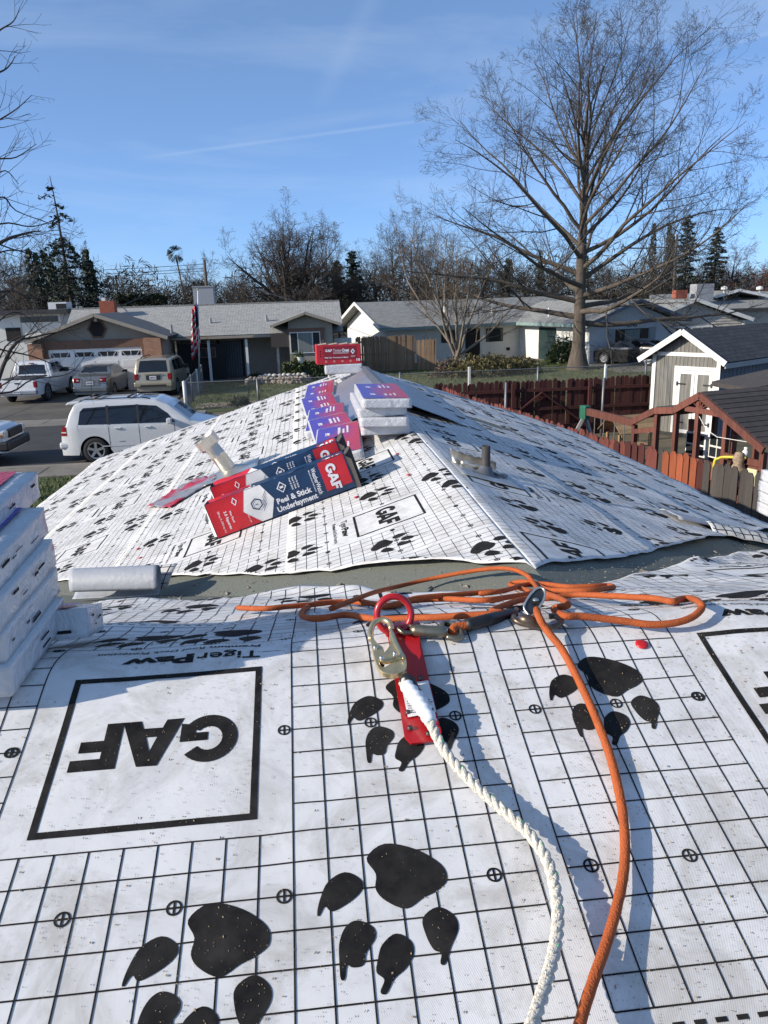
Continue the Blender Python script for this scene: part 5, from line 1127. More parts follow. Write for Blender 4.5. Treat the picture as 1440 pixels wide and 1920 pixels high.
a = pv(1317, 545, V2-2); b = MB(); b.box(a[0]-.75, a[0]+.75, V2-2.5, V2-1.3, 3.2, a[2]+.55); b.build('cooler_unit', mat('cooler_grey', (.30,.31,.33), rough=.6), t)
a = pv(1274, 552, V2-2); b = MB(); b.box(a[0]-.5, a[0]+.5, V2-2.4, V2-1.7, 3.0, a[2]+.35); b.build('chimney', mat('chimney_brick', (.30,.085,.05), rough=.9), t)
for x, y in ((1358, 545), (1424, 545)):
    a = pv(x, y, V2); b = MB(); b.lathe([(.28, a[2]+.1), (.28, a[2]+.3), (.0, a[2]+.4)], 10, (a[0], V2, 0)); b.box(a[0]-.04, a[0]+.04, V2-.04, V2+.04, a[2]-.8, a[2]+.1); b.build('turbine_vent', M_WTRIM, t)
# ---------- white flat-roofed building at the far left
VL = 52; t = thing('flat_roof_house', 'white flat-roofed house with dark window band beside the ranch house', 'house'); a0, a1 = pv(-30, 690, VL), pv(112, 588, VL)
b = MB(); b.box(a0[0], a1[0], VL, VL+8, 0, a1[2]); b.build('wall', M_WHITEW, t); b = MB(); b.box(a0[0]-.3, a1[0]+.6, VL-.5, VL+8.3, a1[2], a1[2]+.28); b.build('roof', M_SH2, t)
b = MB(); c0_, c1_ = pv(40, 605, VL), pv(108, 592, VL); b.box(c0_[0], c1_[0], VL-.04, VL-.004, c0_[2], c1_[2]); b.build('window_band', M_GLASS, t); b = MB(); c0_, c1_ = pv(14, 640, VL), pv(38, 614, VL); b.box(c0_[0], c1_[0], VL-.05, VL-.004, c0_[2], c1_[2]); b.build('window_frame', M_DARK, t)
c0_, c1_ = pv(96, 584, VL+2), pv(128, 566, VL+2); b = MB(); b.box(c0_[0], c1_[0], VL+1.5, VL+2.7, a1[2]+.2, c1_[2]); ac = b.build('rooftop_cooler', M_WTRIM, t); b = MB(); b.box(c0_[0]+.5, c1_[0]-.02, VL+1.48, VL+1.496, a1[2]+.3, c1_[2]-.1); b.build('louvre', M_DARK, ac)
# ================================================================== VEHICLES
M_TYRE = mat('tyre', (.018, .018, .019), rough=.85, var=.2); M_RIM = mat('alloy', (.48, .48, .49), rough=.3, metal=.8, var=.1); M_CGLASS = mat('car_glass', (.010, .012, .015), rough=.04, var=.2, spec=.7); M_BLACKP = mat('black_plastic', (.02, .02, .022), rough=.5)
M_TLIGHT = mat('tail_light', (.22, .008, .01), rough=.15, spec=.7); M_CLEAR = mat('clear_lens', (.55, .53, .50), rough=.12); M_PLATE = mat('plate_white', (.6, .6, .62), rough=.5); M_AMBER = mat('amber_lens', (.55, .18, .02), rough=.2)
def paint(name, c, metal=0.0): return mat(name, c, rough=.28, metal=metal, var=.03, coat=.8, spec=.5)
def car(name, label, loc, rz, L, Wd, top, belt, paint_m, wheels, wr, clear=.22, tumble=.16, side_glass=(), rear_glass=None, front_glass=None, extra=None, plan_r=.14, doors=(), handles=(), taillights=(), rims=5):
    t = thing(name, label, 'car', loc, rz); hw = Wd/2; zt_max = max(z for _, z in top)
    X = np.array([p[0] for p in top]); Z = np.array([p[1] for p in top])
    ztop = lambda x: float(np.interp(x, X, Z))
    def plan(x):
        e = min(x, L-x); r_ = .55; return 1-(plan_r*(1-e/r_)**2 if e < r_ else 0)
    def ys(x, z):
        lo = .035*max(0, (.55-z)/.4)**1.5; hi = tumble*max(0, z-belt)/(zt_max-belt+1e-6); mid = .018*max(0, 1-abs(z-belt+.22)/.3)
        return hw*plan(x)*(1-lo-hi+mid*.0)-.012*(1-min(1, abs(z-(belt-.25))/.3))*0
    def zbot(x):
        z = clear
        for wx in wheels:
            d = abs(x-wx); R_ = wr*1.17
            if d < R_: z = max(z, wr+math.sqrt(R_*R_-d*d)*.98)
        return z
    xs = set(np.linspace(0, L, 40).tolist())|set(X.tolist())
    for wx in wheels:
        for k in range(-8, 9): xs.add(wx+wr*1.169*math.sin(k/8*PI/2))
    xs = sorted(x for x in xs if -1e-6 <= x <= L+1e-6)
    b = MB(); ring = []; NS = 9; NT = 5
    for x in xs:
        zt = ztop(x); zb = min(zbot(x), zt-.05); r = []; rc_ = .05
        for k in range(NS+1):
            z = zb+(zt-rc_-zb)*k/NS; r.append((x, ys(x, z), z))
        yT = ys(x, zt-rc_)
        for k in range(1, NT+1):
            q = k/NT
            if q <= .4: a = q/.4*PI/2; r.append((x, yT-.07*(1-math.cos(a)), zt-rc_+rc_*math.sin(a)))
            else: s_ = (q-.4)/.6; r.append((x, (yT-.07)*(1-s_), zt+.02*math.sin(s_*PI/2)*(1 if zt > belt+.2 else .7)))
        ring.append(r)
    n = len(ring[0]); V_ = [p for r in ring for p in r]; V2_ = [(x, -y, z) for x, y, z in V_]; off = len(V_)
    Fs = []
    for i in range(len(ring)-1):
        for k in range(n-1):
            q = (i*n+k, i*n+k+1, (i+1)*n+k+1, (i+1)*n+k); Fs.append(q); Fs.append(tuple(j+off for j in q[::-1]))
    Fs += [tuple(range(n))[::-1]+tuple(off+k for k in range(n-1)), tuple((len(ring)-1)*n+k for k in range(n))+tuple(off+(len(ring)-1)*n+k for k in range(n-2, -1, -1))]
    b.add(V_+V2_, Fs); me = b.mesh('body'); bm = bmesh.new(); bm.from_mesh(me); bmesh.ops.remove_doubles(bm, verts=bm.verts, dist=.0005); bmesh.ops.recalc_face_normals(bm, faces=bm.faces); bm.to_mesh(me); bm.free()
    body = link('body', me, paint_m, t, smooth=True)
    md = body.modifiers.new('split', 'EDGE_SPLIT'); md.split_angle = rad(38)
    # decals on the sides and over the top profile
    S_ = [0.0]
    for i in range(1, len(X)): S_.append(S_[-1]+math.hypot(X[i]-X[i-1], Z[i]-Z[i-1]))
    def side(nm, poly, m, sgn=1, offn=.005, par=t, cut=.12, th=0):
        p = Print(); p.add(flat([[[tuple(q) for q in poly]]], cut))
        def fn(x, z): return np.array([(X_, sgn*(ys(X_, min(Z_, ztop(X_)-.03))+offn), Z_) for X_, Z_ in zip(x, z)])
        return p.build(nm, fn, m, par)
    def over(nm, poly, m, offn=.006, par=t, cut=.10):                     # poly in (y, arc length from the rear)
        p = Print(); p.add(flat([[[tuple(q) for q in poly]]], cut))
        def fn(y, s):
            x = np.interp(s, S_, X); z = np.interp(s, S_, Z); e = .02; x2, z2 = np.interp(s+e, S_, X), np.interp(s+e, S_, Z); x1, z1 = np.interp(s-e, S_, X), np.interp(s-e, S_, Z)
            tx, tz = x2-x1, z2-z1; l = np.hypot(tx, tz)+1e-9; nx, nz_ = -tz/l, tx/l
            crown = .02*np.clip(1-np.abs(y)/(hw*.75), 0, 1)
            return np.stack([x+nx*(offn+crown*0.0), y, z+nz_*(offn)+crown], -1)
        return p.build(nm, fn, m, par)
    for sgn in (1, -1):
        for g in side_glass: side('side_window', g, M_CGLASS, sgn)
        for d in doors: side('door_gap', [(d-.006, belt-.02), (d+.006, belt-.02), (d+.006, .42), (d-.006, .42)], M_BLACKP, sgn, .003)
        for hx, hz in handles: 
            b = MB(); b.box(hx-.09, hx+.09, sgn*(ys(hx, hz)+.016)-.016, sgn*(ys(hx, hz)+.016)+.016, hz-.018, hz+.018); b.build('door_handle', paint_m, t, bevel=.008)
    if rear_glass: over('rear_window', rear_glass, M_CGLASS)
    if front_glass: over('windscreen', front_glass, M_CGLASS)
    for wx in wheels:
        for sgn in (1, -1):
            yw = sgn*(hw-.12); b = MB(); o_ = sgn*.115
            b.lathe([(wr*.60, o_*.9), (wr*.66, o_), (wr*.93, o_), (wr, o_*.75), (wr, -o_*.75), (wr*.93, -o_), (wr*.6, -o_)], 26, (wx, yw, wr), 'y'); w_ = b.build('wheel', M_TYRE, t, smooth=True)
            b = MB(); b.lathe([(wr*.64, o_*.95), (wr*.60, o_*.9), (wr*.57, o_*.4), (0, o_*.35)], 26, (wx, yw, wr), 'y'); b.build('rim_dish', M_BLACKP, w_, smooth=True)
            b = MB(); b.lathe([(wr*.67, o_*.85), (wr*.66, o_*1.03), (wr*.59, o_*1.0), (wr*.585, o_*.6)], 26, (wx, yw, wr), 'y'); b.lathe([(wr*.18, o_*.5), (wr*.16, o_*.95), (0, o_*.98)], 14, (wx, yw, wr), 'y')
            for k in range(rims):
                a = 2*PI*k/rims+.3; c, s_ = math.cos(a), math.sin(a); b.beam((wx+c*wr*.12, yw+o_*.85, wr+s_*wr*.12), (wx+c*wr*.62, yw+o_*.90, wr+s_*wr*.62), wr*.20, .03, up=(0, 1, 0))
            b.build('rim', M_RIM, w_)
            b = MB(); R_ = wr*1.16; A = [wx+R_*math.cos(PI*k/12) for k in range(13)]; B = [wr+R_*math.sin(PI*k/12) for k in range(13)]
            b.add([(A[k], sgn*(hw-.03), B[k]) for k in range(13)]+[(A[k], sgn*(hw-.36), B[k]) for k in range(13)], [(k, k+1, 14+k, 13+k) for k in range(12)]+[tuple(range(13, 26))]); b.build('wheel_well', M_BLACKP, t)
    b = MB(); b.box(.25, L-.25, -hw*.8, hw*.8, clear-.02, clear+.06); b.build('underbody', M_BLACKP, t)
    if extra: extra(t, body, side, over, ys, ztop, S_)
    return t
def boxpart(t, nm, x0, x1, y0, y1, z0, z1, m, bev=.01): b = MB(); b.box(x0, x1, y0, y1, z0, z1); return b.build(nm, m, t, bevel=bev)

# ---- white SUV at the kerb, rear to the left
top = [(0,.50),(.03,.80),(.10,1.02),(.20,1.08),(.32,1.40),(.46,1.64),(.62,1.70),(1.2,1.735),(2.2,1.735),(2.7,1.70),(3.05,1.56),(3.62,1.10),(3.9,1.03),(4.35,.94),(4.6,.78),(4.69,.50)]
def x_suv(t, body, side, over, ys, ztop, S_):
    for sgn in (1, -1):
        b = MB(); b.tube([(.62, sgn*.62, 1.74), (.75, sgn*.64, 1.775), (2.3, sgn*.66, 1.775), (2.55, sgn*.65, 1.73)], .018, 6); b.build('roof_rail', M_BLACKP, t, smooth=True)
        side('tail_light', [(.03,.80),(.20,.80),(.20,1.06),(.10,1.06)], M_TLIGHT, sgn, .010); side('light_bar', [(.05,.88),(.2,.88),(.2,.91),(.05,.91)], M_CLEAR, sgn, .013)
        side('pillar', [(1.33,1.08),(1.40,1.08),(1.40,1.60),(1.33,1.60)], M_BLACKP, sgn, .009); side('pillar', [(2.17,1.08),(2.24,1.08),(2.22,1.60),(2.15,1.60)], M_BLACKP, sgn, .009)
        side('body_trim', [(1.15,.46),(3.1,.46),(3.1,.485),(1.15,.485)], paint('trim_white', (.62,.62,.62)), sgn, .008); side('badge', [(1.62,.58),(1.78,.58),(1.78,.60),(1.62,.60)], M_RIM, sgn, .006)
        boxpart(t, 'door_mirror', 3.0, 3.14, sgn*(ys(3.05,1.1))-.02+(0 if sgn > 0 else -.18), sgn*(ys(3.05,1.1))+.02+(.18 if sgn > 0 else 0), 1.04, 1.20, t_paint, .03)
        boxpart(t, 'mud_flap', .50, .53, sgn*.70-.12, sgn*.70+.12, .22, .50, t_paint, .01)
    b = MB(); 
    for k in (1.05, 1.95): b = MB(); b.beam((k, -.66, 1.80), (k, .66, 1.80), .07, .035); b.build('cross_bar', M_BLACKP, t, bevel=.01)
    b = MB(); b.prism([(.18,-.62,1.62),(.26,-.62,1.70),(.60,-.62,1.735),(.55,-.62,1.66)], (0,1.24,0)); b.build('spoiler', t_paint, t, bevel=.03)
    over('sunroof', [(-.36, S_[8]+.0),(.36, S_[8]+.0),(.36, S_[8]+.45),(-.36, S_[8]+.45)], M_CGLASS)
    boxpart(t, 'rear_bumper', -.05, .30, -.86, .86, .42, .62, t_paint, .06)
t_paint = paint('suv_white', (.60, .61, .62))
car('white_suv', 'white SUV with roof rails parked at the near kerb', (-6.93, 23.05, .004), 0, 4.69, 1.83, top, 1.06, t_paint, (.95, 3.67), .36, .24, .17,
    side_glass=[[(.55,1.10),(1.34,1.09),(1.34,1.57),(.72,1.55),(.62,1.45)], [(1.39,1.09),(2.18,1.08),(2.16,1.59),(1.39,1.58)], [(2.23,1.08),(3.22,1.07),(3.02,1.32),(2.72,1.54),(2.21,1.59)]],
    rear_glass=[(-.62,.66),(.62,.66),(.55,1.26),(-.55,1.26)], front_glass=[(-.60,4.05),(.60,4.05),(.68,4.60),(-.68,4.60)], extra=x_suv, doors=(1.365, 2.2, 3.18), handles=((1.62,.97),(2.45,.97)))
def plate(t, x, z, txt, w=.32, h=.16):
    b = MB(); b.box(x-.012, x, -w/2, w/2, z-h/2, z+h/2); p = b.build('number_plate', M_PLATE, t); pr = Print(); pr.add(text2d(txt, h*.5, .03, w*.8)); pr.build('plate_lettering', lambda X_, Y_: np.stack([np.full_like(X_, x-.014), -(X_-w*.4), Y_+z-h*.25], -1), mat('plate_blue', (.03,.04,.15)), p)
# ---- silver sedan in the driveway, tail towards the camera
top = [(0,.45),(.02,.72),(.08,.95),(.16,1.02),(.60,1.06),(.78,1.10),(1.25,1.38),(1.65,1.47),(2.4,1.48),(2.75,1.42),(3.45,1.02),(3.75,.96),(4.4,.80),(4.56,.62),(4.60,.45)]
def x_sedan(t, body, side, over, ys, ztop, S_):
    for sgn in (1, -1):
        b = MB(); b.box(.005, .12, sgn*.62-.14, sgn*.62+.14, .76, .98); b.build('tail_light', M_TLIGHT, t, bevel=.03); b = MB(); b.box(.0, .08, sgn*.55-.06, sgn*.55+.06, .83, .91); b.build('reverse_lens', M_CLEAR, t, bevel=.02)
        boxpart(t, 'door_mirror', 3.02, 3.14, sgn*.95-.09, sgn*.95+.09, .98, 1.10, M_BLACKP, .03)
    boxpart(t, 'boot_recess', -.004, .03, -.44, .44, .60, .86, mat('sedan_recess', (.20,.21,.22), rough=.4, metal=.3), .03); plate(t, -.008, .73, '6NVZ753'); boxpart(t, 'chrome_strip', -.014, .02, -.42, .42, .875, .90, M_RIM, .006); boxpart(t, 'rear_bumper', -.07, .20, -.82, .82, .30, .58, t_paint, .07); boxpart(t, 'badge', -.02, .01, -.04, .04, .93, .97, M_RIM, .005)
t_paint = paint('sedan_silver', (.20, .21, .215), .55)
car('silver_sedan', 'silver grey sedan parked tail out before the white garage door', (pz(166,742,.2)[0]+.12, 38.3, .05), rad(90-2), 4.6, 1.79, top, 1.00, t_paint, (.92, 3.60), .31, .20, .26,
    side_glass=[[(1.0,1.06),(2.05,1.03),(2.05,1.40),(1.70,1.40),(1.38,1.33)], [(2.10,1.03),(3.15,1.01),(2.70,1.33),(2.45,1.40),(2.10,1.40)]], rear_glass=[(-.64,1.38),(.64,1.38),(.52,1.86),(-.52,1.86)], front_glass=[(-.56,3.55),(.56,3.55),(.66,4.15),(-.66,4.15)], extra=x_sedan, doors=(2.07,), handles=((1.7,.86),(2.9,.84)))
# ---- gold SUV
top = [(0,.55),(.02,.85),(.05,1.05),(.08,1.12),(.24,1.52),(.36,1.70),(.60,1.76),(1.5,1.80),(2.3,1.80),(2.75,1.72),(3.35,1.18),(3.6,1.10),(4.3,1.02),(4.55,.85),(4.62,.55)]
def x_gold(t, body, side, over, ys, ztop, S_):
    for sgn in (1, -1):
        b = MB(); b.box(.0, .12, sgn*.78-.10, sgn*.78+.10, .80, 1.10); b.build('tail_light', M_TLIGHT, t, bevel=.03); b = MB(); b.tube([(.55, sgn*.60, 1.79), (.7, sgn*.62, 1.84), (2.2, sgn*.62, 1.86), (2.4, sgn*.6, 1.82)], .022, 6); b.build('roof_rail', M_BLACKP, t)
        boxpart(t, 'door_mirror', 3.0, 3.12, sgn*1.0-.11, sgn*1.0+.11, 1.10, 1.28, M_BLACKP, .03)
    boxpart(t, 'plate_recess', -.012, .03, -.34, .34, .80, 1.02, M_BLACKP, .02); plate(t, -.016, .91, '5MVT318'); boxpart(t, 'rear_bumper', -.12, .25, -.90, .90, .48, .72, t_paint, .05); boxpart(t, 'bumper_pad', -.13, .0, -.62, .62, .50, .60, M_BLACKP, .02); boxpart(t, 'rear_handle', -.03, .02, -.42, .42, 1.06, 1.10, t_paint, .01)
t_paint = paint('gold_paint', (.36, .32, .235), .35)
car('gold_suv', 'gold SUV with roof rails parked tail out beside the brick pier', (pz(280,738,.3)[0]+.1, 37.9, .05), rad(90-3), 4.62, 1.86, top, 1.14, t_paint, (.95, 3.62), .38, .28, .15,
    side_glass=[[(.50,1.20),(1.25,1.18),(1.25,1.66),(.62,1.66)], [(1.32,1.18),(2.15,1.16),(2.15,1.68),(1.32,1.67)], [(2.22,1.16),(3.0,1.15),(2.62,1.62),(2.22,1.68)]], rear_glass=[(-.70,.62),(.70,.62),(.62,1.20),(-.62,1.20)], front_glass=[(-.62,3.9),(.62,3.9),(.7,4.5),(-.7,4.5)], extra=x_gold, doors=(1.29, 2.18), handles=((1.5,1.0),(2.4,1.0)), rims=6)
# ---- white pickup trucks
top = [(0,.55),(.01,.95),(.02,1.08),(.06,1.09),(1.80,1.12),(1.84,1.14),(1.88,1.45),(1.98,1.74),(2.2,1.79),(3.0,1.80),(3.25,1.76),(3.85,1.22),(4.1,1.14),(4.95,1.05),(5.2,.9),(5.28,.55)]
def x_pick(front_black):
    def f(t, body, side, over, ys, ztop, S_):
        for sgn in (1, -1):
            boxpart(t, 'tail_light', -.006, .10, sgn*.80-.08, sgn*.80+.08, .74, 1.02, M_TLIGHT, .02); boxpart(t, 'door_mirror', 3.45, 3.58, sgn*1.02-.12, sgn*1.02+.12, 1.18, 1.38, M_BLACKP, .03)
            b = MB(); b.box(5.12, 5.27, sgn*.70-.16, sgn*.70+.16, .80, .98); b.build('headlight', M_CLEAR, t, bevel=.03)
            if front_black:
                side('fender_flare', [(3.72,.50),(4.95,.50),(4.85,.98),(4.55,1.06),(4.15,1.06),(3.85,.98)], M_BLACKP, sgn, .02) if False else None
                boxpart(t, 'marker_lamp', 5.10, 5.20, sgn*.88-.03, sgn*.88+.03, .83, .90, M_AMBER, .01)
        b = MB(); b.box(.06, 1.80, -.72, .72, 1.118, 1.16); b.build('bed_cover', M_BLACKP, t, bevel=.01); boxpart(t, 'tailgate_handle', -.02, .02, -.12, .12, .92, .98, M_BLACKP, .01)
        boxpart(t, 'rear_bumper', -.16, .06, -.88, .88, .46, .62, M_RIM if not front_black else M_BLACKP, .03); boxpart(t, 'front_bumper', 5.05, 5.36, -.90, .90, .42, .70, M_BLACKP, .06); boxpart(t, 'grille', 5.2, 5.31, -.5, .5, .76, 1.0, M_BLACKP, .02); plate(t, -.165, .56, '8K41260', .3, .13)
        boxpart(t, 'brake_lamp', 1.86, 1.93, -.12, .12, 1.70, 1.74, M_TLIGHT, .005)
    return f
t_paint = paint('truck_white', (.66, .67, .68))
kw = dict(side_glass=[[(2.06,1.22),(2.62,1.21),(2.62,1.70),(2.14,1.70)], [(2.68,1.21),(3.62,1.20),(3.22,1.60),(3.05,1.71),(2.68,1.71)]], rear_glass=[(-.66,2.42),(.66,2.42),(.60,2.86),(-.60,2.86)], front_glass=[(-.64,4.45),(.64,4.45),(.72,5.1),(-.72,5.1)], doors=(2.0, 2.65, 3.66), handles=((2.9,1.08),))
car('white_pickup', 'white pickup truck with black bed cover parked tail out in the driveway', (pz(30,742,.5)[0]-.05, 37.2, .05), rad(90-4), 5.28, 1.86, top, 1.16, t_paint, (1.12, 4.28), .40, .38, .16, extra=x_pick(False), **kw)
car('parked_pickup', 'white pickup with black front bumper parked behind the white SUV', (-13.72, 23.15, .004), 0, 5.28, 1.86, top, 1.16, t_paint, (1.12, 4.28), .40, .38, .16, extra=x_pick(True), **kw)
# ---- black car by the white house
top = [(0,.5),(.03,.80),(.12,1.05),(.45,1.12),(1.1,1.36),(1.8,1.47),(2.4,1.46),(2.9,1.34),(3.55,1.02),(4.2,.90),(4.55,.74),(4.65,.5)]
t_paint = paint('car_black', (.012, .012, .014))
f_ = pz(1152,680,0); hd = rad(128)
car('black_car', 'black hatchback with bright wheels parked by the white house wing', (f_[0]-3.70*math.cos(hd)+.86*math.sin(hd)*-1+.3, f_[1]-3.70*math.sin(hd)+.86*math.cos(hd)*1, .04), hd, 4.65, 1.85, top, 1.0, t_paint, (.90, 3.72), .35, .18, .24,
    side_glass=[[(.75,1.10),(2.05,1.04),(2.05,1.38),(1.5,1.36),(1.1,1.26)], [(2.10,1.04),(3.25,1.0),(2.85,1.24),(2.45,1.37),(2.10,1.38)]], rear_glass=[(-.6,.9),(.6,.9),(.5,1.7),(-.5,1.7)], front_glass=[(-.6,3.3),(.6,3.3),(.66,4.0),(-.66,4.0)], doors=(2.07,), handles=((1.7,.88),(2.85,.86)), rims=9)
# ================================================================== FENCES, SHED, PLAY SET, HEDGES
def wood(name, c, c2=None, var=.3): return mat(name, c, rough=.88, var=var, scale=3.0, stretch=(6, 6, .5), col2=c2, bump=.25, bscale=20, objvar=.22)
M_REDW = wood('red_stained_wood', (.135, .036, .026)); M_REDNEW = wood('fresh_red_wood', (.27, .070, .028)); M_OLDW = wood('old_grey_wood', (.060, .052, .047)); M_BROWNW = wood('brown_stained_wood', (.15, .052, .036)); M_TANW = wood('tan_fence_wood', (.25, .165, .10)); M_SHEDW = mat('shed_grey_siding', (.175, .168, .15), rough=.85, var=.35, scale=2.5, stretch=(7, 7, .35), bump=.3, bscale=18)
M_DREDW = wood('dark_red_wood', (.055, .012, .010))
def picket_mesh(w, h, th, name='picket'):
    b = MB(); b.prism([(-w/2, 0, 0), (w/2, 0, 0), (w/2, 0, h-.06), (w*.22, 0, h), (-w*.22, 0, h), (-w/2, 0, h-.06)], (0, th, 0)); return b.mesh(name)
def fence(label, cat, pts, h, mpick, w=.135, gap=.006, z0=0.0, rails=True, wob=.02, railside=1, seed=1, hfun=None, name='picket_fence'):
    t = thing(name, label, cat, tuple(pts[0])+(z0,)); rr = random.Random(seed); meshes = {}
    for a, b_ in zip(pts[:-1], pts[1:]):
        a = Vector(a); b_ = Vector(b_); d = b_-a; L_ = d.length; ang = math.atan2(d.y, d.x); n = int(L_/(w+gap)); dn = d.normalized(); nrm = Vector((-dn.y, dn.x))*railside
        for i in range(n):
            m = mpick(i, n, rr); key = (m.name, rr.randint(0, 2))
            if key not in meshes: meshes[key] = picket_mesh(w, h*(1+.015*key[1]), .018); meshes[key].materials.append(m)
            o = bpy.data.objects.new('picket', meshes[key]); COL.objects.link(o); o.parent = t
            p = a+dn*((i+.5)*(w+gap)); hh = hfun(i/n) if hfun else 0
            o.location = (p.x-pts[0][0], p.y-pts[0][1], rr.uniform(-wob, wob)+hh); o.rotation_euler = (rr.gauss(0, .008), rr.gauss(0, .008), ang)
        if rails:
            for z in (.3, h*.5, h-.28):
                b = MB(); q0 = a+nrm*.04; q1 = b_+nrm*.04; b.beam((q0.x-pts[0][0], q0.y-pts[0][1], z), (q1.x-pts[0][0], q1.y-pts[0][1], z), .04, .09); b.build('rail', mpick(1, 9, rr), t)
            k = 0
            while k*2.4 < L_+.1:
                p = a+dn*min(L_, k*2.4)+nrm*.10; b = MB(); b.box(p.x-pts[0][0]-.045, p.x-pts[0][0]+.045, p.y-pts[0][1]-.045, p.y-pts[0][1]+.045, 0, h-.05); b.build('post', mpick(1, 9, rr), t); k += 1
    return t
def near_pick(i, n, rr):
    q = i/n
    if .82 < q < .875: return M_REDNEW
    if q > .875: return rr.choice((M_OLDW, M_OLDW, M_OLDW, M_REDW))
    if .77 < q: return rr.choice((M_OLDW, M_REDW))
    return M_REDW
NF = [(3.92, 22.0), (4.66, 16.6), (5.16, 13.4), (5.82, 11.4), (6.22, 9.7), (6.6, 7.8)]
tot = [0]
for a, b_ in zip(NF[:-1], NF[1:]): tot.append(tot[-1]+math.hypot(b_[0]-a[0], b_[1]-a[1]))
# one fence, its boards coloured by their place along it
t = thing('picket_fence', 'red stained dog-ear picket fence with weathered grey boards below the roof', 'fence', NF[0]+(0,)); rr = random.Random(11); pm = {}
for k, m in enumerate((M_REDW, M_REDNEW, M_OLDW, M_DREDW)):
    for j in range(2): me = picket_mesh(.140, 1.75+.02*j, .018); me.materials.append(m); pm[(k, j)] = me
s = .08
while s < tot[-1]:
    i = max(j for j in range(len(tot)-1) if tot[j] <= s); f_ = (s-tot[i])/(tot[i+1]-tot[i]); a, b_ = NF[i], NF[i+1]; x = a[0]+(b_[0]-a[0])*f_; y = a[1]+(b_[1]-a[1])*f_
    if 11.0 < y < 11.7: k = 1
    elif y <= 11.0: k = rr.choice((2, 2, 2, 3, 2))
    elif y < 12.1: k = rr.choice((2, 2, 0))
    else: k = rr.choice((0, 0, 0, 3))
    o = bpy.data.objects.new('picket', pm[(k, rr.randint(0, 1))]); COL.objects.link(o); o.parent = t; o.location = (x-NF[0][0], y-NF[0][1], rr.uniform(-.03, .02)); o.rotation_euler = (rr.gauss(0, .01), rr.gauss(0, .012), math.atan2(b_[1]-a[1], b_[0]-a[0])); s += .147
for i in range(len(NF)-1):
    for z in (.35, 1.4):
        a, b_ = NF[i], NF[i+1]; b = MB(); b.beam((a[0]-NF[0][0]+.05, a[1]-NF[0][1], z), (b_[0]-NF[0][0]+.05, b_[1]-NF[0][1], z), .04, .09); b.build('rail', M_REDW, t)
    for q in (0, .5): x, y = NF[i][0]+(NF[i+1][0]-NF[i][0])*q-NF[0][0]+.11, NF[i][1]+(NF[i+1][1]-NF[i][1])*q-NF[0][1]; b = MB(); b.box(x-.045, x+.045, y-.045, y+.045, 0, 1.7); b.build('post', M_REDW, t)
b = MB(); gx = 5.86-NF[0][0]; gy = 11.25-NF[0][1]; b.box(gx-.24, gx-.14, gy-.02, gy+.08, .95, 1.10); b.build('junction_box', M_WTRIM, t, bevel=.01)
# far red fence seen from behind
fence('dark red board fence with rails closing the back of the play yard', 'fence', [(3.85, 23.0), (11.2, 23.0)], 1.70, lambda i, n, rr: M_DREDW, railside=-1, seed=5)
t = [o for o in COL.objects if o.name.startswith('picket_fence')][-1]
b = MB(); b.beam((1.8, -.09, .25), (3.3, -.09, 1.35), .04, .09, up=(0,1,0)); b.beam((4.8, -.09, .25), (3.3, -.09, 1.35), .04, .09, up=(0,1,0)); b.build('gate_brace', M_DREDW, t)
# steel posts standing in that yard
for x, lab in ((8.9, 'grey steel pipe post beside the shed'), (5.9, 'thin rusty post before the dark red fence')):
    b = MB(); b.tube([(x, 22.5, 0), (x+.02, 22.5, 1.75)], .035, 8); o = b.build('post', mat('steel_post', (.22,.22,.23), rough=.5, metal=.5), None, smooth=True); tag(o, lab, 'post')
# tan privacy fence across the street
u0 = pv(668, 640, 47.2)[0]; u1 = pv(780, 640, 47.2)[0]; u2 = pv(816, 640, 47.2)[0]
fence('tan wooden privacy fence between the two houses', 'fence', [(u0, 47.2), (u1, 47.2)], 2.05, lambda i, n, rr: M_TANW, seed=7); fence('lower tan fence panel beside the bare multi-stem tree', 'fence', [(u1+.05, 47.0), (u2, 46.8)], 1.80, lambda i, n, rr: M_TANW, seed=8)
# ---- chain-link fence of the front yard
M_GAL = mat('galvanised_wire', (.20, .20, .20), rough=.5, metal=.5); M_PAINTP = mat('post_paint', (.62, .61, .58), rough=.6)
def chainlink(label, a, b_, h, posts, thick_first=True):
    a = Vector((a[0], a[1], 0)); b_ = Vector((b_[0], b_[1], 0)); d = b_-a; L_ = d.length; dn = d.normalized(); t = thing('chain_link_fence', label, 'fence', tuple(a))
    for k in range(posts+1):
        p = dn*(L_*k/posts); b = MB(); b.tube([tuple(p), (p.x, p.y, h+.06)], .045 if k else .07, 8); b.lathe([(.05,h+.05),(0,h+.10)], 8, (p.x,p.y,0)); b.build('post', M_PAINTP if k % 2 == 0 else M_GAL, t, smooth=True)
    b = MB(); b.tube([(0,0,h), tuple(d+Vector((0,0,h)))], .022, 6); b.build('top_rail', M_GAL, t)
    b = MB(); s = -h
    while s < L_:
        for sg in (1, -1):
            x0, z0, x1, z1 = (s, .03, s+h-.03, h) if sg > 0 else (s, h, s+h-.03, .03)
            if x0 < 0: z0 = z0+(-x0)*sg; x0 = 0
            if x1 > L_: z1 = z1-(x1-L_)*sg; x1 = L_
            if x1-x0 > .03: b.tube([tuple(dn*x0+Vector((0,0,z0))), tuple(dn*x1+Vector((0,0,z1)))], .0028, 3, caps=False)
        s += .085
    tag(b.build('wire_mesh', M_GAL, t), kind='stuff'); return t
chainlink('chain-link fence with pale posts along the front yard of the ranch house', (-4.98, 32.7), (13.0, 32.7), 1.15, 6)
chainlink('chain-link fence running back from the corner post to the ranch house', (-4.98, 32.8), (-5.35, 41.5), 1.15, 3)
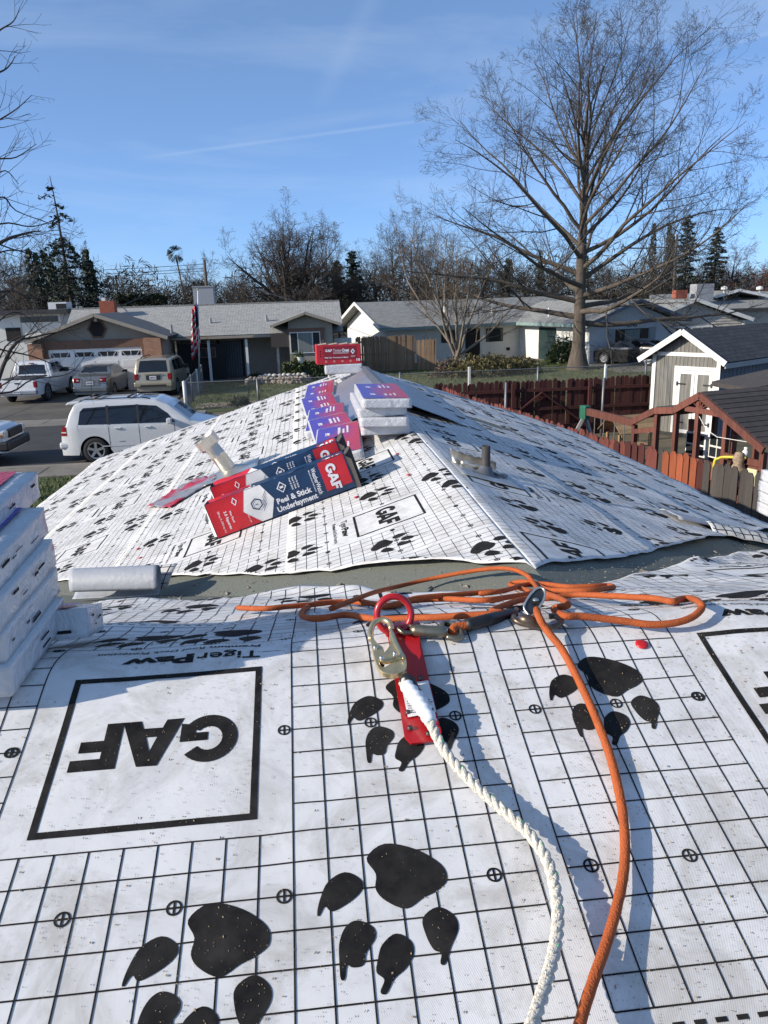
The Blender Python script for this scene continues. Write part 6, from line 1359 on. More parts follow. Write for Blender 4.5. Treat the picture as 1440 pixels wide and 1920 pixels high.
chainlink('chain-link fence crossing the lawn before the big bare tree', (13.1, 32.9), (28, 41.5), 1.1, 6)
# white painted stakes
for x, y, lab in ((880, 716, 'white square stake beside the red fence corner'), (1102, 700, 'thin grey gate frame post by the white house wing')):
    P = pv(x, y, 31.0 if x < 1000 else 46.0); b = MB(); h_ = .95 if x < 1000 else 1.3; b.box(P[0]-.05, P[0]+.05, P[1]-.05, P[1]+.05, 0, P[2]+.6 if x < 1000 else h_); o = b.build('stake', M_PAINTP, None, bevel=.01); tag(o, lab, 'stake')
# ---- hedges, bushes, rocks, pots
M_LEAF = mat('leaf_green', (.035, .060, .014), rough=.6, var=.4, scale=3, col2=(.085, .115, .03)); M_LEAFD = mat('leaf_dark', (.022, .034, .016), rough=.65, var=.4, scale=2, col2=(.045,.058,.026)); M_TWIG = mat('twig_brown', (.10, .075, .055), rough=.9, var=.3, scale=2); M_LEAFY = mat('leaf_olive', (.07, .075, .025), rough=.7, var=.4, scale=3, col2=(.15,.12,.045))
def leaf_cloud(fn, n, size, seed, flatn=.0):
    rr = np.random.RandomState(seed); V = np.zeros((n*4, 3)); P = np.array([fn(rr) for _ in range(n)]); A = rr.normal(0, 1, (n, 3)); A /= np.linalg.norm(A, axis=1)[:, None]; B = np.cross(A, rr.normal(0, 1, (n, 3))); B /= np.linalg.norm(B, axis=1)[:, None]+1e-9; S = (size*rr.uniform(.5, 1.4, n))[:, None]
    V[0::4] = P-A*S; V[1::4] = P+B*S*.45; V[2::4] = P+A*S; V[3::4] = P-B*S*.45
    me = bpy.data.meshes.new('foliage'); me.from_pydata(V.tolist(), [], [(4*i, 4*i+1, 4*i+2, 4*i+3) for i in range(n)]); me.update(); return me
def bush(name, label, c, r, n, size, m, seed, box=False, cat='bush', group=None, stems=True):
    t = thing(name, label, cat, tuple(c), 0, group)
    def f(rr):
        if box: 
            p = rr.uniform(-1, 1, 3); k = rr.randint(0, 3); p[k] = np.sign(p[k])*rr.uniform(.85, 1.03); q = p*np.array(r)*.98; q[2] = abs(q[2]) if True else q[2]; return q+rr.normal(0, .02, 3)
        p = rr.normal(0, 1, 3); p /= np.linalg.norm(p); p[2] = abs(p[2])*1.0; q = p*(rr.uniform(.35, 1)**.5); q *= 1+.22*float(vnoise(p[0]*3+seed, p[1]*3+p[2]*2, seed)); return q*np.array(r)
    link('foliage', leaf_cloud(f, n, size, seed), m, t)
    if stems:
        b = MB(); rr = random.Random(seed)
        for k in range(7): a = rr.uniform(0, 2*PI); b = MB(); b.tube([(0,0,0), (r[0]*.3*math.cos(a), r[1]*.3*math.sin(a), r[2]*.5), (r[0]*.6*math.cos(a), r[1]*.6*math.sin(a), r[2]*.85)], [.025,.015,.006], 5); b.build('stem', M_TWIG, t)
    return t
hl, hr_ = pv(531, 690, 43.3), pv(612, 690, 43.3)
hg = bush('hedge', 'clipped green box hedge under the bay window', ((hl[0]+hr_[0])/2, 43.3, 0), ((hr_[0]-hl[0])/2, .55, 1.0), 5200, .075, M_LEAF, 2, box=True, cat='hedge', stems=False)
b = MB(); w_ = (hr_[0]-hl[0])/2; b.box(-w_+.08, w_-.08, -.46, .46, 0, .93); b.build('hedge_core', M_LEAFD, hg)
P = pz(1062, 676, 0); bush('bush', 'round green shrub beside the big bare tree trunk', (pv(1062,676,47.5)[0], 47.5, 0), (1.25, 1.0, 1.5), 2600, .11, M_LEAF, 4)
for k, (x, v, r, m, lab) in enumerate(((905, 41.5, (2.0, 1.0, 1.25), M_LEAFY, 'brownish olive shrub under the multi-stem tree'), (850, 42.0, (1.3, .9, 1.0), M_TWIG, 'bare twiggy shrub beside the tan fence panel'), (965, 42.5, (1.5, .9, 1.0), M_LEAFY, 'low olive shrub left of the big trunk'), (915, 30.0, (1.5, .8, .75), M_LEAFD, 'low dark hedge behind the dark red fence'), (480, 43.6, (.7, .5, .55), M_LEAFD, 'small dark shrub on the porch bed'), (560, 43.0, (.6, .4, 1.55), M_LEAF, 'tall potted plant before the bay window'), (445, 33.6, (.45, .4, .38), M_LEAFD, 'dark little shrub on the gravel by the chain-link fence'))):
    bush('bush', lab, (pv(x, 690, v)[0], v, 0), r, int(900*r[0]*r[2])+300, .085, m, 20+k)
M_ROCK = mat('stone', (.24, .19, .15), rough=.9, var=.35, scale=2, col2=(.40,.34,.28)); M_PALE = mat('pale_stone', (.52,.49,.44), rough=.9, var=.2)
def rock_mesh(seed, r=1.0):
    bm = bmesh.new(); bmesh.ops.create_icosphere(bm, subdivisions=2, radius=r)
    for v in bm.verts: v.co *= 1+.35*noise.noise(v.co*1.4+Vector((seed*3.1, 0, 0))); v.co.z *= .65
    me = bpy.data.meshes.new('stone'); bm.to_mesh(me); bm.free(); me.polygons.foreach_set('use_smooth', [True]*len(me.polygons)); me.materials.append(M_ROCK); return me
RM = [rock_mesh(k) for k in range(5)]; RP = []
for k in range(3): me = rock_mesh(k+9); me.materials.clear(); me.materials.append(M_PALE); RP.append(me)
rr = random.Random(3)
bd = thing('rock_border', 'low border wall of rounded stones before the porch', 'border', (0, 0, 0))
for k in range(46):
    q = k/46; x = pv(462+q*120, 700, 42.2)[0]; o = bpy.data.objects.new('stone', RM[k % 5]); COL.objects.link(o); o.parent = bd; o.location = (x, 42.0+.25*math.sin(q*6), .10+.16*(k % 2)); o.scale = [rr.uniform(.14, .22)]*3; o.rotation_euler = (rr.random()*3, rr.random(), rr.random()*6)
for k in range(10):
    x = pv(488+k*9, 700, 42.6)[0]; o = bpy.data.objects.new('stone', RP[k % 3]); COL.objects.link(o); o.parent = bd; o.location = (x, 42.5, .42); o.scale = [rr.uniform(.10, .16)]*3
fv = []; ff = []
for k in range(900):
    x, y = rr.uniform(-4.7, -1.2), rr.uniform(32.9, 34.6); s_ = rr.uniform(.02, .06); i = len(fv); a = rr.random()*6
    fv += [(x+s_*math.cos(a), y+s_*math.sin(a), .02), (x+s_*math.cos(a+2.1), y+s_*math.sin(a+2.1), .02), (x+s_*math.cos(a+4.2), y+s_*math.sin(a+4.2), .02), (x, y, .02+s_)]; ff += [(i, i+1, i+3), (i+1, i+2, i+3), (i+2, i, i+3)]
me = bpy.data.meshes.new('gravel'); me.from_pydata(fv, [], ff); me.update(); tag(link('gravel', me, M_ROCK), 'brown gravel bed behind the chain-link fence', 'gravel', kind='stuff')
b = MB(); P = pv(564, 680, 43.0); b.lathe([(.14,.9),(.2,1.2),(.22,1.22),(0,1.2)], 14, (P[0], 42.9, .1)); tag(b.build('flower_pot', M_WTRIM, None, smooth=True), 'white flower pot on the hedge before the bay window', 'pot')
# ---- shed
sh = thing('garden_shed', 'grey board shed with white trimmed double doors and black shingle roof', 'shed'); SA = np.array([10.49, 22.61]); SB = np.array([11.62, 20.80])       # front-left and front-right base corners
ex = (SB-SA)/np.linalg.norm(SB-SA); SW = np.linalg.norm(SB-SA); ang = math.atan2(ex[1], ex[0]); sh.location = (SA[0], SA[1], 0); sh.rotation_euler = (0, 0, ang); t = sh
Hs, Hr, DP = 2.42, 3.05, 4.4
b = MB(); b.prism([(0,0,0),(SW,0,0),(SW,0,Hs),(SW/2,0,Hr),(0,0,Hs)][::-1], (0,.05,0)); b.box(0,.05,.05,DP,0,Hs); b.box(0,SW,DP,DP+.05,0,Hs); b.build('wall', M_SHEDW, t)
b = MB(); b.box(SW-.05,SW,.05,DP,0,Hs); b.build('side_wall', mat('shed_siding_shade', (.12,.14,.17), rough=.8, var=.25, scale=2.5, stretch=(7,7,.35)), t)  # shaded side: the grey siding's colour is darkened and blued to show it
for k in range(17):
    x = SW*(k+.5)/17; z = Hs+(Hr-Hs)*(1-abs(x-SW/2)/(SW/2))-.03; b = MB(); b.box(x-SW/34+.005, x+SW/34-.005, -.012, .0-.001, .05, z); b.build('siding_board', M_SHEDW, t)
for k in range(20): y = .05+(DP-.1)*(k+.5)/20; b = MB(); b.box(SW+.001, SW+.012, y-.1, y+.095, .05, Hs-.02); b.build('siding_board', MATS['shed_siding_shade'], t)
ov = .30
roof_plane('roof', [(-ov, -ov, Hs-ov*.5), (-ov, DP+.2, Hs-ov*.5), (SW/2, DP+.2, Hr+.08), (SW/2, -ov, Hr+.08)], M_SH4, t, .06); roof_plane('roof', [(SW+ov, -ov, Hs-ov*.5), (SW+ov, DP+.2, Hs-ov*.5), (SW/2, DP+.2, Hr+.08), (SW/2, -ov, Hr+.08)], M_SH4, t, .06)
b = MB(); b.beam((-ov-.02, -ov-.03, Hs-ov*.5-.04), (SW/2, -ov-.03, Hr+.04), .03, .16); b.beam((SW/2, -ov-.03, Hr+.04), (SW+ov+.02, -ov-.03, Hs-ov*.5-.04), .03, .16); b.build('barge_board', M_WTRIM, t)
boxpart(t, 'fascia', SW+ov-.02, SW+ov+.02, -ov, DP+.2, Hs-ov*.5-.17, Hs-ov*.5-.03, M_GREYTRIM, 0); 
for x0, x1 in ((-.02,.10),(SW-.10,SW+.02)): boxpart(t, 'corner_board', x0, x1, -.035, -.002, 0, Hs-.02, M_WTRIM, 0)
boxpart(t, 'gable_band', .12, SW-.12, -.036, -.014, Hs-.05, Hs+.06, M_WTRIM, 0)
D0, D1, DH = SW*.40, SW*.95-.08, 1.98
for x0, x1, z0, z1 in ((D0-.11,D0-.003,.12,DH+.11),(D1+.003,D1+.11,.12,DH+.11),(D0,D1,DH,DH+.108)): boxpart(t, 'door_trim', x0, x1, -.045, -.014, z0, z1, M_WTRIM, 0)
for k in (0, 1):
    x0 = D0+(D1-D0)/2*k+.008; x1 = D0+(D1-D0)/2*(k+1)-.008; b = MB(); b.box(x0, x1, -.030, -.016, .14, DH-.01); dr = b.build('door', M_SHEDW, t)
    for a in ((x0, x0+.09, .14, DH-.01), (x1-.09, x1, .14, DH-.01)): boxpart(dr, 'door_frame', a[0], a[1], -.044, -.031, a[2], a[3], M_WTRIM, 0)
    for z in (.14, DH-.11): boxpart(dr, 'door_frame', x0+.09, x1-.09, -.044, -.031, z, z+.10, M_WTRIM, 0)
    for z in (.45, DH-.4):
        hx = x0+.0 if k == 0 else x1; sg = 1 if k == 0 else -1; b = MB(); b.box(min(hx, hx+sg*.26), max(hx, hx+sg*.26), -.056, -.046, z-.02, z+.02); b.box(hx-.03, hx+.03, -.056, -.046, z-.06, z+.06); b.build('hinge', M_BLACKP, dr)
boxpart(t, 'skirt', -.01, SW+.01, -.02, -.013, 0, .11, M_BLACKP, 0)
# ---- play set with a roofed deck
PL0, PLR = (7.28, 14.54), rad(-76)
pl = thing('play_set', 'brown timber play set with gabled deck roof, swing beam and railings', 'play set', PL0+(0,), PLR); t = pl
# local x runs along the gable front (far to near), y back to the right
def post(x, y, z0, z1, s=.09, m=M_BROWNW, nm='post'): return boxpart(t, nm, x-s/2, x+s/2, y-s/2, y+s/2, z0, z1, m, 0)
GX = [(-1.29, 1.585), (-.575, 1.92), (0, 2.0), (.68, 2.36), (2.30, 1.58)]
def gz(x): return float(np.interp(x, [p[0] for p in GX], [p[1] for p in GX]))
for x in (-1.25, -.55, .02, .62, 1.35, 2.25):
    for y in (0, 1.5): post(x, y, 0, gz(x)-.12)
for (xa, za), (xb, zb2) in zip(GX[:-1], GX[1:]): b = MB(); b.beam((xa, -.06, za-.05), (xb, -.06, zb2-.05), .05, .13); b.build('barge_board', M_BROWNW, t)
M_RB = mat('dark_roof_boards', (.045,.038,.036), rough=.85, var=.25, objvar=.15)
for xe, xr, n_ in ((2.34, .68, 12), (.0, .68, 5), (-1.3, .0, 9)):
    for k in range(n_):
        xa, xb = xr+(xe-xr)*k/n_, xr+(xe-xr)*(k+1)/n_; za, zb2 = gz(xa)+.02, gz(xb)+.02; b = MB(); b.prism([(xa, -.02, za), (xb, -.02, zb2+.012), (xb, -.02, zb2-.008), (xa, -.02, za-.02)], (0, 1.65, 0)); b.build('roof_board', M_RB, t)
b = MB(); b.beam((.30,-.04,2.02),(1.30,-.04,2.02),.04,.10); b.build('tie_beam', M_BROWNW, t)
for k in range(5): a = PI*(.15+.7*k/4); b = MB(); b.beam((.70,-.04,2.06),(.70+.22*math.cos(a),-.04,2.06+.20*math.sin(a)),.02,.022,up=(0,1,0)); b.build('sunburst_spoke', M_BROWNW, t)
boxpart(t, 'deck', 0, 2.25, 0, 1.5, .55, .62, M_BROWNW, 0); boxpart(t, 'deck_beam', -.03, 2.28, -.06, -.01, .46, .62, M_BROWNW, 0)
for z in (.66, 1.02): boxpart(t, 'rail', .1, 1.3, -.05, -.01, z, z+.08, M_BROWNW, 0)
for k in range(11): boxpart(t, 'baluster', .15+.105*k, .20+.105*k, -.045, -.015, .62, 1.02, M_BROWNW, 0)
boxpart(t, 'rail', 1.4, 2.25, -.05, -.01, 1.22, 1.34, M_BROWNW, 0); boxpart(t, 'rail', .1, .6, 1.44, 1.5, 1.35, 1.43, M_BROWNW, 0)
boxpart(t, 'side_panel', 1.85, 2.24, .0, .05, .62, 1.2, M_BROWNW, 0)
for z in (1.42, .95): b = MB(); b.beam((-.55,-.02,z+.06),(-1.25,-.02,z-.08),.04,.10); b.build('lean_to_rail', M_BROWNW, t)
b = MB(); b.box(-1.15, -.55, 1.30, 1.35, .75, 1.25); fw_ = b.build('toy_window', M_WTRIM, t)
for i in range(2):
    for j in range(2): boxpart(fw_, 'pane', -1.12+.28*i, -.88+.28*i, 1.292, 1.298, .78+.24*j, .98+.24*j, M_GLASS, 0)
b = MB(); b.box(-.45, .0, 1.30, 1.35, .80, 1.30); fw_ = b.build('toy_window', M_WTRIM, t)
for i in range(2):
    for j in range(2): boxpart(fw_, 'pane', -.42+.21*i, -.24+.21*i, 1.292, 1.298, .83+.24*j, 1.03+.24*j, M_GLASS, 0)
b = MB(); b.beam((-1.29,.0,1.52),(-3.0,.0,1.55),.09,.16); b.build('swing_beam', M_BROWNW, t); boxpart(t, 'beam_bracket', -3.22, -2.98, -.08, .08, 1.36, 1.68, mat('bracket_green', (.02,.12,.07), rough=.5), .02)
for sg in (-1, 1): b = MB(); b.beam((-3.1,0,1.45),(-3.35,sg*.7,0),.07,.07); b.build('swing_leg', mat('grey_pole', (.3,.3,.3), rough=.6), t)
for x in (-2.7,-2.35,-1.95,-1.6): b = MB(); b.tube([(x,0,1.46),(x,0,.55)], .012, 5); b.build('swing_chain', M_GAL, t)
for x in (-2.7,-1.95): boxpart(t, 'swing_seat', x-.02, x+.37, -.07, .07, .50, .54, mat('seat_yellow', (.45,.35,.03), rough=.5), .01)
M_YEL = mat('yellow_bar', (.62, .52, .05), rough=.4)
b = MB(); b.tube(spline([(1.42,-.28,.45),(1.42,-.28,1.15),(1.47,-.24,1.26),(1.58,-.16,1.30),(1.95,-.08,1.34)],5), .026, 8); b.build('grab_bar', M_YEL, t, smooth=True); b = MB(); b.tube(spline([(2.12,-.3,.72),(2.17,-.28,.86),(2.32,-.2,.76)],5), .026, 8); b.build('grab_bar', M_YEL, t, smooth=True)
boxpart(t, 'sign_panel', 2.02, 2.24, -.11, -.07, .88, 1.18, mat('pale_yellow', (.60,.58,.36), rough=.5), .01)
b = MB(); b.tube([(.62,-.02,1.95),(.9,-.05,1.70),(1.2,-.06,1.60),(1.9,-.05,1.62)], .007, 5); b.build('string_lights', M_WTRIM, t)
# things stored on and by the play set
Lm = Matrix.Translation(Vector(PL0+(0,)))@Matrix.Rotation(PLR,4,'Z')
def pw(x, y, z): return Lm@Vector((x, y, z))
b = MB(); 
for k in range(6): b.lathe([(.04,0),(.09,.012),(.04,.024)], 10, tuple(pw(1.60+.04*k, -.16, 1.02)), 'x')
tag(b.build('coiled_tube', M_WTRIM, None, smooth=True), 'white ribbed coil hanging on the play set rail', 'tube')
b = MB(); b.lathe([(0,0),(.10,.03),(.13,.12),(.08,.22),(.11,.30),(.07,.40),(0,.42)], 12, tuple(pw(1.85,-.14,1.02))); b.v = [(x, y, z+.01*math.sin(x*60)) for x, y, z in b.v]; tag(b.build('stuffed_toy', mat('plush_tan', (.30,.22,.15), rough=.95, var=.5, scale=18), None, smooth=True), 'mottled tan stuffed toy on the play set rail', 'toy')
b = MB(); b.lathe([(0,0),(.05,0),(.055,.10),(.03,.13),(.035,.17),(0,.18)], 12, tuple(pw(1.88,-.03,1.345))); tag(b.build('plastic_bottle', M_WTRIM, None, smooth=True), 'white plastic bottle on the play set ledge', 'bottle')
# small roofed picnic table behind
pt = thing('play_table', 'small tan wooden play house table with board roof beside the swings', 'play house', (8.05, 18.5, 0), rad(12)); t = pt; pt.scale = (.74, .74, .78)
M_TANP = wood('tan_play_wood', (.34, .22, .11))
for x in (-.6, 0, .6): 
    for y in (-.35, .35): boxpart(t, 'post', x-.04, x+.04, y-.04, y+.04, 0, 1.05, M_TANP, 0)
for sg in (-1, 1):
    for k in range(4): q = k/4; b = MB(); b.prism([(-.8, sg*.06+sg*.62*q, 1.62-.5*q), (-.8, sg*.06+sg*.62*(q+.24), 1.62-.5*(q+.24)), (-.8, sg*.06+sg*.62*(q+.24), 1.60-.5*(q+.24)), (-.8, sg*.06+sg*.62*q, 1.60-.5*q)], (1.6,0,0)); b.build('roof_board', M_TANP, t)
boxpart(t, 'table_top', -.7, .7, -.3, .3, .60, .64, M_TANP, 0)
# small roof corner at the right of the yard
b = MB(); P = pv(1436, 722, 15.0); b.prism([(P[0]-.35, 15, P[2]-.06), (P[0]+1.5, 15, P[2]+.25), (P[0]+1.5, 15, P[2]+.15), (P[0]-.35, 15, P[2]-.16)], (0, 1.5, 0)); b.box(P[0]+.6, P[0]+.7, 15.1, 15.2, 0, P[2]); tag(b.build('shade_roof', M_OLDW, None), 'corner of a weathered brown shade roof before the shed side', 'roof')
# ================================================================== TREES, POLES, WIRES
M_BARK = mat('bark_grey', (.085, .068, .053), rough=.95, var=.35, scale=2.0, stretch=(5,5,.8), bump=.6, bscale=12, col2=(.15,.12,.095)); M_TW = mat('twig_grey', (.058, .052, .047), rough=.95, var=.2, scale=1); M_BARKD = mat('bark_dark', (.055, .045, .038), rough=.95, var=.3, scale=2)
RMIN = .006
class TB:                                                 # fast tubes with few sides
    def __init__(s): s.V = []; s.F = []
    def seg(s, pts, rads, n):
        base = len(s.V); prev = None; k = len(pts)
        for i, p in enumerate(pts):
            d = pts[min(i+1, k-1)]-pts[max(i-1, 0)]; d = d.normalized() if d.length else Vector((0,0,1))
            x = d.orthogonal() if prev is None else prev-d*prev.dot(d)
            if x.length < 1e-6: x = d.orthogonal()
            x.normalize(); prev = x; y = d.cross(x)
            for j in range(n): a = 2*PI*j/n; s.V.append(tuple(p+(x*math.cos(a)+y*math.sin(a))*rads[i]))
        for i in range(k-1):
            for j in range(n): s.F.append((base+i*n+j, base+i*n+(j+1)%n, base+(i+1)*n+(j+1)%n, base+(i+1)*n+j))
    def build(s, name, m, par, smooth=True):
        me = bpy.data.meshes.new(name); me.from_pydata(s.V, [], s.F); me.update(); return link(name, me, m, par, smooth=smooth)
def limb(rr, p, d, L_, r0, r1, nseg, wob, up):
    pts = [p.copy()]; rads = [r0]; d = d.normalized()
    for i in range(nseg):
        d = (d+Vector((rr.gauss(0, wob), rr.gauss(0, wob), rr.gauss(0, wob)+up))).normalized(); p = p+d*(L_/nseg); pts.append(p.copy()); rads.append(r0+(r1-r0)*(i+1)/nseg)
    return pts, rads
def around(rr, d, ang):
    o = d.orthogonal().normalized(); o.rotate(Matrix.Rotation(rr.uniform(0, 2*PI), 3, d)); return (d*math.cos(ang)+o*math.sin(ang)).normalized()
def grow(tb, rr, pts, rads, L_, level, P):
    if level >= len(P): return
    n, lr, ang, wob, up, sides, nseg, start = P[level]
    n = max(1, int(n*rr.uniform(.8, 1.2))); k = len(pts)-1
    for i in range(n):
        t = start+(1-start)*(i+rr.random())/n; q = min(t*k, k-1e-3); j = int(q); f = q-j; p = pts[j].lerp(pts[j+1], f); r = rads[j]+(rads[j+1]-rads[j])*f; d = (pts[j+1]-pts[j]).normalized()
        l2 = L_*lr*(1.12-.55*t)*rr.uniform(.7, 1.3); r2 = min(r*.7, max(RMIN, r*.50)); d2 = around(rr, d, rad(ang*rr.uniform(.6, 1.35)))
        ps, rs = limb(rr, p, d2, l2, r2, max(RMIN*.7, r2*.30), nseg, wob, up); tb[min(level, len(tb)-1)].seg(ps, rs, sides); grow(tb, rr, ps, rs, l2, level+1, P)
def bare_tree(name, label, loc, H, trunk_r, main, P, seed, fork=.28, lean=(0,0), bark=M_BARK, twig=M_TW, group=None, leader=True, limb_k=.42, rmin=.006, curve=.07):
    global RMIN; RMIN = rmin
    rr = random.Random(seed); t = thing(name, label, 'tree', loc, 0, group); T_ = TB(); B = [TB()]
    tp, tr = [], []
    nt_ = 12; top_ = H*(.80 if leader else fork*1.05)
    for i in range(nt_+1):
        q = i/nt_; z = top_*q; fl = 1+.75*math.exp(-z/(trunk_r*1.3)); rq = trunk_r*fl*((1-q)**.75*.95+.05) if leader else trunk_r*fl*(1-.3*q); tp.append(Vector((lean[0]*q+rr.gauss(0, .03)*z*.15, lean[1]*q+rr.gauss(0, .03)*z*.15, z))); tr.append(rq)
    T_.seg(tp, tr, 14)
    nm, al, az, L0, L1 = main
    for i in range(nm):
        q = i/max(1, nm-1); z = H*(fork*.75+(.62-fork*.75)*q) if leader else H*fork*rr.uniform(.55, 1.0); z = min(z, top_*.98); f = z/top_*nt_; j = min(int(f), nt_-1); p = tp[j].lerp(tp[j+1], f-j); r = tr[j]+(tr[j+1]-tr[j])*(f-j)
        a = 2.39996*i+rr.uniform(-.4, .4); el = rad(al+(az-al)*q+rr.uniform(-9, 9)); d = Vector((math.cos(a)*math.cos(el), math.sin(a)*math.cos(el), math.sin(el))); L_ = H*(L0+(L1-L0)*q)*rr.uniform(.85, 1.15); r2 = r*(limb_k if leader else .55)
        ps, rs = limb(rr, p, d, L_, r2, .012, 9, .085, P[0][4] if False else (curve if el < .7 else curve*.45)); T_.seg(ps, rs, 8); grow(B, rr, ps, rs, L_, 0, P)
    if leader: grow(B, rr, tp[5:], tr[5:], H*.6, 0, P)
    T_.build('trunk', bark, t); B[0].build('crown', twig, t); return t
# the big tree on the neighbours' lawn
bt = pz(1083, 693, 0)
bare_tree('bare_tree', 'big bare spreading tree on the lawn before the white house', (bt[0], bt[1], 0), 18.4, .38, (32, 0, 70, .58, .40), [(10, .42, 42, .08, .04, 4, 5, .25), (7, .48, 42, .10, .035, 3, 4, .15), (6, .5, 42, .13, .03, 3, 3, .12), (3, .55, 40, .14, .03, 3, 2, .2)], 12, fork=.19, limb_k=.50, rmin=.0075, curve=.035)
# multi-stem tree by the tan fence
b2 = pv(856, 668, 46.0); bare_tree('bare_tree', 'slender bare multi-stem tree beside the tan fence', (b2[0], 46.0, 0), 9.2, .20, (9, 52, 78, .72, .85), [(11, .40, 36, .10, .06, 4, 4, .25), (7, .48, 36, .12, .05, 3, 3, .2), (4, .5, 36, .14, .04, 3, 2, .2)], 5, fork=.12, leader=False, bark=mat('bark_pale', (.20,.165,.13), rough=.95, var=.3, scale=2), twig=mat('twig_tan', (.14,.105,.075), rough=.95, var=.25))
# rounded oak beyond the ranch house
b3 = pv(545, 560, 78); bare_tree('bare_tree', 'dense rounded bare oak rising beyond the ranch house roof', (b3[0], 78, 0), 12.9, .62, (15, 14, 84, .62, .74), [(13, .42, 52, .17, .01, 4, 4, .25), (10, .46, 50, .2, .0, 3, 3, .15), (7, .5, 46, .22, .0, 3, 2, .1)], 8, fork=.27, leader=False, bark=M_BARKD, twig=mat('twig_dark', (.055,.045,.039), rough=.95, var=.25), rmin=.012)
RMIN = .005
# tree outside the left edge whose branches reach into view
b4 = pv(-130, 700, 15.5); 
RMIN = .0045; bl_ = thing('bare_tree', 'dark bare tree beside the kerb reaching its branches across the parked cars', 'tree', (-9.6, 17.2, 0)); T_ = TB(); B_ = TB(); rr = random.Random(21); O4 = Vector((-9.6, 17.2, 0))
T_.seg([Vector((0,0,0)), Vector((.02,.0,1.5)), Vector((0,.05,4)), Vector((-.1,0,7.5)), Vector((-.1,.1,10.5))], [.26,.19,.16,.10,.04], 10)
PX = [[(-60,800),(20,655),(65,632),(150,615)], [(-60,770),(10,650),(60,625),(105,600)], [(-70,745),(20,735),(60,712),(130,700),(165,660)], [(-40,640),(0,655),(60,668),(120,690),(180,700)], [(-60,500),(0,455),(50,437),(77,433)], [(-70,470),(0,420),(60,425),(110,410)], [(-60,440),(0,370),(30,395),(95,420)], [(-60,330),(-10,300),(30,295),(68,270)], [(-60,260),(-10,230),(30,205),(60,178)], [(-60,110),(-5,60),(25,40),(38,12)], [(-60,150),(0,135),(20,120),(28,105)], [(-70,560),(-10,480),(40,470),(90,480)], [(-70,610),(0,560),(50,520),(80,500)], [(-60,380),(-20,340),(10,320),(35,345)], [(-70,700),(0,600),(45,590),(90,640)], [(-50,560),(20,545),(60,560),(120,548)]]
for k, px_ in enumerate(PX):
    vv = 17.2+rr.uniform(-1.6, 1.2); ps = [Vector(pv(x, y, vv+.25*i)) - O4 for i, (x, y) in enumerate(px_)]; src = Vector((0, 0, max(1.8, min(9.5, ps[0].z-.6)))); P_ = [Vector(p) for p in spline([src]+ps, 4)]; n_ = len(P_); rads_ = [(.060 if k in (4, 0) else .026)*(1-i/n_)+.004 for i in range(n_)]; (T_ if k < 6 else B_).seg(P_, rads_, 6)
    grow([B_], rr, P_[3:], rads_[3:], 2.6, 0, [(7, .36, 48, .12, .03, 3, 4, .15), (3, .5, 42, .14, .03, 3, 3, .25)])
T_.build('trunk', M_BARKD, bl_); B_.build('crown', M_BARKD, bl_)
# cedar with sparse crooked top
M_NEED = mat('needles', (.022, .038, .026), rough=.7, var=.4, scale=1.5, col2=(.05,.072,.045))
def conifer(name, label, loc, H, R_, n, seed, dead_top=.0, droop=-.12, col=M_NEED, lean=0.0, dens=1.0, group=None):
    rr = random.Random(seed); t = thing(name, label, 'tree', loc, 0, group); T_ = TB(); tp = [Vector((lean*q+.15*math.sin(q*5)*lean, 0, H*q)) for q in np.linspace(0, 1, 14)]; T_.seg(tp, [.28*H/18*(1-q)+.02 for q in np.linspace(0, 1, 14)], 8); V = []; F_ = []
    for i in range(n):
        q = .10+.90*(i/n); z = H*q; p = Vector((lean*q, 0, z)); L_ = R_*(1-q)**.75*rr.uniform(.55, 1.15)+.25; a = 2.39996*i+rr.random(); d = Vector((math.cos(a), math.sin(a), .12)); ps, rs = limb(rr, p, d, L_, .05*(1-q)+.012, .006, 6, .06, droop); T_.seg(ps, rs, 4)
        if q > 1-dead_top and rr.random() < .85: continue
        for s_ in range(int((62*L_+14)*dens)):
            f = rr.uniform(.15, 1)*(len(ps)-1.001); j = int(f); c = ps[j].lerp(ps[j+1], f-j); w = .32*(1-.5*f/len(ps)); c = c+Vector((rr.gauss(0, w*.5), rr.gauss(0, w*.5), rr.gauss(-.06, .07))); e = Vector((rr.gauss(0,1), rr.gauss(0,1), rr.gauss(-.25,.3))).normalized()*rr.uniform(.20, .46); g = e.cross(Vector((rr.gauss(0,.4), rr.gauss(0,.4), 1))).normalized()*rr.uniform(.05, .12); k = len(V)
            V += [tuple(c-e*.5), tuple(c+g), tuple(c+e*.5), tuple(c-g)]; F_.append((k, k+1, k+2, k+3))
    T_.build('trunk', M_BARKD, t); me = bpy.data.meshes.new('crown'); me.from_pydata(V, [], F_); me.update(); link('crown', me, col, t); return t
c = pv(150, 580, 60); conifer('cedar_tree', 'tall cedar with bare crooked top left of the ranch house chimney', (c[0], 60, 0), 13.2, 3.6, 80, 4, .30, -.13, lean=-1.0, dens=.55)
for x, y, v, R_, lab in ((1292, 402, 88, 2.8, 'tall dark fir right of the big bare tree'), (1347, 424, 92, 2.6, 'dark fir behind the siding house'), (660, 470, 86, 2.2, 'dark pointed fir between the two houses'), (630, 488, 90, 2.2, 'smaller dark fir beside the pointed fir')):
    P_ = pv(x, y, v); conifer('fir_tree', lab, (P_[0], v, 0), P_[2], R_, 80, int(x), .0, -.03, dens=1.1)
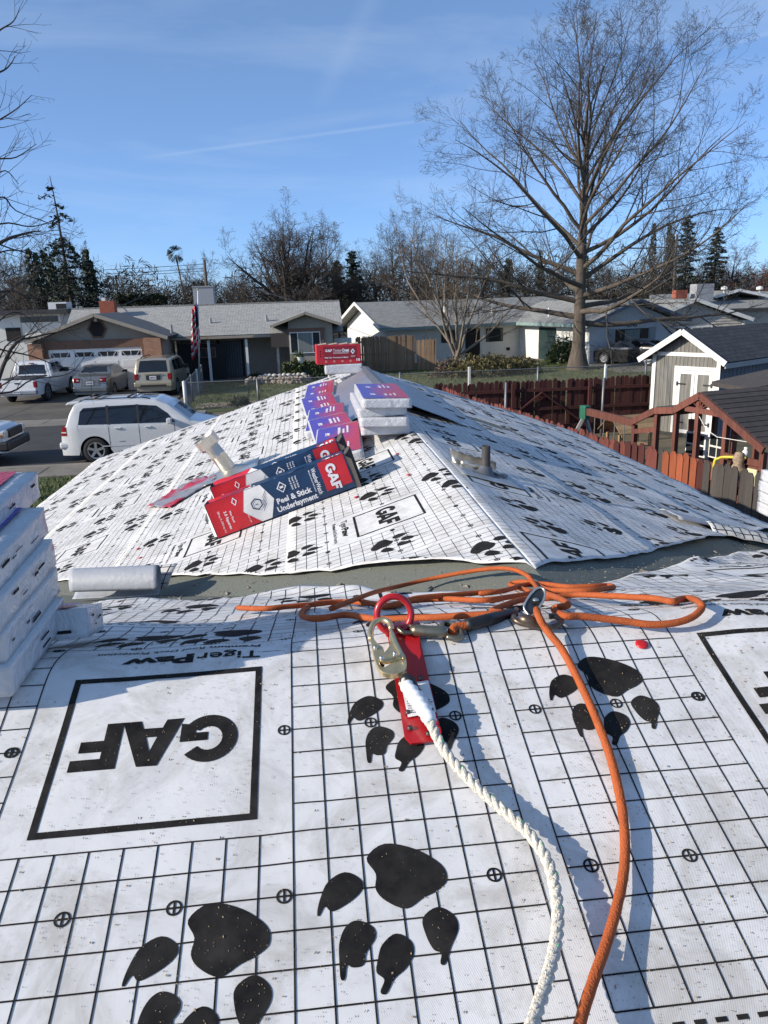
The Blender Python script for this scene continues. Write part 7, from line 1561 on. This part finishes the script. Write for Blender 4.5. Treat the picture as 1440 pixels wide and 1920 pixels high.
def cypress(x, ytop, v, w, lab, group):
    P_ = pv(x, ytop, v); H = P_[2]; t = thing('cypress_tree', lab, 'tree', (P_[0], v, 0), 0, group); rr = random.Random(int(x)); b = MB(); b.tube([(0,0,0),(0,0,H*.9)], [.12,.02], 6); b.build('trunk', M_BARKD, t)
    def f(r_): q = r_.rand()**.8; a = r_.uniform(0, 2*PI); R_ = w*(.25+.75*math.sin(PI*min(1, (1-q)*.62+.0))**.8)*r_.uniform(.5, 1.05); return np.array([R_*math.cos(a), R_*math.sin(a), H*(.03+.97*q)])
    link('crown', leaf_cloud(f, int(70*H), .20, int(x)), M_NEED, t)
for k, (x, y, v) in enumerate(((52, 468, 66), (66, 474, 66), (80, 470, 67), (93, 492, 64), (160, 470, 63), (168, 490, 63), (100, 500, 66))): cypress(x, y, v, .62, 'dark columnar cypress in the row left of the cedar', 'cypresses left of the cedar')
for k, (x, y, v) in enumerate(((1227, 420, 95), (1256, 418, 96), (1262, 440, 97), (951, 485, 98), (957, 487, 98), (938, 508, 97), (1014, 470, 99), (1100, 480, 99))): cypress(x, y, v, .6, 'slim dark cypress behind the white house', 'cypresses behind the white house')
# palm
c = pv(327, 470, 105); t = thing('palm_tree', 'tall thin fan palm beyond the ranch house', 'tree', (c[0]+.6, 105, 0)); b = MB(); b.tube([(0,0,0),(.05,0,c[2]*.5),(-.5,0,c[2]-.5)], [.13,.10,.09], 8); b.build('trunk', M_BARK, t, smooth=True)
rr = random.Random(2); b = MB()
for k in range(46):
    a = rr.uniform(0, 2*PI); e = rr.uniform(-1.1, 1.3); d = Vector((math.cos(a)*math.cos(e), math.sin(a)*math.cos(e), math.sin(e))); o = Vector((-.5, 0, c[2]-.3)); x_ = d.orthogonal().normalized()
    for j in range(5): w_ = (j-2)*.13; b.add([o+d*.35, o+d*1.05+x_*w_*1.6+Vector((0,0,-.15)), o+d*1.1+x_*(w_*1.6+.08)+Vector((0,0,-.2))], [(0,1,2)])
b.build('crown', M_NEED, t)
# lesser bare trees and shrubs standing along the back lots
rr = random.Random(77)
where = ['behind the flat-roofed house', 'beside the cedar', 'over the flat-roofed house wall', 'beyond the first cross-arm pole', 'between the two cross-arm poles', 'right of the fan palm', 'behind the cooler unit', 'left of the rounded oak', 'right of the rounded oak crown', 'under the right side of the oak', 'above the white gable wall', 'left of the multi-stem tree', 'behind the multi-stem tree', 'right of the multi-stem tree', 'behind the white house ridge end', 'behind the white house roof vents', 'left of the big spreading tree', 'behind the big spreading trunk', 'behind the white house wing', 'right of the big trunk', 'beside the slim cypresses', 'between the two firs', '', '', 'under the oak crown', 'beside the pointed fir']
specs = [(15, 470, 70), (110, 455, 74), (20, 520, 56), (215, 545, 90), (250, 540, 92), (345, 520, 96), (375, 500, 92), (450, 520, 88), (610, 445, 92), (585, 480, 88), (700, 470, 96), (735, 440, 90), (770, 420, 84), (800, 455, 92), (840, 470, 96), (905, 485, 92), (985, 500, 96), (1040, 490, 94), (1140, 505, 98), (1195, 495, 96), (1245, 470, 92), (1320, 490, 98), (1378, 470, 92), (1425, 500, 88), (520, 500, 96), (660, 520, 80)]
for k, (x, y, v) in enumerate(specs):
    P_ = pv(x, y, v); red = k in (22, 23)
    bare_tree('bare_tree', 'reddish bare tree behind the siding house' if red else 'bare brown back-lot tree '+where[k], (P_[0], v, 0), P_[2]*1.02, .16+.012*P_[2], (9, 25, 72, .42, .5), [(10, .46, 46, .14, .02, 3, 3, .2), (8, .5, 44, .16, .02, 3, 3, .15), (5, .5, 44, .16, .02, 3, 2, .1)], 100+k, fork=.22, rmin=.013, bark=M_BARKD, twig=mat('twig_red', (.12,.05,.045), rough=.95, var=.2) if red else mat('twig_back%d' % (k % 3), ((.062,.050,.039),(.05,.044,.033),(.07,.055,.043))[k % 3], rough=.95, var=.2), group='reddish trees' if red else 'bare trees along the back lots')
# the far belt of leafless and evergreen growth that reads as one mass
V = []; F_ = []; r_ = np.random.RandomState(9)
N = 110000
X_ = r_.uniform(-95, 110, N); Y_ = r_.uniform(84, 125, N); hh = 6.6+2.2*vnoise(X_*.09, Y_*.06, 61)+1.6*vnoise(X_*.35, Y_*.2, 62); Zq = hh*r_.rand(N)**.7
A_ = r_.normal(0, 1, (N, 3)); A_[:, 2] += .6; A_ /= np.linalg.norm(A_, axis=1)[:, None]; Bq = np.cross(A_, r_.normal(0, 1, (N, 3))); Bq /= np.linalg.norm(Bq, axis=1)[:, None]; S = r_.uniform(.22, .75, N)[:, None]; Cn = np.stack([X_, Y_, np.maximum(.1, Zq)], -1)
VV = np.zeros((N*3, 3)); VV[0::3] = Cn-A_*S; VV[1::3] = Cn+A_*S+Bq*.05; VV[2::3] = Cn+Bq*S*.22
me = bpy.data.meshes.new('tree_belt'); me.from_pydata(VV.tolist(), [], [(3*i, 3*i+1, 3*i+2) for i in range(N)]); me.update()
o = link('tree_belt', me, mat('belt_growth', (.020, .022, .013), rough=.95, var=.5, scale=.12, col2=(.052,.042,.030), detail=3)); tag(o, 'far belt of brown and green trees closing the view', 'trees', kind='stuff')
# clipped hedge row far behind the ranch house
for k in range(9):
    P_ = pv(222+k*10, 552, 82); 
    bush('hedge', 'clipped dark column hedge in the row behind the ranch house', (P_[0], 82, 0), (.42, .42, P_[2]), 500, .2, M_LEAFD, 300+k, box=True, cat='hedge', group='column hedges behind the ranch house', stems=False)
# ---- utility poles and wires
M_POLE = mat('pole_wood', (.09, .07, .055), rough=.95)
def pole(x, ytop, v, lab, arms=2):
    P_ = pv(x, ytop, v); t = thing('utility_pole', lab, 'utility pole', (P_[0], v, 0)); b = MB(); b.tube([(0,0,0),(0,0,P_[2])], [.17,.12], 8); b.build('pole', M_POLE, t, smooth=True)
    for k in range(arms): b = MB(); b.beam((-1.2,0,P_[2]-.35-.9*k),(1.2,0,P_[2]-.35-.9*k),.1,.13); ar = b.build('cross_arm', M_POLE, t)
    for x_ in (-1.05,-.5,.5,1.05):
        if arms: b = MB(); b.lathe([(.05,0),(.06,.1),(0,.2)], 8, (x_,0,P_[2]-.29)); b.build('insulator', M_GREYTRIM, t)
    return P_
pole(217, 517, 120, 'utility pole with cross-arms beyond the chimney'); pole(277, 521, 135, 'farther utility pole with cross-arms left of the palm'); pole(383, 487, 72, 'brown utility pole behind the cooler unit', 0); pole(1270, 440, 80, 'thin utility pole behind the siding house', 0)
def wire(pts, lab, r=.022): 
    b = MB(); b.tube(spline(pts, 6), r, 4); tag(b.build('overhead_wire', M_BLACKP, None), lab, 'wire', 'overhead wires')
for y0, y1, lab in ((506, 495, 'upper overhead wire crossing the sky beside the palm'), (514, 503, 'middle overhead wire beside the palm'), (519, 508, 'lower overhead wire beside the palm')): wire([pv(195, y0, 74), pv(290, (y0+y1)/2+.5, 73), pv(383, y1, 72)], lab)
wire([pv(216, 577, 48.5), pv(262, 559, 55), pv(305, 541, 62)], 'pale service wire rising from the chimney', .02); wire([pv(430, 520, 71), pv(490, 545, 62), pv(552, 565, 50)], 'service wire dropping to the ranch house ridge', .02)

# flat print and fixings that are too small to part singly
for o in COL.objects:
    if o.type == 'MESH' and o.parent and o.name.split('.')[0] in ('lettering', 'label_print', 'dark_marks', 'screw', 'rivet', 'tracer_thread', 'plate_lettering', 'house_number', 'insulator'): o['kind'] = 'stuff'
